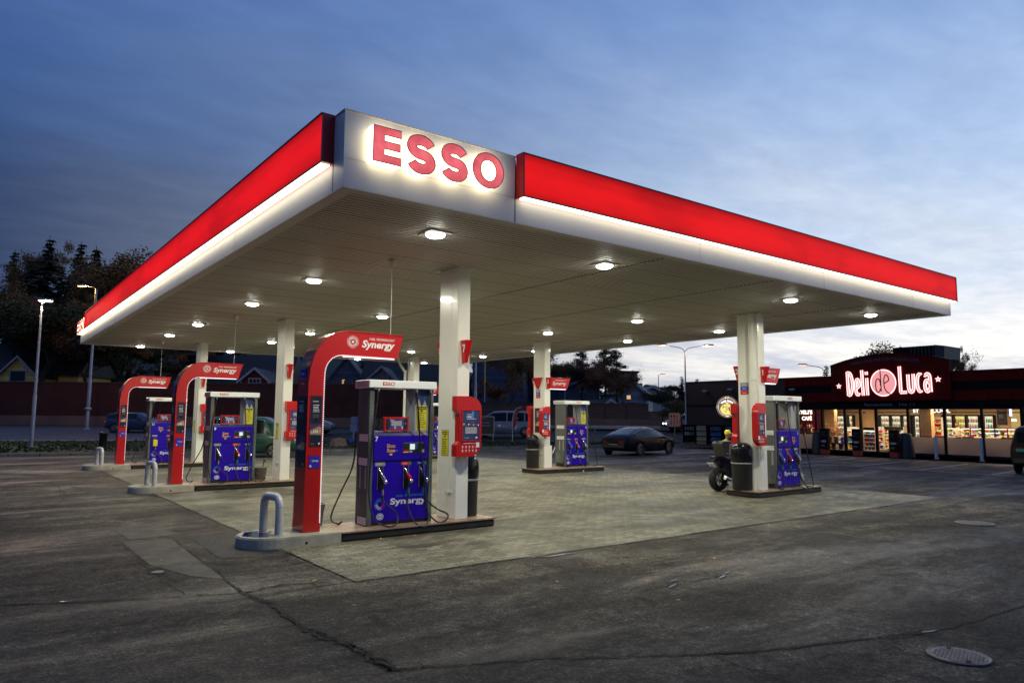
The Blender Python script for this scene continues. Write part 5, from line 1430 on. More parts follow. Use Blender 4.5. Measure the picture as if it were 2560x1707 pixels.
T('green', 1600, 968, 118, 'distant dark tree behind the pale house', wide=1.5)
T('spruce', 1703, 942, 66, 'dark spruce beside the double street lamp', wide=1.1)
T('spruce2', 1742, 948, 74, 'spruce tip just left of the shop wall', wide=1.3)
T('green', 1700, 1000, 60, 'dark bushes between the spruce and the shop wall', wide=1.5)
for px, top, w in ((1612,960,1.6),(1632,962,1.5),(1655,966,1.6),(1675,962,1.4),(1690,965,1.4)):
    T('green', px, top, 170, 'one of the small distant trees on the skyline left of the shop', wide=w)
T('bare', 1848, 925, 60, 'thin bare tree behind the shop roof beside column 1', wide=.8)
T('spruce2', 2063, 915, 70, 'small spruce tip over the shop roof, left of the red arch')
T('brown', 2245, 856, 66, 'half-leafy tree rising behind the curved shop front', wide=1.5)
T('bare', 2170, 876, 70, 'thin leafy twigs left above the curved shop front', wide=.9)
T('birch', 2418, 868, 62, 'drooping thin birch over the shop roof at right', wide=.55)
T('bare', 2448, 866, 60, 'bare birch twigs beside the drooping birch over the shop roof', wide=.8)
# distant wooded ridge seen as one mass
b = MB(); rr = random.Random(9)
for k in range(5200):
    c = rr.uniform(-120, 130); d = rr.uniform(235, 265); z = rr.uniform(0, 1)*(9+2.5*sin(c*.07)+1.5*sin(c*.31)); p = cw(c, d, z); leafq(b, p, 1.5, rr, 'leaf_spruce')
tag(b.build('far_woods'), 'far dark wooded ridge along the horizon', 'woods', kind='stuff')
b = MB(); rr = random.Random(19)
for k in range(11000):
    c = rr.uniform(-95, 3); d = rr.uniform(100, 128); top = 5.5+1.5*sin(c*.21)+1.5*sin(c*.53+1)+1.0*sin(c*1.1); z = 1+rr.random()**.8*top*(1 if c < -12 else max(.5, (5-c)/17)); p = cw(c, d, z); leafq(b, p, .85, rr, ('leaf_spruce','leaf_green','leaf_rust')[k % 3])
tag(b.build('hill_woods'), 'dark mixed wood covering the slope behind the houses at left', 'woods', kind='stuff')

# ------------------------------------------------------------------ street lamps
emis('lamp_white', (1.,.74,.60), 5); emis('lamp_orange', (1.,.42,.10), 9); emis('lamp_soft', (1.,.55,.28), 2.2)
def lamp_post(base, h, label, heads, glow, r=.07, energy=0, col=(1,.6,.3), arm=1.2, collar=False):
    t = thing('street_lamp', label, 'street lamp', base, 0, 'street lamps round the station')
    b = MB(); b.tube([(0,0,0),(0,0,h*.35),(0,0,h*.36),(0,0,h)], [r*1.25,r*1.15,r*.9,r*.6], 'galv', 10); b.build('pole', t)
    if collar: b = MB(); b.lathe([(r*1.3,1.55),(r*2.2,1.6),(r*2.2,1.75),(r*1.3,1.8)], 'galv', 12); b.lathe([(r*2.4,.0),(r*2.4,.1),(r*1.4,.15)], 'galv', 12); b.build('collar', t)
    for a, L_ in heads:
        ca, sa = cos(a), sin(a)
        if L_ > 0:
            b = MB(); b.tube(bez([(0,0,h-.05),(ca*L_*.15,sa*L_*.15,h+L_*.12),(ca*L_*.5,sa*L_*.5,h+L_*.2),(ca*L_,sa*L_,h+L_*.26)],5), .03, 'galv', 6); b.build('arm', t)
        x, y, z = ca*L_, sa*L_, h+L_*.26
        T_ = Matrix.Translation((x,y,z)) @ Matrix.Rotation(a,4,'Z')
        b = MB(); b.cbox(-.2,.5,-.14,.14,-.02,.1,'galv',.03,T_); hd = b.build('lantern', t)
        b = MB(); b.raw([(-.12,-.11,-.06),(.42,-.11,-.06),(.46,.0,-.07),(.42,.11,-.06),(-.12,.11,-.06),(-.17,-.12,-.02),(.47,-.12,-.02),(.52,0,-.02),(.47,.12,-.02),(-.17,.12,-.02)],[(4,3,2,1,0),(0,1,6,5),(1,2,7,6),(2,3,8,7),(3,4,9,8),(4,0,5,9)],glow,True,T_); b.build('lens', hd)
        if energy:
            L = bpy.data.lights.new('lamp','POINT'); L.energy = energy; L.color = col; L.shadow_soft_size = .15; lo = bpy.data.objects.new('lamp_light', L); COL.objects.link(lo); lo.parent = t; lo.location = (x,y,z-.25)
    return t
RIGHT = YAW-pi/2
p = hp(98, 38, .12); lamp_post(p, hz(748,124,38)-.12, 'tall lit white-headed lamp post on the verge at far left', [(RIGHT+.3, 0)], 'lamp_white', .08, 1800, (1,.72,.5))
p = hp(232, 57, .6); lamp_post(p, hz(716,256,57)-.7, 'orange lit lamp post beyond the road, left of the canopy tip', [(RIGHT+pi, 1.0)], 'lamp_orange', .12, 500, (1,.45,.12), collar=True)
p = hp(1712, 52, 0); zt = hz(877,1712,52); lamp_post(p, zt, 'double armed street lamp beside the shop, both heads lit', [(RIGHT+pi+.1, 1.55),(RIGHT-.1, 1.55)], 'lamp_soft', .075, 150, (1,.6,.35))
p = hp(1645, 105, 0); lamp_post(p, hz(938,1645,105), 'small distant lit street lamp against the sky', [(RIGHT, .5)], 'lamp_soft', .08, 0)
p = hp(2058, 62, 0); lamp_post(p, hz(925,2058,62), 'street lamp reaching over the shop roof, left of the curved front', [(RIGHT+pi, 1.7),(RIGHT, 1.4)], 'lamp_soft', .06, 0)
p = hp(1190, 55, .6); lamp_post(p, 9.5, 'pale pole right of the nearest column, its head hidden by the canopy', [(RIGHT, .6)], 'lamp_soft', .1, 0)
t = thing('flag_pole', 'slim yellow-lit pole behind the wall right of the nearest column', 'pole', tuple(hp(1213,66,0)), 0)
mat('pole_yellow_light', (.55,.42,.06), .5); b = MB(); b.tube([(0,0,0),(0,0,hz(985,1213,66)),(0,0,11)], [.06,.05,.04], 'galv', 8); b.build('lower_pole', t); b = MB(); b.tube([(0,0,hz(960,1213,66)),(0,0,11.2)], [.07,.06], 'pole_yellow_light', 8); b.build('upper_pole', t)  # yellow light on the upper pole is put into its colour
# ------------------------------------------------------------------ shop
SX = 41.5
def wx(cx_, cy_, X):
    """(y, z) on the plane x = X seen at crop coordinate (cx_, cy_) of the shop study crop"""
    px, py = 1980+cx_*.2679, 820+cy_*.2679
    d = _f + (px-1280)/F_PX*_r - (py-853.5)/F_PX*_u; k = X/d.x; return k*d.y, CAM_H+k*d.z
mat('shop_red', (.15,.010,.006), .8, var=.25, scale=3, bump=.3, spec=.1); mat('shop_black', (.008,.006,.006), .7, var=.2, spec=.15)
mat('shop_tan', (.50,.34,.20), .8, var=.08); mat('shop_floor', (.40,.36,.30), .3, var=.1); mat('mullion', (.008,.007,.008), .6, spec=.2)
mat('shop_pillar_red', (.55,.05,.03), .5); mat('fadeink', (.085,.085,.12), .6); mat('slateink', (.16,.20,.32), .6)
emis('neon_edge', (1.,.60,.60), 2.2); emis('neon_pink', (.93,.36,.38), 1.0); emis('neon_white', (1.,.86,.74), 2.2)
emis('cooler_light', (1.,.84,.55), 1.1, .35, 6); emis('pizza_light', (1.,.68,.20), 1.2, .35, 9); emis('sign_brown', (.30,.24,.18), .5); emis('shelf_light', (1.,.90,.78), 2.0); emis('bulb', (1.,.85,.6), 12)
m_, N_, b_ = base_mat('glass_pane')
nt_ = m_.node_tree; tr_ = nt_.nodes.new('ShaderNodeBsdfTransparent'); gl_ = nt_.nodes.new('ShaderNodeBsdfGlossy'); gl_.inputs['Roughness'].default_value = .02
fr_ = nt_.nodes.new('ShaderNodeFresnel'); fr_.inputs[0].default_value = 1.45; mx_ = nt_.nodes.new('ShaderNodeMixShader'); tr_.inputs[0].default_value = (.93,.94,.93,1)
nt_.links.new(fr_.outputs[0], mx_.inputs[0]); nt_.links.new(tr_.outputs[0], mx_.inputs[1]); nt_.links.new(gl_.outputs[0], mx_.inputs[2]); nt_.links.new(mx_.outputs[0], nt_.nodes['Material Output'].inputs[0])
m_, N_, b_ = base_mat('frosted')
nt_ = m_.node_tree; tl_ = nt_.nodes.new('ShaderNodeBsdfTranslucent'); tl_.inputs[0].default_value = (.62,.55,.5,1); df_ = nt_.nodes.new('ShaderNodeBsdfDiffuse'); df_.inputs[0].default_value = (.35,.34,.35,1)
mx_ = nt_.nodes.new('ShaderNodeMixShader'); mx_.inputs[0].default_value = .5; nt_.links.new(tl_.outputs[0], mx_.inputs[1]); nt_.links.new(df_.outputs[0], mx_.inputs[2]); nt_.links.new(mx_.outputs[0], nt_.nodes['Material Output'].inputs[0])
mat('jug_blue', (.05,.14,.36), .2)
mat('shop_pillar_base', (.30,.03,.02), .7)
mat('bin_dark', (.02,.024,.035), .5)
shop = thing('shop_building', 'low dark red and black shop with a curved lit sign front and glazed ground floor', 'shop', (0,0,0))
YR, YL, YM = 8.0, 33.85, 25.85
b = MB()
b.box(SX, SX+.2, YM, YL, -.2, 4.43, 'black_clad'); b.box(SX+.2, 52, YL-.2, YL, -.2, 4.3, 'black_clad'); b.box(SX+.0, SX+.2, YR, 12.95, -.2, 2.6, 'black_clad')
b.box(52, 52.2, YR, YL, 0, 4.2, 'black_clad'); b.box(SX+.2, 52, YR, YR+.2, 0, 4.2, 'black_clad'); b.build('walls', shop)
b = MB(); b.box(SX-.02, SX, YM, YL, 2.72, 2.86, 'shop_black'); b.box(SX-.03, SX+.3, YM+.003, YL+.03, 4.433, 4.52, 'mullion'); b.build('wall_band', shop)
b = MB(); b.box(SX+.2, 52.4, YR-.2, YL, 4.3, 4.42, 'shop_black'); b.build('roof', shop)
b = MB()
for z0, z1, m in ((4.47,4.52,'mullion'),(3.96,4.469,'shop_red'),(3.5,3.959,'shop_black'),(2.97,3.499,'shop_red'),(2.60,2.969,'shop_black')): b.box(SX-.06-(.02 if m == 'shop_red' else 0), SX+.2, YR, YM, z0, z1, m)
b.build('fascia_bands', shop)
# curved centre piece
y0, y1 = 16.08, 22.63; n = 20
top = [(y0+(y1-y0)*i/n, 5.07+.53*(1-((i/n-.5)*2)**2)) for i in range(n+1)]
b = MB(); b.prism([(y1,2.98),(y0,2.98)]+top, SX-.30, SX-.082, 'shop_red', 'YZ'); c_ = b.build('curved_front', shop)
b = MB(); b.prism([(y1,3.5),(y0,3.5),(y0,3.96),(y1,3.96)], SX-.302, SX-.3005, 'shop_red', 'YZ')
for i in range(n):
    (ya, za), (yb, zb) = top[i], top[i+1]; b.raw([(SX-.33,ya,za),(SX-.33,yb,zb),(SX+.4,yb,zb),(SX+.4,ya,za),(SX-.33,ya,za+.06),(SX-.33,yb,zb+.06),(SX+.4,yb,zb+.06),(SX+.4,ya,za+.06)], [(0,1,2,3),(4,5,6,7),(0,1,5,4),(2,3,7,6)], 'mullion')
b.build('top_trim', c_)
# lettering on the front: sheet with u = -Y, v = Z
FX = SX-.305
def FS(off=0): return Sheet((FX-off, 21.69, 0), (0,-1,0), (0,0,1))
K1, K2 = .00583, .00635
def pu(px): return (px-527)*K1
def pv(py): return 3.28+(635-py)*K2
def sk(s, pts, w, m, l=1):
    pts = [(pu(a), pv(b__)) for a, b__ in pts]; L_, R_ = stroke(pts, w); n = len(pts)
    s.mb.raw([s.P(a,b__,l) for a,b__ in L_]+[s.P(a,b__,l) for a,b__ in R_], [(n+i, n+i+1, i+1, i) for i in range(n-1)], m)
def parc(cx_, cy_, rx, ry, a0, a1, n=14): return [(cx_+rx*cos(RAD(a0+(a1-a0)*i/n)), cy_-ry*sin(RAD(a0+(a1-a0)*i/n))) for i in range(n+1)]
glyphs = {
 'D': [[(543,412),(548,632)], [(540,420)]+parc(556,525,36,104,88,-88)+[(548,622)]],
 'e': [parc(643,555,20,72,-30,330,22)[2:-1], [(628,570),(660,545)]],
 'l': [[(690,403),(697,632)]], 'i': [[(737,475),(740,630)], [(735,418),(736,446)]],
 'L': [[(1053,385),(1057,612)], [(1050,612),(1112,610)]],
 'u': [[(1128,458),(1130,560)]+parc(1153,560,23,52,180,360)+[(1176,455)]],
 'c': [parc(1232,532,24,75,60,300)], 'a': [parc(1296,560,20,50,20,340), [(1275,470)]+parc(1300,490,20,32,150,0)+[(1322,500),(1325,612)]],
}
for g, strokes in glyphs.items():
    s = FS(.04)
    for p_ in strokes: sk(s, p_, .16, 'neon_edge', 1); 
    for p_ in strokes: sk(s, p_, .075, 'neon_pink', 3)
    # cans: give the letters depth
    for p_ in strokes:
        pts = [(pu(a), pv(c)) for a, c in p_]; L_, R_ = stroke(pts, .16); loop = L_+R_[::-1]; n = len(loop)
        s.mb.raw([s.P(a,c,1) for a,c in loop]+[s.P(a,c,-22) for a,c in loop], [(i,(i+1)%n,n+(i+1)%n,n+i) for i in range(n)], 'neon_edge')
    s.build('sign_letter', shop, 'glowing pink tube letter %s of the shop sign' % g)
s = FS(.04); cu_, cv_ = pu(897), pv(523); s.disc(cu_, cv_, .72, 'neon_edge', 1, 40, .76); s.disc(cu_, cv_, .665, 'neon_pink', 3, 40, .70)
for p_ in ([(872,403),(876,600)], parc(848,545,24,62,-5,330), [(905,530),(950,505)], parc(928,515,24,62,10,200)+[(905,560),(925,600),(965,630)]): sk(s, p_, .06, 'shop_red', 5)
dk = s.build('sign_disc', shop, 'glowing pink disc with the word de in the shop sign')
def star(s, u, v, r, m, l):
    pts = []
    for i in range(10):
        q = r if i % 2 == 0 else r*.45; a = pi/2+i*pi/5; pts.append((u+q*cos(a), v+q*sin(a)))
    s.mb.raw([s.P(u,v,l)]+[s.P(a,b__,l) for a,b__ in pts], [(0,1+i,1+(i+1)%10) for i in range(10)], m)
for px, py in ((452,542),(1392,508)):
    s = FS(.04); star(s, pu(px), pv(py), .17, 'neon_edge', 1); star(s, pu(px), pv(py), .09, 'neon_pink', 3); s.build('sign_star', shop)
def bent(s, txt, u0, u1, h, m, z_of, bold=.02):
    v, f = text_data(txt, bold, 0, 0, 1.05); x0 = min(p[0] for p in v); x1 = max(p[0] for p in v); k = (u1-u0)/(x1-x0)
    s.mb.raw([s.P(u0+(p[0]-x0)*k, z_of(u0+(p[0]-x0)*k)+p[1]*h/.7, 1) for p in v], f, m)
s = FS(); bent(s, 'VERDENSMATENTUSIASTER', pu(582), pu(1238), .17, 'fadeink', lambda u: 5.02+.22*(1-((u-pu(905))/2.0)**2)); s.build('upper_lettering', shop)
s = Sheet((SX-.062,21.69,0),(0,-1,0),(0,0,1)); s.text('Ramstadsletta', pu(672)+.0, 2.70, .17, 'slateink', 1.62, .02, .35); s.build('street_lettering', shop); s = Sheet((SX-.062,21.69,0),(0,-1,0),(0,0,1)); s.text('No 11', pu(1015), 2.70, .16, 'slateink', .8, .02); s.build('number_lettering', shop)
# glazing
MY = [25.6, 23.85, 22.03, 21.10, 20.20, 18.44, 16.58, 14.80, 13.05]
b = MB()
for y in MY: b.box(SX-.03, SX+.12, y-.065, y+.065, -.15, 2.6, 'mullion')
b.box(SX-.02, SX+.11, 13.1, 25.55, -.15, .12, 'mullion'); b.box(SX-.02, SX+.11, 13.1, 25.55, 2.5, 2.599, 'mullion'); b.build('window_frame', shop)
b = MB(); b.box(SX-.04, SX+.2, 23.50, 23.78, -.15, 2.5, 'shop_pillar_red'); b.box(SX-.05,SX+.2,23.4,23.497,-.15,2.5,'mullion'); b.build('red_pillar', shop)
for k in range(len(MY)-1):
    a, c = MY[k+1]+.065, MY[k]-.065
    if k == 1: c = 23.39
    b = MB(); b.raw([(SX+.05,a,.12),(SX+.05,c,.12),(SX+.05,c,2.5),(SX+.05,a,2.5)], [(0,1,2,3)], 'glass_pane'); b.build('glass_pane', shop)
    if k in (0, 5, 6, 7):
        b = MB(); b.raw([(SX+.045,a,.12),(SX+.045,c,.12),(SX+.045,c,1.0),(SX+.045,a,1.0)], [(0,1,2,3)], 'frosted'); b.build('frosted_film', shop)
# interior shell
b = MB(); b.box(SX+.2, 51.9, YR+.2, 25.9, -.16, -.02, 'shop_floor'); b.build('floor', shop)
b = MB(); b.box(SX+.2, 51.9, YR+.2, 25.9, 2.95, 3.0, 'shop_tan'); b.build('ceiling', shop)
b = MB(); b.box(50.8, 50.9, YR+.2, 32, -.02, 2.94, 'shop_tan'); b.box(SX+.25, 50.8, YR+.2, YR+.3, -.02, 2.94, 'shop_tan'); b.build('back_wall', shop)
b = MB(); b.box(SX+.25, 50.7, 27.4, 27.5, -.02, 2.94, 'shop_tan'); b.build('side_wall', shop)
b = MB()
for z in (2.35, 2.62): b.box(47.2, 47.25, 13, 27, z, z+.06, 'mullion')
b.build('ceiling_rail', shop)
for (x, y) in ((43.5,24),(43.5,20.5),(43.5,17),(43.5,14),(47.5,25),(47.5,21),(47.5,17),(47.5,13.5)):
    L = bpy.data.lights.new('shop_lamp','AREA'); L.shape='RECTANGLE'; L.size = 1.6; L.size_y = .5; L.energy = 135; L.color = (1.,.68,.36)
    lo = bpy.data.objects.new('lamp_light', L); COL.objects.link(lo); lo.parent = shop; lo.location = (x,y,2.9)
for (cx_, cy_, X) in ((935,748,46),(975,752,46),(1315,742,43),(1640,735,44.5),(1690,740,44.5),(1730,742,44.2),(1835,738,44),(2005,738,44)):
    y, z = wx(cx_, cy_, X); t = thing('spot_lamp', 'small lit ceiling spot inside the shop', 'ceiling spot', (X,y,z), 0, 'ceiling spots inside the shop')
    b = MB(); b.lathe([(.03,.12),(.08,.08),(.09,0),(.07,-.02)], 'pump_black', 12); b.build('can', t); b = MB(); b.lathe([(.001,-.035),(.05,-.03),(.075,-.01)], 'bulb', 12); b.build('bulb', t)
# inside objects --------------------------------------------------------
PAL = ['red_ink','yellow_ink','white_ink','orange_ink','green_plastic','pump_white','pink_ink','blue_plastic','poster_gold','gloss_red']
def goods(mb, x, y0, y1, z, r, hmax=.22, dep=.25):
    y = y0
    while y < y1-.05:
        w = r.uniform(.06,.16); h = r.uniform(.4,1)*hmax; mb.box(x+r.uniform(0,.03), x+dep, y, min(y1,y+w*.93), z, z+h, r.choice(PAL)); y += w
def shelf(cxa, cxb, X, cyt, cyb, rows_, label, header=None, lit=False, dep=.5):
    y1, zt = wx(cxa, cyt, X); y0, zb = wx(cxb, cyb, X); zb = max(zb, .0)
    t = thing('shelf_unit', label, 'shelf', (X,y0,zb), 0, 'goods shelves inside the shop'); W = y1-y0; H = zt-zb; r = random.Random(int(cxa))
    b = MB(); b.box(dep-.05, dep, 0, W, 0, H, 'pump_white'); b.box(0, dep-.052, -.03, -.003, 0, H, 'pump_white'); b.box(0, dep-.052, W+.003, W+.03, 0, H, 'pump_white'); b.build('frame', t)
    b = MB(); g = MB()
    for k in range(rows_):
        z = H*.04+k*(H*.86)/rows_; b.box(0, dep-.053, 0, W, z-.035, z, 'pump_white'); goods(g, .04, .02, W-.02, z+.002, r, H*.8/rows_, dep-.12)
    b.build('shelf_board', t); gg = g.build('packets', t); gg['kind'] = 'stuff'
    if header: b = MB(); b.box(-.02, .05, 0, W, H*.88, H, header); b.build('header', t)
    if lit: b = MB(); b.box(.0, .1, .03, W-.03, H*.86-.05, H*.86, 'shelf_light'); b.build('light_strip', t)
    return t
shelf(665, 778, 43.6, 925, 1150, 5, 'open snack shelf with a bright top strip behind the left door pane', 'mullion', True)
shelf(798, 852, 45.5, 920, 1135, 5, 'narrow goods shelf behind the right door pane')
shelf(860, 1045, 45.2, 920, 1130, 6, 'wide goods shelf with a dark header behind the dark menu board', 'mullion')
shelf(1310, 1395, 46, 830, 1010, 4, 'tall wall shelf right of the beige pillar inside the shop')
shelf(500, 620, 45.5, 920, 1130, 3, 'low shelf with white boxes behind the second pane', None, True)
# coolers along the back wall
def cooler(cxa, cxb, X, label, yel=False, cyt=822, cyb=905):
    y1, zt = wx(cxa, cyt, X); y0, zb = wx(cxb, cyb, X); t = thing('drinks_cooler', label, 'cooler', (X,y0,0), 0, 'lit drinks coolers along the back wall'); W = y1-y0
    r = random.Random(int(cxa)); b = MB(); b.box(.3,.36,0,W,.1,zt,'cooler_light' if not yel else 'pizza_light'); b.build('lit_back', t)
    b = MB(); b.box(0,.36,-.07,-.002,0,zt+.08,'mullion'); b.box(0,.36,W+.002,W+.07,0,zt+.08,'mullion'); b.box(0,.36,0,W,zt+.002,zt+.1,'mullion'); b.box(0,.36,0,W,0,.1,'mullion'); b.build('frame', t)
    g = MB()
    for k in range(6):
        z = .12+k*(zt-.15)/6; g.box(.05,.3,0,W,z-.02,z-.002,'mullion'); y = .04
        while y < W-.06: g.lathe([(.03,0),(.032,.14),(.012,.2),(.012,.25)], r.choice(['green_plastic','poster_gold','red_plastic','pump_black','orange_ink']), 6, (.15,y,z)); y += .085
    gg = g.build('bottles', t); gg['kind'] = 'stuff'
for k, (a, c) in enumerate(((812,905),(915,1010),(1022,1100),(1128,1185),(1400,1490),(1505,1612),(1625,1735),(1780,1875))):
    cooler(a, c, 49.8, ['first','second','third','fourth','fifth','sixth','seventh','last'][k]+' lit drinks cooler from the left along the back wall', k == 5)
cooler(405, 480, 48.5, 'lit tall fridge with a blue tag behind the flower stand'); cooler(515, 560, 48.5, 'lit tall fridge between two door mullions at left')
# beige pillars, counter, flowers, cafe seats
for cxa, cxb, X, lab in ((1195,1300,43.2,'broad beige pillar inside the glazed front'),(690,775,46.5,'beige wall pillar behind the left door pane'),(285,395,46.5,'beige wall piece behind the flowers')):
    y1, _ = wx(cxa, 900, X); y0, _ = wx(cxb, 900, X); t = thing('interior_pillar', lab, 'pillar', (X,y0,-.02), 0)
    b = MB(); b.box(0,.4,0,y1-y0,0,2.95,'shop_tan'); b.build('shaft', t); b = MB(); b.box(-.02,-.002,0,y1-y0,0,.12,'mullion'); b.build('skirting', t)
def counter():
    X = 45.5; y1, zt = wx(1440, 925, X); y0, _ = wx(2130, 925, X); t = thing('serving_counter', 'long bright serving counter with food displays at the right of the shop', 'counter', (X,y0,0), 0); W = y1-y0
    b = MB(); b.box(.0,.7,0,W,0,.95,'shop_tan'); b.build('base', t); b = MB(); b.box(-.03,.75,-.03,W+.03,.953,1.0,'pump_white'); b.build('top', t)
    b = MB(); b.box(.1,.14,0,W,1.42,1.46,'shelf_light'); b.box(.1,.14,0,W*.55,1.2,1.23,'shelf_light'); b.build('light_strip', t)
    b = MB(); b.box(.05,.6,0,W,1.463,1.50,'mullion'); b.box(.05,.6,0,W,1.235,1.25,'pump_white'); 
    for k in range(7): b.box(.05,.1,k*W/6.02,k*W/6.02+.04,1.0,1.46,'mullion')
    b.build('display_frame', t)
    g = MB(); r = random.Random(8); goods(g,.15,.02,W,1.002,r,.16,.4); goods(g,.15,.02,W,1.252,r,.14,.4); gg = g.build('pastries', t); gg['kind'] = 'stuff'
counter()
X = 49.0; y1, z1_ = wx(2040, 760, X); y0, z0_ = wx(2150, 900, X)
t = thing('menu_wall', 'warm yellow lit kitchen wall at the right end of the shop', 'wall panel', (X,y0,0), 0); emis('wall_yellow_glow', (.85,.52,.16), .6, .2, 2)  # lamplight on the kitchen wall is put in as emission
b = MB(); b.box(0,.08,0,y1-y0,.2,z1_,'wall_yellow_glow'); b.build('panel', t); b = MB(); b.box(-.05,-.01,.3,.5,1.9,2.0,'bulb'); b.build('lamp', t)
X = 47.5; y1, z1_ = wx(1905, 740, X); y0, z0_ = wx(2010, 905, X)
t = thing('menu_screen', 'tall dark menu board hanging beside the yellow kitchen wall', 'menu board', (X,y0,z0_), 0)
b = MB(); b.box(0,.06,0,y1-y0,0,z1_-z0_,'poster_dark'); b.build('board', t); s = Sheet((-.002,y1-y0,0),(0,-1,0),(0,0,1)); s.lines(.1,1.15,(y1-y0)-.2,2,.06,.02,'grey_ink',2); s.rect(.1,.85,(y1-y0)-.1,.875,'red_ink'); s.lines(.1,.55,(y1-y0)-.2,3,.07,.02,'grey_ink',2); s.build('text_lines', t)
y, z = wx(2038, 780, 46.5); t = thing('neon_sign', 'narrow vertical blue-white light sign inside the right pane', 'light sign', (46.5,y,z), 0); emis('neon_blue', (.35,.45,1.), 2.5)
b = MB(); b.box(0,.05,-.06,.06,-.25,.3,'neon_blue'); b.box(-.01,0,-.03,.03,-.22,.27,'neon_white'); b.build('tube', t)
def inner_sign(txt, cxa, cya, h, X, label, w=None, par='neon_white'):
    y, z = wx(cxa, cya, X); t = thing('light_lettering', label, 'light sign', (X,y,z), 0); s = Sheet((0,0,0),(0,-1,0),(0,0,1)); s.text(txt,0,0,h,par,w,.035); s.build('letters', t)
    b = MB(); b.box(.01,.03,-(w or .5)-.02,.02,h*.4,h*.5,'mullion'); b.build('rail', t)
inner_sign('ST', 1130, 787, .20, 42.6, 'white light letters ST on the rail inside the glazing', .32); inner_sign('COOL', 1303, 787, .22, 42.6, 'white light letters COOL on the rail inside the glazing', .95)
X = 43.8; y1, _ = wx(-40, 900, X); y0, _ = wx(215, 900, X)
t = thing('cafe_wall', 'dark red cafe wall with white light words left of the flowers', 'cafe wall', (X,y0,-.02), 0); b = MB(); b.box(0,.1,0,y1-y0,0,2.9,'shop_red'); b.build('panel', t)
s = Sheet((-.01,y1-y0,0),(0,-1,0),(0,0,1)); W = y1-y0; s.text("DELI'S", W-.15, 2.27, .23, 'neon_white', .95, .04, align='R'); s.text('CAFÉ', W-.2, 1.87, .23, 'neon_white', .7, .04, align='R'); s.build('light_words', t)
b = MB(); r = random.Random(6)
for k in range(60): b.box(-.3,-.28+r.uniform(0,.1),r.uniform(0,W),r.uniform(0,W)+.04,.9,1.0,'poster_gold') if False else b.lathe([(.03,0),(.035,.12),(.015,.2)], r.choice(PAL), 6, (-.3+r.uniform(-.1,.1), r.uniform(.02,W), r.choice((.9,1.15,1.4))))
for z in (.88,1.13,1.38): b.box(-.45,-.15,0,W,z-.03,z,'poster_gold')
gg = b.build('cafe_goods', t); gg['kind'] = 'stuff'
# flower stand
X = 42.6; yc, zc = wx(395, 1010, X); t = thing('flower_stand', 'stand of orange, yellow and pink bouquets behind the glass, left of the door', 'flower stand', (X,yc,0), 0)
b = MB(); r = random.Random(3)
for k in range(6): b.lathe([(.10,0),(.14,.4),(.13,.4)], 'blue_ink' if k < 2 else 'pump_black', 10, (r.uniform(-.2,.3), -.6+k*.24, .1 if k % 2 else .45))
b.build('vases', t); b = MB()
for k in range(700):
    q = Vector((r.gauss(0,.2), r.gauss(0,.42), r.gauss(1.15,.22))); leafq(b, q, .05, r, r.choice(['orange_ink','yellow_ink','pink_ink','white_ink','green_plastic','orange_ink','poster_gold']))
for k in range(120):
    q = Vector((r.gauss(-.1,.1), r.gauss(-.55,.14), r.gauss(.62,.08))); leafq(b, q, .045, r, r.choice(['pink_ink','white_ink']))
gg = b.build('bouquets', t); gg['kind'] = 'stuff'
b = MB(); b.box(-.3,.4,-.75,.75,.40,.44,'pump_black'); b.box(-.3,.4,-.75,.75,.04,.08,'pump_black'); b.build('frame', t)
mat('seat_red', (.28,.07,.035), .6)
for cxa, lab in ((1250,'first rust-red cafe chair back above the frosted glass'),(1380,'second rust-red cafe chair back above the frosted glass'),(1640,'third rust-red cafe chair back, beside the standing person'),(2010,'last rust-red cafe chair back, before the dark seated figure')):
    y, z = wx(cxa, 1010, 43.0); t = thing('cafe_chair', lab, 'chair', (43.0,y,-.02), 0, 'cafe chairs by the window')
    b = MB(); b.cbox(.0,.05,-.28,.28,.55,1.08,'seat_red',.015); b.build('backrest', t); b = MB(); b.box(.06,.5,-.25,.25,.44,.49,'seat_red'); b.build('seat', t)
    for sx, sy in ((.08,-.22),(.08,.22),(.46,-.22),(.46,.22)): b = MB(); b.tube([(sx,sy,0),(sx,sy,.44)], .02, 'pump_black', 6); b.build('leg', t)
# round take-away sign on the dark wall
t = thing('round_sign', 'round lit take away sign with a pizza on the dark shop wall', 'sign', (SX-.12,30.12,2.70), 0, scale=(1,1.2,1))
b = MB(); b.lathe([(.001,0),(.76,0),(.77,-.02),(.77,-.09),(.74,-.10)], 'shop_black', 40, (0,0,0), None, 'X'); b.build('casing', t)
s = Sheet((-.102,0,0),(0,-1,0),(0,0,1)); s.disc(0,0,.745,'sign_brown',1,40); s.ring(0,0,.60,.612,'neon_white',2,40); s.disc(.0,-.17,.46,'pizza_light',3,32,.38)
for k in range(14): s.disc(r.uniform(-.3,.3),-.17+r.uniform(-.24,.24),.045,('orange_ink','red_ink','yellow_ink')[k%3],4,7)
v, f = text_data('TAKE AWAY', .03); x0 = min(p[0] for p in v); x1 = max(p[0] for p in v)
s.mb.raw([s.P((.44+p[1]*.13/.7)*cos(pi/2-((p[0]-x0)/(x1-x0)-.5)*1.75), (.44+p[1]*.13/.7)*sin(pi/2-((p[0]-x0)/(x1-x0)-.5)*1.75)-.10, 2) for p in v], f, 'neon_white')
for a in (-.08,.08): s.rect(a-.012,.56,a+.012,.70,'neon_white',2)
s.rect(-.1,.25,.1,.275,'neon_white',4); s.rect(-.70,-.06,-.56,.06,'neon_white',2); s.rect(-.69,-.05,-.57,.05,'sign_brown',3); s.rect(-.1,-.66,.1,-.63,'neon_white',2); s.build('printed_face', t)
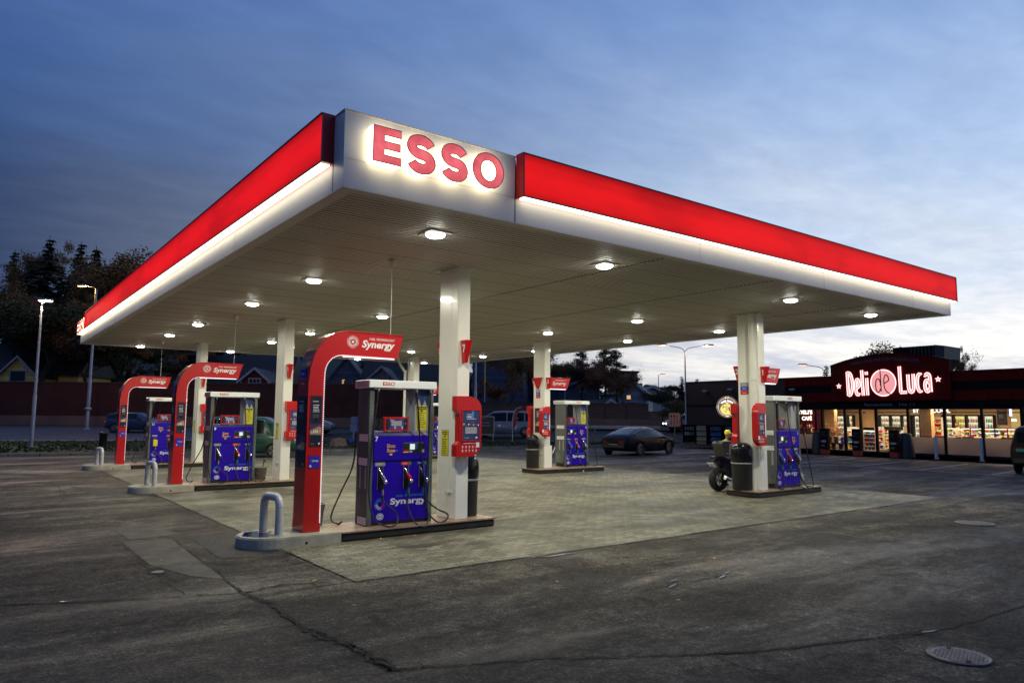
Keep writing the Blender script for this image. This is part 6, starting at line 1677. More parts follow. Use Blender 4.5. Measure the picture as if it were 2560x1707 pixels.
for k, (cx_, yz_) in enumerate(((0,(32.0,3.75)),(1,(29.9,3.83)),(2,(25.3,3.7)))):
    t = thing('security_camera', ['security camera nearest the left end of the dark shop wall','security camera above the round sign','security camera above column 1 beside the red boards'][k], 'camera', (SX-.02,yz_[0],yz_[1]), 0, 'security cameras on the shop wall')
    b = MB(); b.tube([(0,0,-.12),(-.16,0,-.12),(-.2,0,-.02)], .03, 'pump_panel', 8); b.build('bracket', t); b = MB(); b.cbox(-.42,-.05,-.17,.15,-.02,.11,'pump_panel',.03,Matrix.Rotation(.3,4,'Z')); b.build('housing', t)
# racks under the dark wall
def rack(y0, y1, kind, label):
    X = 40.75; t = thing('outdoor_rack', label, 'goods rack', (X,y0,-.1), 0, 'goods racks along the dark shop wall'); W = y1-y0; H = 1.52; r = random.Random(int(y0*10))
    b = MB(); b.box(.55,.6,0,W,0,H,'mullion'); b.box(0,.6,-.04,0,0,H,'mullion'); b.box(0,.6,W,W+.04,0,H,'mullion'); b.box(0,.6,0,W,H+.002,H+.05,'mullion'); b.build('frame', t); b = MB(); g = MB()
    for k in range(4):
        z = .06+k*.37; b.box(0,.55,0,W,z-.03,z,'mullion')
        if kind == 'sacks':
            for j in range(4): g.cbox(.05,.5,.03,W-.03,z+.002+j*.085,z+.08+j*.085,'plastic_clear' if j%2 else 'poster_gold',.025)
        elif kind == 'jugs' and k > 0:
            y = .05
            while y < W-.15: g.cbox(.1,.4,y,y+.15,z+.002,z+.24,'jug_blue',.03); g.cbox(.2,.28,y+.04,y+.10,z+.242,z+.28,'white_ink',.01); y += .19
        elif kind == 'jugs': g.cbox(.1,.45,.05,W-.05,z+.002,z+.22,'green_plastic',.02)
        else:
            y = .05
            while y < W-.16: g.cbox(.1,.4,y,y+.17,z+.002,z+.26,{0:'yellow_ink',1:'bag_black',2:'pump_panel' if y > W*.5 else 'green_plastic',3:'plastic_grey'}[k],.03); y += .24
    b.build('shelf_board', t); gg = g.build('stock', t); gg['kind'] = 'stuff'
rack(32.55, 33.5, 'mixed', 'leftmost rack with yellow cans at the bottom, at the shop corner'); rack(31.5, 32.42, 'sacks', 'rack stacked with sacks, second from the shop corner'); rack(30.3, 31.35, 'jugs', 'rack of blue water jugs left of the motorcycle'); rack(29.1, 30.2, 'jugs', 'rack of blue water jugs directly behind the rider'); rack(28.0,29.0,'jugs','rack of blue jugs hidden behind the shop column')
# pavement before the shop
b = MB(); b.box(36.75, SX+.2, YR, 35.5, -.05, .0, 'sidewalk'); b.box(36.6, 36.74, YR, 35.5, -.05, .02, 'kerb'); struct(b.build('pavement'))
# menu boards, bins, bollards
def post_board(cxa, cyb, label):
    y, _ = wx(cxa, 1100, 37.9); t = thing('menu_pillar', label, 'menu board', (37.9,y,0), 0, 'dark menu pillars on red blocks')
    b = MB(); b.cbox(-.16,.16,-.20,.20,0,.27,'shop_pillar_base',.02); b.build('block', t); b = MB(); b.cbox(-.12,.12,-.23,.23,.272,1.42,'shop_black',.01); b.build('panel', t)
    s = Sheet((-.122,.23,0),(0,-1,0),(0,0,1)); s.disc(.23,.72,.16,'grey_ink',1,18,.06); s.lines(.1,.5,.26,2,.05,.02,'grey_ink',2); s.lines(.08,1.2,.3,3,.09,.02,'fadeink',4); s.build('text_lines', t)
post_board(308, 1190, 'dark menu pillar on a red block before the flower stand'); post_board(610, 1200, 'dark menu pillar on a red block at the shop door'); post_board(957, 1210, 'dark menu pillar on a red block right of the shop door')
def big_bin(cxa, label, w=.3):
    y, _ = wx(cxa, 1100, 38.6); t = thing('street_bin', label, 'litter bin', (38.6,y,0), 0, 'tall dark tapered bins before the shop')
    b = MB(); b.lathe([(w*1.15,0),(w*1.1,.3),(w*.9,1.0),(w*.8,1.1)], 'bin_dark', 20); b.build('barrel', t); b = MB(); b.lathe([(w*.82,1.1),(w*.8,1.18),(w*.5,1.25),(.01,1.26)], 'pump_black', 20); b.build('lid', t)
big_bin(1062, 'tall dark tapered bin right of the shop door', .36); big_bin(238, 'tall dark tapered bin in front of the red pillar', .28)
mat('bollard_white', (.45,.48,.56), .5)
for cxa, X, lab in ((1348,38.6,'white bollard before the frosted glass, nearer the door'),(1772,38.6,'white bollard before the frosted glass, nearer the parked dark vehicle')):
    y, _ = wx(cxa, 1200, X); t = thing('white_bollard', lab, 'bollard', (X,y,0), 0, 'white bollards before the shop'); b = MB(); b.lathe([(.075,0),(.075,1.05),(.06,1.09),(.001,1.10)], 'bollard_white', 16); b.build('post', t); b = MB(); b.lathe([(.12,0),(.12,.02),(.08,.03)], 'galv', 16); b.build('foot', t)
# roof plant
mat('unit_grey', (.05,.06,.065), .6)
X = 44.5; y1, zz = wx(940, 185, X); y0, _ = wx(1340, 185, X)
t = thing('roof_unit', 'dark louvred ventilation unit on the shop roof behind the curved front', 'roof unit', (X,y0,4.42), 0); W = y1-y0; H = zz-4.42
b = MB(); b.box(0,2.2,.0,W,0,H,'shop_black'); b.build('housing', t)
b = MB(); b.raw([(-.2,-.5,H*.55),(-.2,-.05,H*.2),(-.2,-.003,H),(-.2,-.55,H*.95),(2,-.5,H*.55),(2,-.05,H*.2),(2,-.003,H),(2,-.55,H*.95)], [(0,1,2,3),(4,7,6,5),(0,3,7,4),(1,0,4,5),(3,2,6,7)], 'unit_grey'); b.build('hood', t)
b = MB()
for k in range(7): b.box(-.03,-.012,.12+k*.2,.17+k*.2,.1,H-.05,'unit_grey')
b.build('louvres', t)
# ------------------------------------------------------------------ vehicles
mat('tyre', (.013,.013,.013), .8); mat('rim_metal', (.32,.33,.36), .35, metal=.8); mat('car_glass', (.006,.007,.009), .12, spec=.3, var=.02); mat('chrome', (.65,.66,.70), .15, metal=1, var=.02)
mat('paint_dark', (.004,.005,.010), .35, coat=.15, spec=.25, var=.03, flat=True); mat('paint_green', (.006,.05,.036), .28, coat=.8, var=.03, flat=True); mat('paint_suv', (.004,.004,.005), .4, coat=.1, spec=.2, var=.03, flat=True)
mat('paint_silver', (.20,.23,.29), .3, coat=.6, var=.03, flat=True); mat('paint_blue', (.02,.035,.09), .3, coat=.6, var=.03, flat=True); mat('paint_white', (.55,.60,.70), .3, coat=.6, var=.03, flat=True)
mat('tail_red', (.10,.006,.006), .2); emis('tail_lit', (1.,.01,.02), 3); emis('head_lit', (.9,.93,1.), 10); mat('plate_white', (.7,.7,.72), .5); mat('plate_green', (.03,.28,.20), .5)
def car(loc, rz, st, label, paint, name='parked_car', group='cars round the station', cab=(2,6), r=.33, wx_=(.95,3.9), glass_side=(1,6), wins=None, tail='tail_red', head='car_glass', plate='plate_white', van=False, lit=False):
    """st: stations (x, underbody z, belt z, top z, half width, roof half width) from rear to front; local x forward"""
    t = thing(name, label, 'car', loc, rz, group); L0 = st[0][0]; L1 = st[-1][0]
    def sec(s_):
        x, zl, zb, zt, hw, hr = s_; m_ = (zl+zb)/2
        half = [(0,zl),(hw*.86,zl),(hw*.97,zl+.10),(hw,m_),(hw*.985,zb-.10),(hw*.95,zb),(hr,zt-.045),(hr*.80,zt-.006),(0,zt+.012)]
        return [(x,-y,z) for y,z in half[::-1]]+[(x,y,z) for y,z in half[1:-1]]
    secs = [sec(s_) for s_ in st]; n = len(secs[0]); vs = [v for s_ in secs for v in s_]
    b = MB(); b.raw(vs, [(i*n+j, i*n+(j+1)%n, (i+1)*n+(j+1)%n, (i+1)*n+j) for i in range(len(secs)-1) for j in range(n)], paint, True)
    b.raw(secs[0]+secs[-1], [tuple(range(n)), tuple(range(2*n-1,n-1,-1))], paint); b.build('body', t)
    # side glass between belt and roof rail
    def gp(i, f, side, off=.008):
        x, zl, zb, zt, hw, hr = i if isinstance(i, tuple) else st[i]; y0, z0, y1, z1 = hw*.95, zb, hr, zt-.045
        return (x, side*(y0+(y1-y0)*f+off), z0+(z1-z0)*f)
    def lerp(i, k): a, c = st[i], st[i+1]; return tuple(a[q]+(c[q]-a[q])*k for q in range(6))
    panes = wins or [(1.5, 3.0),(3.08, 4.6)]
    for a, c in panes:
        for side in (-1, 1):
            m_ = 5; P_ = []
            for q in range(m_+1):
                f = a+(c-a)*q/m_; i = min(int(f), len(st)-2); P_.append(lerp(i, f-i))
            lo = [gp(p, .10, side) for p in P_]; hi = [gp(p, .90, side) for p in P_]
            b = MB(); b.raw(lo+hi, [(q, q+1, m_+2+q, m_+1+q) for q in range(m_)], 'car_glass', True)
            w = b.build('side_window', t); b = MB(); b.tube([(x, y+side*.004, z+.01) for x,y,z in hi], .012, 'chrome', 4, False); b.build('trim', w)
    # front and rear glass on the sloping top
    for (a, c), nm in ((cab[0:2],'rear_window'),(cab[2:4],'windscreen')) if len(cab) == 4 else ():
        m_ = 4; P_ = []
        for q in range(m_+1):
            f = a+(c-a)*q/m_; i = min(int(f), len(st)-2); P_.append(lerp(i, f-i))
        b = MB(); vs = [(p[0], s_*p[5]*k, p[3]-(.006 if k < .81 else .03)+.016) for p in P_ for s_, k in ((-1,.92),(-1,.45),(1,.45),(1,.92))]
        b.raw(vs, [(4*q+j, 4*q+j+1, 4*q+5+j, 4*q+4+j) for q in range(m_) for j in range(3)], 'car_glass', True); b.build(nm, t)
    hwm = max(s_[4] for s_ in st)
    for x in wx_:
        for side in (-1, 1):
            b = MB(); b.lathe([(.001,0),(r*1.13,0),(r*1.15,-.05)], 'pump_black', 24, (x, side*(hwm+.003), r), None, 'Y') if side < 0 else b.lathe([(.001,0),(r*1.13,0),(r*1.15,-.05)], 'pump_black', 24, (x, hwm+.003, r), None, 'Y')
            b.build('wheel_arch', t)
            y = side*(hwm-.03); b = MB(); b.lathe([(r*.66,-.045),(r*.94,-.05),(r,-.03),(r,.03),(r*.94,.05),(r*.66,.045)], 'tyre', 28, (x, y, r), None, 'Y'); w = b.build('wheel', t)
            b = MB(); yo = side*(hwm+.018); b.lathe([(r*.68,0),(r*.62,side*.006)], 'rim_metal', 24, (x, yo, r), None, 'Y'); b.lathe([(.05,side*.004),(.001,side*.006)], 'rim_metal', 12, (x, yo, r), None, 'Y')
            for k in range(5):
                for dv in (-.12, .12):
                    a = 2*pi*k/5+dv; e = (x+r*.64*cos(a), r+r*.64*sin(a)); c_ = (x+.04*cos(a), r+.04*sin(a)); nx, nz = -sin(a)*.013, cos(a)*.013
                    b.raw([(c_[0]-nx,yo+side*.003,c_[1]-nz),(c_[0]+nx,yo+side*.003,c_[1]+nz),(e[0]+nx,yo+side*.003,e[1]+nz),(e[0]-nx,yo+side*.003,e[1]-nz)], [(0,1,2,3)], 'rim_metal')
            b.build('rim', w)
    x0, zl, zb, zt, hw, hr = st[0]; x1, _, zb1, _, hw1, _ = st[-1]
    for side in (-1, 1):
        b = MB(); ys = sorted((side*hw*.96, side*hw*.5)); b.box(x0-.02, x0+.05, ys[0], ys[1], zb-.22, zb-.08, tail); b.build('tail_light', t)
        b = MB(); ys = sorted((side*hw1*.95, side*hw1*.55)); b.box(x1-.05, x1+.02, ys[0], ys[1], zb1-.2, zb1-.08, head); b.build('headlight', t)
        xm = st[len(st)*3//5][0]; b = MB(); ys = sorted((side*(hwm+.16), side*(hwm-.03))); b.cbox(xm+.1, xm+.28, ys[0], ys[1], zb+.0, zb+.12, paint, .02); b.build('mirror', t)
        for xx in ((L0+L1)/2-.55, (L0+L1)/2+.35):
            b = MB(); ys = sorted((side*(hwm+.012), side*(hwm-.03))); b.box(xx, xx+.18, ys[0], ys[1], zb-.16, zb-.135, 'chrome'); b.build('door_handle', t)
    b = MB(); b.box(x0-.03, x0-.004, -.26, .26, zb-.36, zb-.25, plate); b.build('number_plate', t)
    b = MB(); b.box(x0-.035, x0+.1, -hw*.95, hw*.95, zl, zl+.16, 'pump_black'); b.box(x1-.1, x1+.035, -hw1*.95, hw1*.95, zl, zl+.16, 'pump_black'); b.build('bumper', t)
    return t
SEDAN = [(0,.42,.84,.90,.66,.56),(.14,.30,.96,1.02,.80,.66),(.55,.22,1.00,1.10,.92,.67),(1.35,.20,.99,1.33,.96,.58),(2.0,.19,.99,1.43,.96,.60),(2.6,.19,.97,1.435,.96,.60),(3.15,.19,.96,1.32,.955,.62),(3.75,.20,.94,1.03,.95,.72),(4.35,.22,.88,.93,.93,.74),(4.75,.26,.78,.82,.88,.68),(4.95,.34,.66,.69,.74,.55)]
RZ = RAD(12)
car((26.15,25.95,.0), RZ, SEDAN, 'dark blue fastback saloon parked beyond pump 3, seen from behind', 'paint_dark', cab=(1.7,3.9,6.1,6.9), wins=[(2.3,4.35),(4.42,6.75)], wx_=(1.0,3.96), r=.35)
VAN = [(0,.30,1.0,1.66,.80,.66),(.10,.24,1.02,1.80,.85,.68),(.9,.20,1.02,1.84,.87,.69),(2.0,.20,1.02,1.85,.87,.69),(2.9,.20,1.01,1.82,.87,.68),(3.3,.20,1.0,1.60,.87,.66),(3.85,.22,.95,1.04,.85,.70),(4.3,.26,.84,.88,.80,.62),(4.45,.34,.72,.74,.7,.5)]
VP = hp(520, 33.4, 0)
car((VP[0],VP[1],0), RIGHT+.06, VAN, 'green van standing on the far side, seen between pump 9 and its column', 'paint_green', cab=(.1,.6,4.1,5.9), wins=[(.6,1.9),(2.0,3.0),(3.08,4.9)], wx_=(.85,3.45), r=.31)
SUV = [(0,.42,1.06,1.60,.84,.64),(.08,.34,1.08,1.68,.90,.68),(.5,.28,1.08,1.76,.93,.70),(1.8,.26,1.08,1.80,.94,.71),(2.8,.26,1.06,1.76,.94,.69),(3.3,.26,1.04,1.36,.93,.70),(3.5,.27,1.03,1.12,.92,.74),(4.3,.30,.98,1.0,.88,.70),(4.55,.40,.80,.82,.8,.6)]
yq, _ = wx(1995, 1200, 30.4)
t = car((30.4, yq-1.02, 0), 0, SUV, 'black off-road car cut by the right picture edge, parked nose to the shop', 'paint_suv', cab=(.1,.9,4.2,5.6), wins=[(.9,2.2),(2.3,3.2),(3.28,4.6)], wx_=(.85,3.6), r=.38, plate='plate_green')
for z, nm in ((1.15,'rear_glass'),): b = MB(); b.box(-.012,.04,-.62,.62,z,z+.38,'car_glass'); b.build(nm, t)
[c for c in t.children if c.name.startswith('number_plate')][0].location = (0,.42,.12)
b = MB(); b.lathe([(.30,0),(.34,-.04),(.34,-.18),(.28,-.22),(.001,-.22)], 'pump_black', 24, (0,-.25,1.0), None, 'X'); b.build('spare_wheel', t)
HATCH = [(0,.32,.92,1.1,.76,.62),(.12,.24,.95,1.36,.84,.62),(.7,.20,.95,1.46,.87,.62),(1.7,.19,.94,1.50,.88,.62),(2.4,.19,.93,1.46,.88,.61),(3.1,.20,.92,1.08,.87,.68),(3.8,.23,.86,.9,.84,.68),(4.15,.32,.7,.73,.72,.55)]
def road_car(px, d, rz, st, label, paint, **k):
    c = (px-1280)/F_PX*d; p = cw(c, d, .0); z = -.03+(min(d,62)-47)/15*.83+.13; L_ = st[-1][0]
    return car((p.x-cos(rz)*L_/2, p.y-sin(rz)*L_/2, max(z,.18)), rz, st, label, paint, 'driving_car', 'cars driving on the road', **k)
road_car(1262, 54, RIGHT+pi, [tuple(a*(1.12 if i in (0,) else 1.0) for i, a in enumerate(s_)) for s_ in VAN], 'silver-blue people carrier on the road between the nearest column and column 3', 'paint_silver', cab=(.1,.6,4.1,5.9), wins=[(.6,1.9),(2.0,3.0),(3.08,4.9)], wx_=(.95,3.9))
road_car(772, 55, RIGHT, HATCH, 'pale car on the road seen low through the near arch', 'paint_silver', cab=(.2,.9,4.0,5.0), wins=[(.9,2.4),(2.5,4.6)], wx_=(.75,3.3), r=.31)
road_car(352, 55, RIGHT, HATCH, 'dark blue car with lit red tail light behind the far arch', 'paint_blue', cab=(.2,.9,4.0,5.0), wins=[(.9,2.4),(2.5,4.6)], wx_=(.75,3.3), r=.31, tail='tail_lit')
road_car(1722, 61, RIGHT+pi, HATCH, 'pale car with bright headlights on the road behind the arrow sign', 'paint_white', cab=(.2,.9,4.0,5.0), wins=[(.9,2.4),(2.5,4.6)], wx_=(.75,3.3), r=.31, head='head_lit')

# motorcycle: rear wheel towards the picture left, heading +X
mat('bike_black', (.008,.008,.008), .4, coat=.05, spec=.25, flat=True); mat('bag_grey', (.075,.078,.07), .7, var=.25, bump=.4)
t = thing('motorcycle', 'black motorcycle with a fat rear tyre and white plate, half hidden by the big bin', 'motorcycle', (16.18,12.14,.006), RAD(-4))
def wheel(x, r_, w_, spokes=7):
    b = MB(); b.lathe([(r_*.60,-w_*.46),(r_*.82,-w_*.5),(r_*.95,-w_*.36),(r_,-w_*.12),(r_,w_*.12),(r_*.95,w_*.36),(r_*.82,w_*.5),(r_*.60,w_*.46)], 'tyre', 32, (x,0,r_), None, 'Y'); w = b.build('wheel', t)
    b = MB(); b.lathe([(r_*.62,-w_*.4),(r_*.56,-w_*.36),(r_*.56,w_*.36),(r_*.62,w_*.4)], 'bike_black', 28, (x,0,r_), None, 'Y'); b.lathe([(.001,-.07),(.05,-.07),(.05,.07),(.001,.07)], 'rim_metal', 12, (x,0,r_), None, 'Y')
    for k in range(spokes):
        a = 2*pi*k/spokes; b.tube([(x+.04*cos(a),-.02,r_+.04*sin(a)),(x+r_*.58*cos(a+.2),-.05,r_+r_*.58*sin(a+.2))], .014, 'rim_metal' if k%2 else 'bike_black', 5)
    b.build('rim', w)
wheel(0, .315, .20); wheel(1.46, .305, .12)
b = MB(); b.tube([(0,-.14,.315),(.30,-.13,.36),(.55,-.10,.42)], .032, 'bike_black', 8); b.tube([(0,.14,.315),(.30,.13,.36),(.55,.10,.42)], .032, 'bike_black', 8); b.build('swing_arm', t)
b = MB(); b.cbox(.42,1.0,-.17,.17,.28,.62,'bike_black',.05); b.lathe([(.12,0),(.13,.03),(.09,.06),(.001,.06)],'rim_metal',14,(.66,-.18,.42),None,'Y'); b.build('engine', t)
b = MB(); b.tube([(.5,-.19,.34),(.2,-.22,.30),(-.02,-.24,.38)], [.035,.05,.055], 'silver', 10); b.build('exhaust', t)
b = MB(); b.prism([(-.20,.86),(.05,.82),(.40,.74),(.62,.70),(.62,.80),(.30,.86),(-.05,.92),(-.20,.91)], -.12, .12, 'bike_black', 'XZ'); b.prism([(-.05,.83),(.12,.60),(.5,.55),(.55,.70),(.2,.78)], -.09, .09, 'bike_black', 'XZ'); b.build('tail_unit', t)
b = MB(); b.tube([(-.05,0,.83),(-.18,0,.72),(-.24,0,.68)], .015, 'bike_black', 6); b.build('plate_bracket', t)
b = MB(); T_ = Matrix.Translation((-.25,0,.70)) @ Matrix.Rotation(RAD(-48),4,'Y'); b.box(-.005,.005,-.11,.11,-.08,.08,'plate_white',T_); b.build('number_plate', t)
b = MB(); b.cbox(-.1,-.02,-.09,.09,.87,.90,'tail_red',.01); b.build('tail_light', t)
b = MB(); b.prism([(.60,.70),(1.12,.68),(1.20,.88),(1.05,.99),(.78,.98),(.60,.82)], -.15, .15, 'bike_black', 'XZ'); b.build('fuel_tank', t)
b = MB(); b.tube([(1.16,-.09,.98),(1.46,-.10,.305)], .026, 'rim_metal', 8); b.tube([(1.16,.09,.98),(1.46,.10,.305)], .026, 'rim_metal', 8); b.build('front_fork', t)
b = MB(); b.tube(bez([(1.0,-.38,1.05),(1.12,-.2,1.06),(1.15,0,1.03),(1.12,.2,1.06),(1.0,.38,1.05)],5), .015, 'bike_black', 7); b.build('handlebar', t)
b = MB(); b.prism([(1.12,.82),(1.34,.80),(1.40,.98),(1.28,1.22),(1.16,1.14)], -.15, .15, 'bike_black', 'XZ'); b.build('fairing', t)
t = thing('tail_bag', 'grey tail bag strapped high on the motorcycle seat', 'bag', (16.28,12.13,.93), RAD(-4))
b = MB(); b.prism([(.0,.0),(.34,-.03),(.36,.40),(-.10,.38),(-.14,.33)], -.17, .17, 'bag_grey', 'XZ'); b.build('shell', t)
b = MB()
mat('bag_light', (.42,.40,.40), .6); b.prism([(.14,.03),(.28,.05),(.26,.33),(.17,.34)], -.186, -.172, 'bag_light', 'XZ'); b.prism([(.20,.12),(.225,.13),(.23,.28),(.21,.27)], -.190, -.187, 'pump_black', 'XZ'); b.build('side_panel', t)
b = MB(); b.box(-.16,.38,-.03,.03,.385,.395,'pump_black'); b.box(.05,.11,-.175,-.172,.06,.08,'plate_white'); b.build('strap', t)
# ------------------------------------------------------------------ people
mat('skin', (.42,.24,.17), .5, var=.06); mat('hair', (.05,.03,.02), .7); mat('hivis', (.55,.85,.02), .6); mat('dark_cloth', (.02,.022,.03), .85); mat('pale_shirt', (.50,.48,.46), .85); mat('cap_yellow', (.80,.72,.01), .6); mat('band', (.02,.02,.02), .7)
def person(loc, rz, label, J, shirt, trousers='dark_cloth', hair='hair', cap=None, scale=1.0, seated=False):
    """J: joint overrides; local +x is forward, y left, z up"""
    P_ = dict(pel=(0,0,.95), wst=(0,0,1.10), che=(.01,0,1.34), nek=(.01,0,1.50), hd0=(.03,0,1.58), shL=(0,.19,1.42), elL=(.03,.25,1.14), wrL=(.12,.24,.90), shR=(0,-.19,1.42), elR=(.03,-.25,1.14), wrR=(.12,-.24,.90),
              hpL=(0,.10,.90), knL=(.03,.11,.50), anL=(0,.11,.09), toL=(.17,.12,.04), hpR=(0,-.10,.90), knR=(.03,-.11,.50), anR=(0,-.11,.09), toR=(.17,-.12,.04))
    P_.update(J); t = thing('person', label, 'person', loc, rz)
    if scale != 1: t.scale = (scale,)*3
    R = dict(pel=.135,wst=.125,che=.145,nek=.062,hd0=.06,shL=.075,elL=.050,wrL=.033,shR=.075,elR=.050,wrR=.033,hpL=.10,knL=.066,anL=.045,toL=.038,hpR=.10,knR=.066,anR=.045,toR=.038)
    E_ = [('pel','wst'),('wst','che'),('che','nek'),('nek','hd0'),('che','shL'),('shL','elL'),('elL','wrL'),('che','shR'),('shR','elR'),('elR','wrR'),('pel','hpL'),('hpL','knL'),('knL','anL'),('anL','toL'),('pel','hpR'),('hpR','knR'),('knR','anR'),('anR','toR')]
    ks = list(P_); me = bpy.data.meshes.new('body'); me.from_pydata([P_[k] for k in ks], [(ks.index(a), ks.index(c)) for a, c in E_], [])
    for m_ in (trousers, shirt, 'skin'): me.materials.append(MATS[m_])
    o = bpy.data.objects.new('body', me); COL.objects.link(o); md = o.modifiers.new('s','SKIN'); 
    for k, v in zip(ks, me.skin_vertices[0].data): v.radius = (R[k], R[k]); v.use_root = (k == 'pel')
    o.modifiers.new('d','SUBSURF').levels = 1; o.modifiers['d'].render_levels = 1
    dg = bpy.context.evaluated_depsgraph_get(); dg.update(); m2 = bpy.data.meshes.new_from_object(o.evaluated_get(dg)); bpy.data.objects.remove(o)
    m2.materials.clear()
    for q in (trousers, shirt, 'skin'): m2.materials.append(MATS[q])
    for p in m2.polygons:
        c = p.center; p.use_smooth = True
        d = min(((c-Vector(P_[k])).length, k) for k in ks)[1]
        p.material_index = 0 if d in ('pel','hpL','hpR','knL','knR','anL','anR','toL','toR') else (2 if d in ('hd0','wrL','wrR') else 1)
    m2.name = 'body'; bo = bpy.data.objects.new('body', m2); COL.objects.link(bo); bo.parent = t
    # head with nose, ears, eyes
    h = Vector(P_['hd0'])+Vector((.02,0,.12)); b = MB(); b.lathe([(.001,-.125),(.045,-.115),(.068,-.07),(.082,-.01),(.085,.04),(.07,.09),(.04,.115),(.001,.125)], 'skin', 16, h)
    b.tube([h+Vector((.08,0,.0)), h+Vector((.10,0,-.03))], [.012,.016], 'skin', 6)
    for s_ in (-1,1): b.tube([h+Vector((.0,s_*.08,.02)), h+Vector((.0,s_*.095,-.02))], .018, 'skin', 6); b.lathe([(.001,.004),(.010,0)], 'band', 6, h+Vector((.080,s_*.03,.012)), None, 'X')
    b.build('head', t)
    b = MB(); b.lathe([(.088,.0),(.094,.05),(.08,.10),(.045,.132),(.001,.14)], cap or hair, 16, h+Vector((-.012,0,.0))); 
    if cap: b.prism([(.05,-.06),(.15,-.045),(.165,0),(.15,.045),(.05,.06)], h.z+.02, h.z+.032, cap, 'XY', Matrix.Translation((h.x,h.y,0)))
    b.build('cap' if cap else 'hair', t)
    for w_, e_, s_ in (('wrL','elL',1),('wrR','elR',-1)):
        w = Vector(P_[w_]); d = (w-Vector(P_[e_])).normalized(); a = d.cross(Vector((0,1,0))).normalized(); sd = d.cross(a)
        b = MB(); b.tube([w, w+d*.045, w+d*.09], [.030,.036,.032], 'skin', 8)
        for k in range(4):
            o_ = sd*(-.026+.0175*k); L_ = (.062,.075,.07,.055)[k]; q = w+d*.085+o_; b.tube([q, q+d*L_*.55+a*.006, q+d*L_*.9+a*.025], [.010,.009,.007], 'skin', 5)
        q = w+d*.03-sd*.03; b.tube([q, q-sd*.025+d*.03, q-sd*.025+d*.06+a*.01], [.011,.010,.008], 'skin', 5); b.build('hand', t)
    return t
person((17.40,12.93,.0), RAD(-75), 'person in a yellow cap and hi-vis jacket behind the motorcycle, leaning forward', dict(che=(.10,0,1.24), nek=(.16,0,1.38), hd0=(.20,0,1.44), shL=(.10,.19,1.30), elL=(.26,.24,1.10), wrL=(.44,.16,1.02), shR=(.10,-.19,1.30), elR=(.26,-.24,1.10), wrR=(.44,-.16,1.02)), 'hivis', cap='cap_yellow', scale=.95)
y, _ = wx(1550, 1000, 44.3)
person((44.3,y,-.02), pi, 'person in a pale shirt standing with folded arms inside the lit shop', dict(elL=(.05,.27,1.16), wrL=(.26,.06,1.12), elR=(.05,-.27,1.16), wrR=(.27,-.06,1.08)), 'pale_shirt')
y, _ = wx(1975, 1000, 43.6)
person((43.6,y,-.45), pi/2, 'dark seated person inside the right window pane, holding something up', dict(elL=(.16,.26,1.22), wrL=(.34,.16,1.25), elR=(.16,-.26,1.18), wrR=(.34,-.14,1.2), knL=(.42,.12,.86), anL=(.42,.12,.5), toL=(.55,.12,.46), knR=(.42,-.12,.86), anR=(.42,-.12,.5), toR=(.55,-.12,.46)), 'dark_cloth')

# ------------------------------------------------------------------ roadside signs and furniture
mat('sign_black', (.008,.009,.011), .35); mat('sign_pink', (.50,.32,.26), .6, var=.04)
def on_px(x0, x1, y0, y1, d):   # real width, top, bottom for a board at distance d
    a = at(x0, y1, d); c = at(x1, y1, d); return a, (c-a).length, at(x0, y0, d).z, a.z
a, w, zt, zb = on_px(1203, 1235, 1040, 1087, 50)
t = thing('advert_board', 'black framed notice board on the verge, right of the payment terminal', 'sign board', (a.x-.55,a.y+.4,.14), RIGHT); w += .7
b = MB(); b.box(0,w,0,.06,zb-.14,zt-.14,'galv'); b.build('frame', t); s = Sheet((.06,-.003,zb-.08),(1,0,0),(0,0,1)); s.rect(0,0,w-.12,zt-zb-.12,'sign_black'); s.lines(.25,.75,w-.6,2,.2,.09,'slateink',3,2); s.lines(.4,1.05,w-.9,1,.2,.04,'slateink',3,2); s.build('face', t)
for x in (.05, w-.1): b = MB(); b.box(x,x+.06,.01,.05,0,zb-.143,'galv'); b.build('leg', t)
# feather flag
a = at(1281, 1112, 50.5); zt = at(1303, 1016, 50.5).z
t = thing('feather_flag', 'dark red curved feather flag standing on the verge', 'flag', (a.x,a.y,.14), RIGHT)
H = zt-.14; pole = bez([(0,0,0),(0,0,H*.5),(.05,0,H*.75),(.25,0,H*.93),(.65,0,H)], 6)
b = MB(); b.tube(pole, .02, 'pump_white', 6); b.build('pole', t)
pts = [(p.x,p.z) for p in pole if p.z > H*.30]; b = MB(); inner = [(x+.28*min(1,(z-H*.28)/(H*.2))*(1.05-.9*max(0,(z-H*.72)/(H*.28))), z-.12*H*max(0,(z-H*.6)/(H*.4))) for x, z in pts]; n = len(pts)
b.raw([(x,0,z) for x,z in pts]+[(x,.015*sin(z*3),z) for x,z in inner], [(i,i+1,n+i+1,n+i) for i in range(n-1)], 'deep_red'); b.build('cloth', t)
s = Sheet((.10,-.004,H*.36),(.12,0,1),(-1,0,.12)); s.text('Synergy',.0,-.16,.14,'white_ink',H*.36,.02); s.build('lettering', t)
a, w, zt, zb = on_px(1673, 1701, 1032, 1066, 56)
t = thing('lane_sign', 'pale square road sign with three upward lane arrows', 'road sign', (a.x,a.y,.0), RIGHT)
h = zt-zb; b = MB(); b.box(0,w,0,.03,zb,zt,'sign_pink'); b.build('plate', t)
s = Sheet((0,-.002,zb),(1,0,0),(0,0,1))
s.rect(.02,.02,w-.02,.03,'ink'); s.rect(.02,h-.03,w-.02,h-.02,'ink'); s.rect(.02,.02,.03,h-.02,'ink'); s.rect(w-.03,.02,w-.02,h-.02,'ink')
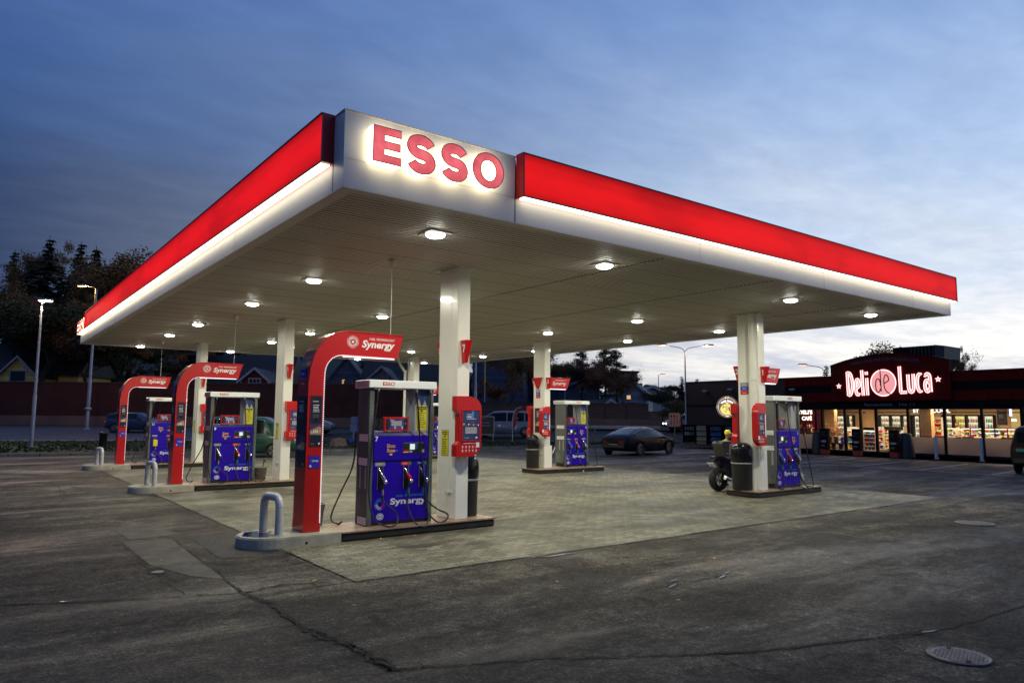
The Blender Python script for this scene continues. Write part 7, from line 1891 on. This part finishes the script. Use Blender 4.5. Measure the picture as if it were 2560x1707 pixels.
for k, m_ in ((0,'ink'),(1,'ink'),(2,'red_ink')):
    u = w*(.2+.25*k); s.rect(u-.022,.1,u+.022,h*.8,m_); s.poly([(u-.09,h*.72),(u+.09,h*.72),(u,h*.93)],m_)
s.poly([(w*.7,h*.45),(w*.74,h*.5),(w*.93,h*.22),(w*.9,h*.18)],'red_ink'); s.build('arrows', t)
b = MB(); b.tube([(w*.5,.05,-.1),(w*.5,.05,zb)], .035, 'galv', 8); b.build('post', t)
a, w, zt, zb = on_px(877, 892, 1041, 1078, 48)
t = thing('angled_sign', 'pale bluish double sign panel on a post beside the nearest pump tower', 'road sign', (a.x,a.y,.14), RIGHT+.5)
b = MB(); b.box(0,w*1.1,0,.03,zb+.55-.14,zt-.14,'slateink'); b.box(-.05,w*1.05,.0,.03,zb-.14,zb+.5-.14,'slateink'); b.box(w,w+.07,-.02,.0,zb-.1,zt-.2,'blue_plastic'); b.build('plate', t)
z2 = at(880,1108,48).z; b = MB(); b.box(-.1,.28,-.03,0,z2-.14,z2+.35-.14,'blue_plastic'); b.build('lower_plate', t)
b = MB(); b.tube([(.2,.05,-.1),(.2,.05,zt-.2)], .035, 'galv', 8); b.build('post', t)
a = at(843, 1138, 41); t = thing('stone_block', 'rough dark stone block on the verge, seen low through the near arch', 'stone', (a.x,a.y,.10), .3)
b = MB(); rr = random.Random(5); b.raw([(x*rr.uniform(.85,1.1),y*rr.uniform(.85,1.1),z) for x,y,z in [(-.45,-.3,0),(.45,-.3,0),(.45,.3,0),(-.45,.3,0),(-.38,-.22,.48),(.36,-.24,.5),(.3,.2,.55),(-.34,.22,.46)]], [(0,3,2,1),(4,5,6,7),(0,1,5,4),(1,2,6,5),(2,3,7,6),(3,0,4,7)], 'base_concrete'); b.build('rock', t)
a = at(256, 1128, 37.5); t = thing('verge_bin', 'black cylindrical litter bin on a post behind the far hoop bollard', 'litter bin', (a.x,a.y,.12), 0)
b = MB(); b.lathe([(.17,.12),(.19,.2),(.19,.72),(.21,.73),(.21,.80),(.15,.86),(.001,.87)], 'bin_black', 18); b.build('barrel', t); b = MB(); b.tube([(0,0,0),(0,0,.13)], .05, 'galv', 8); b.build('post', t)
# guard rail by the road, seen beyond column 5
p = cw(-3.5, 58.2, .62); q = cw(12.5, 60.5, .75); L_ = (q-p).length
t = thing('guard_rail', 'low grey guard rail along the far road edge before the board wall', 'guard rail', tuple(p), math.atan2(q.y-p.y, q.x-p.x))
b = MB(); b.prism([(.0,.42),(.03,.48),(0,.54),(.03,.60),(0,.66),(-.02,.66),(.01,.60),(-.02,.54),(.01,.48),(-.02,.42)], 0, L_, 'galv', 'YZ'); b.build('rail', t)
for k in range(int(L_/2)): b = MB(); b.box(.5+k*2,.58+k*2,.03,.1,-.2,.64,'galv'); b.build('post', t)
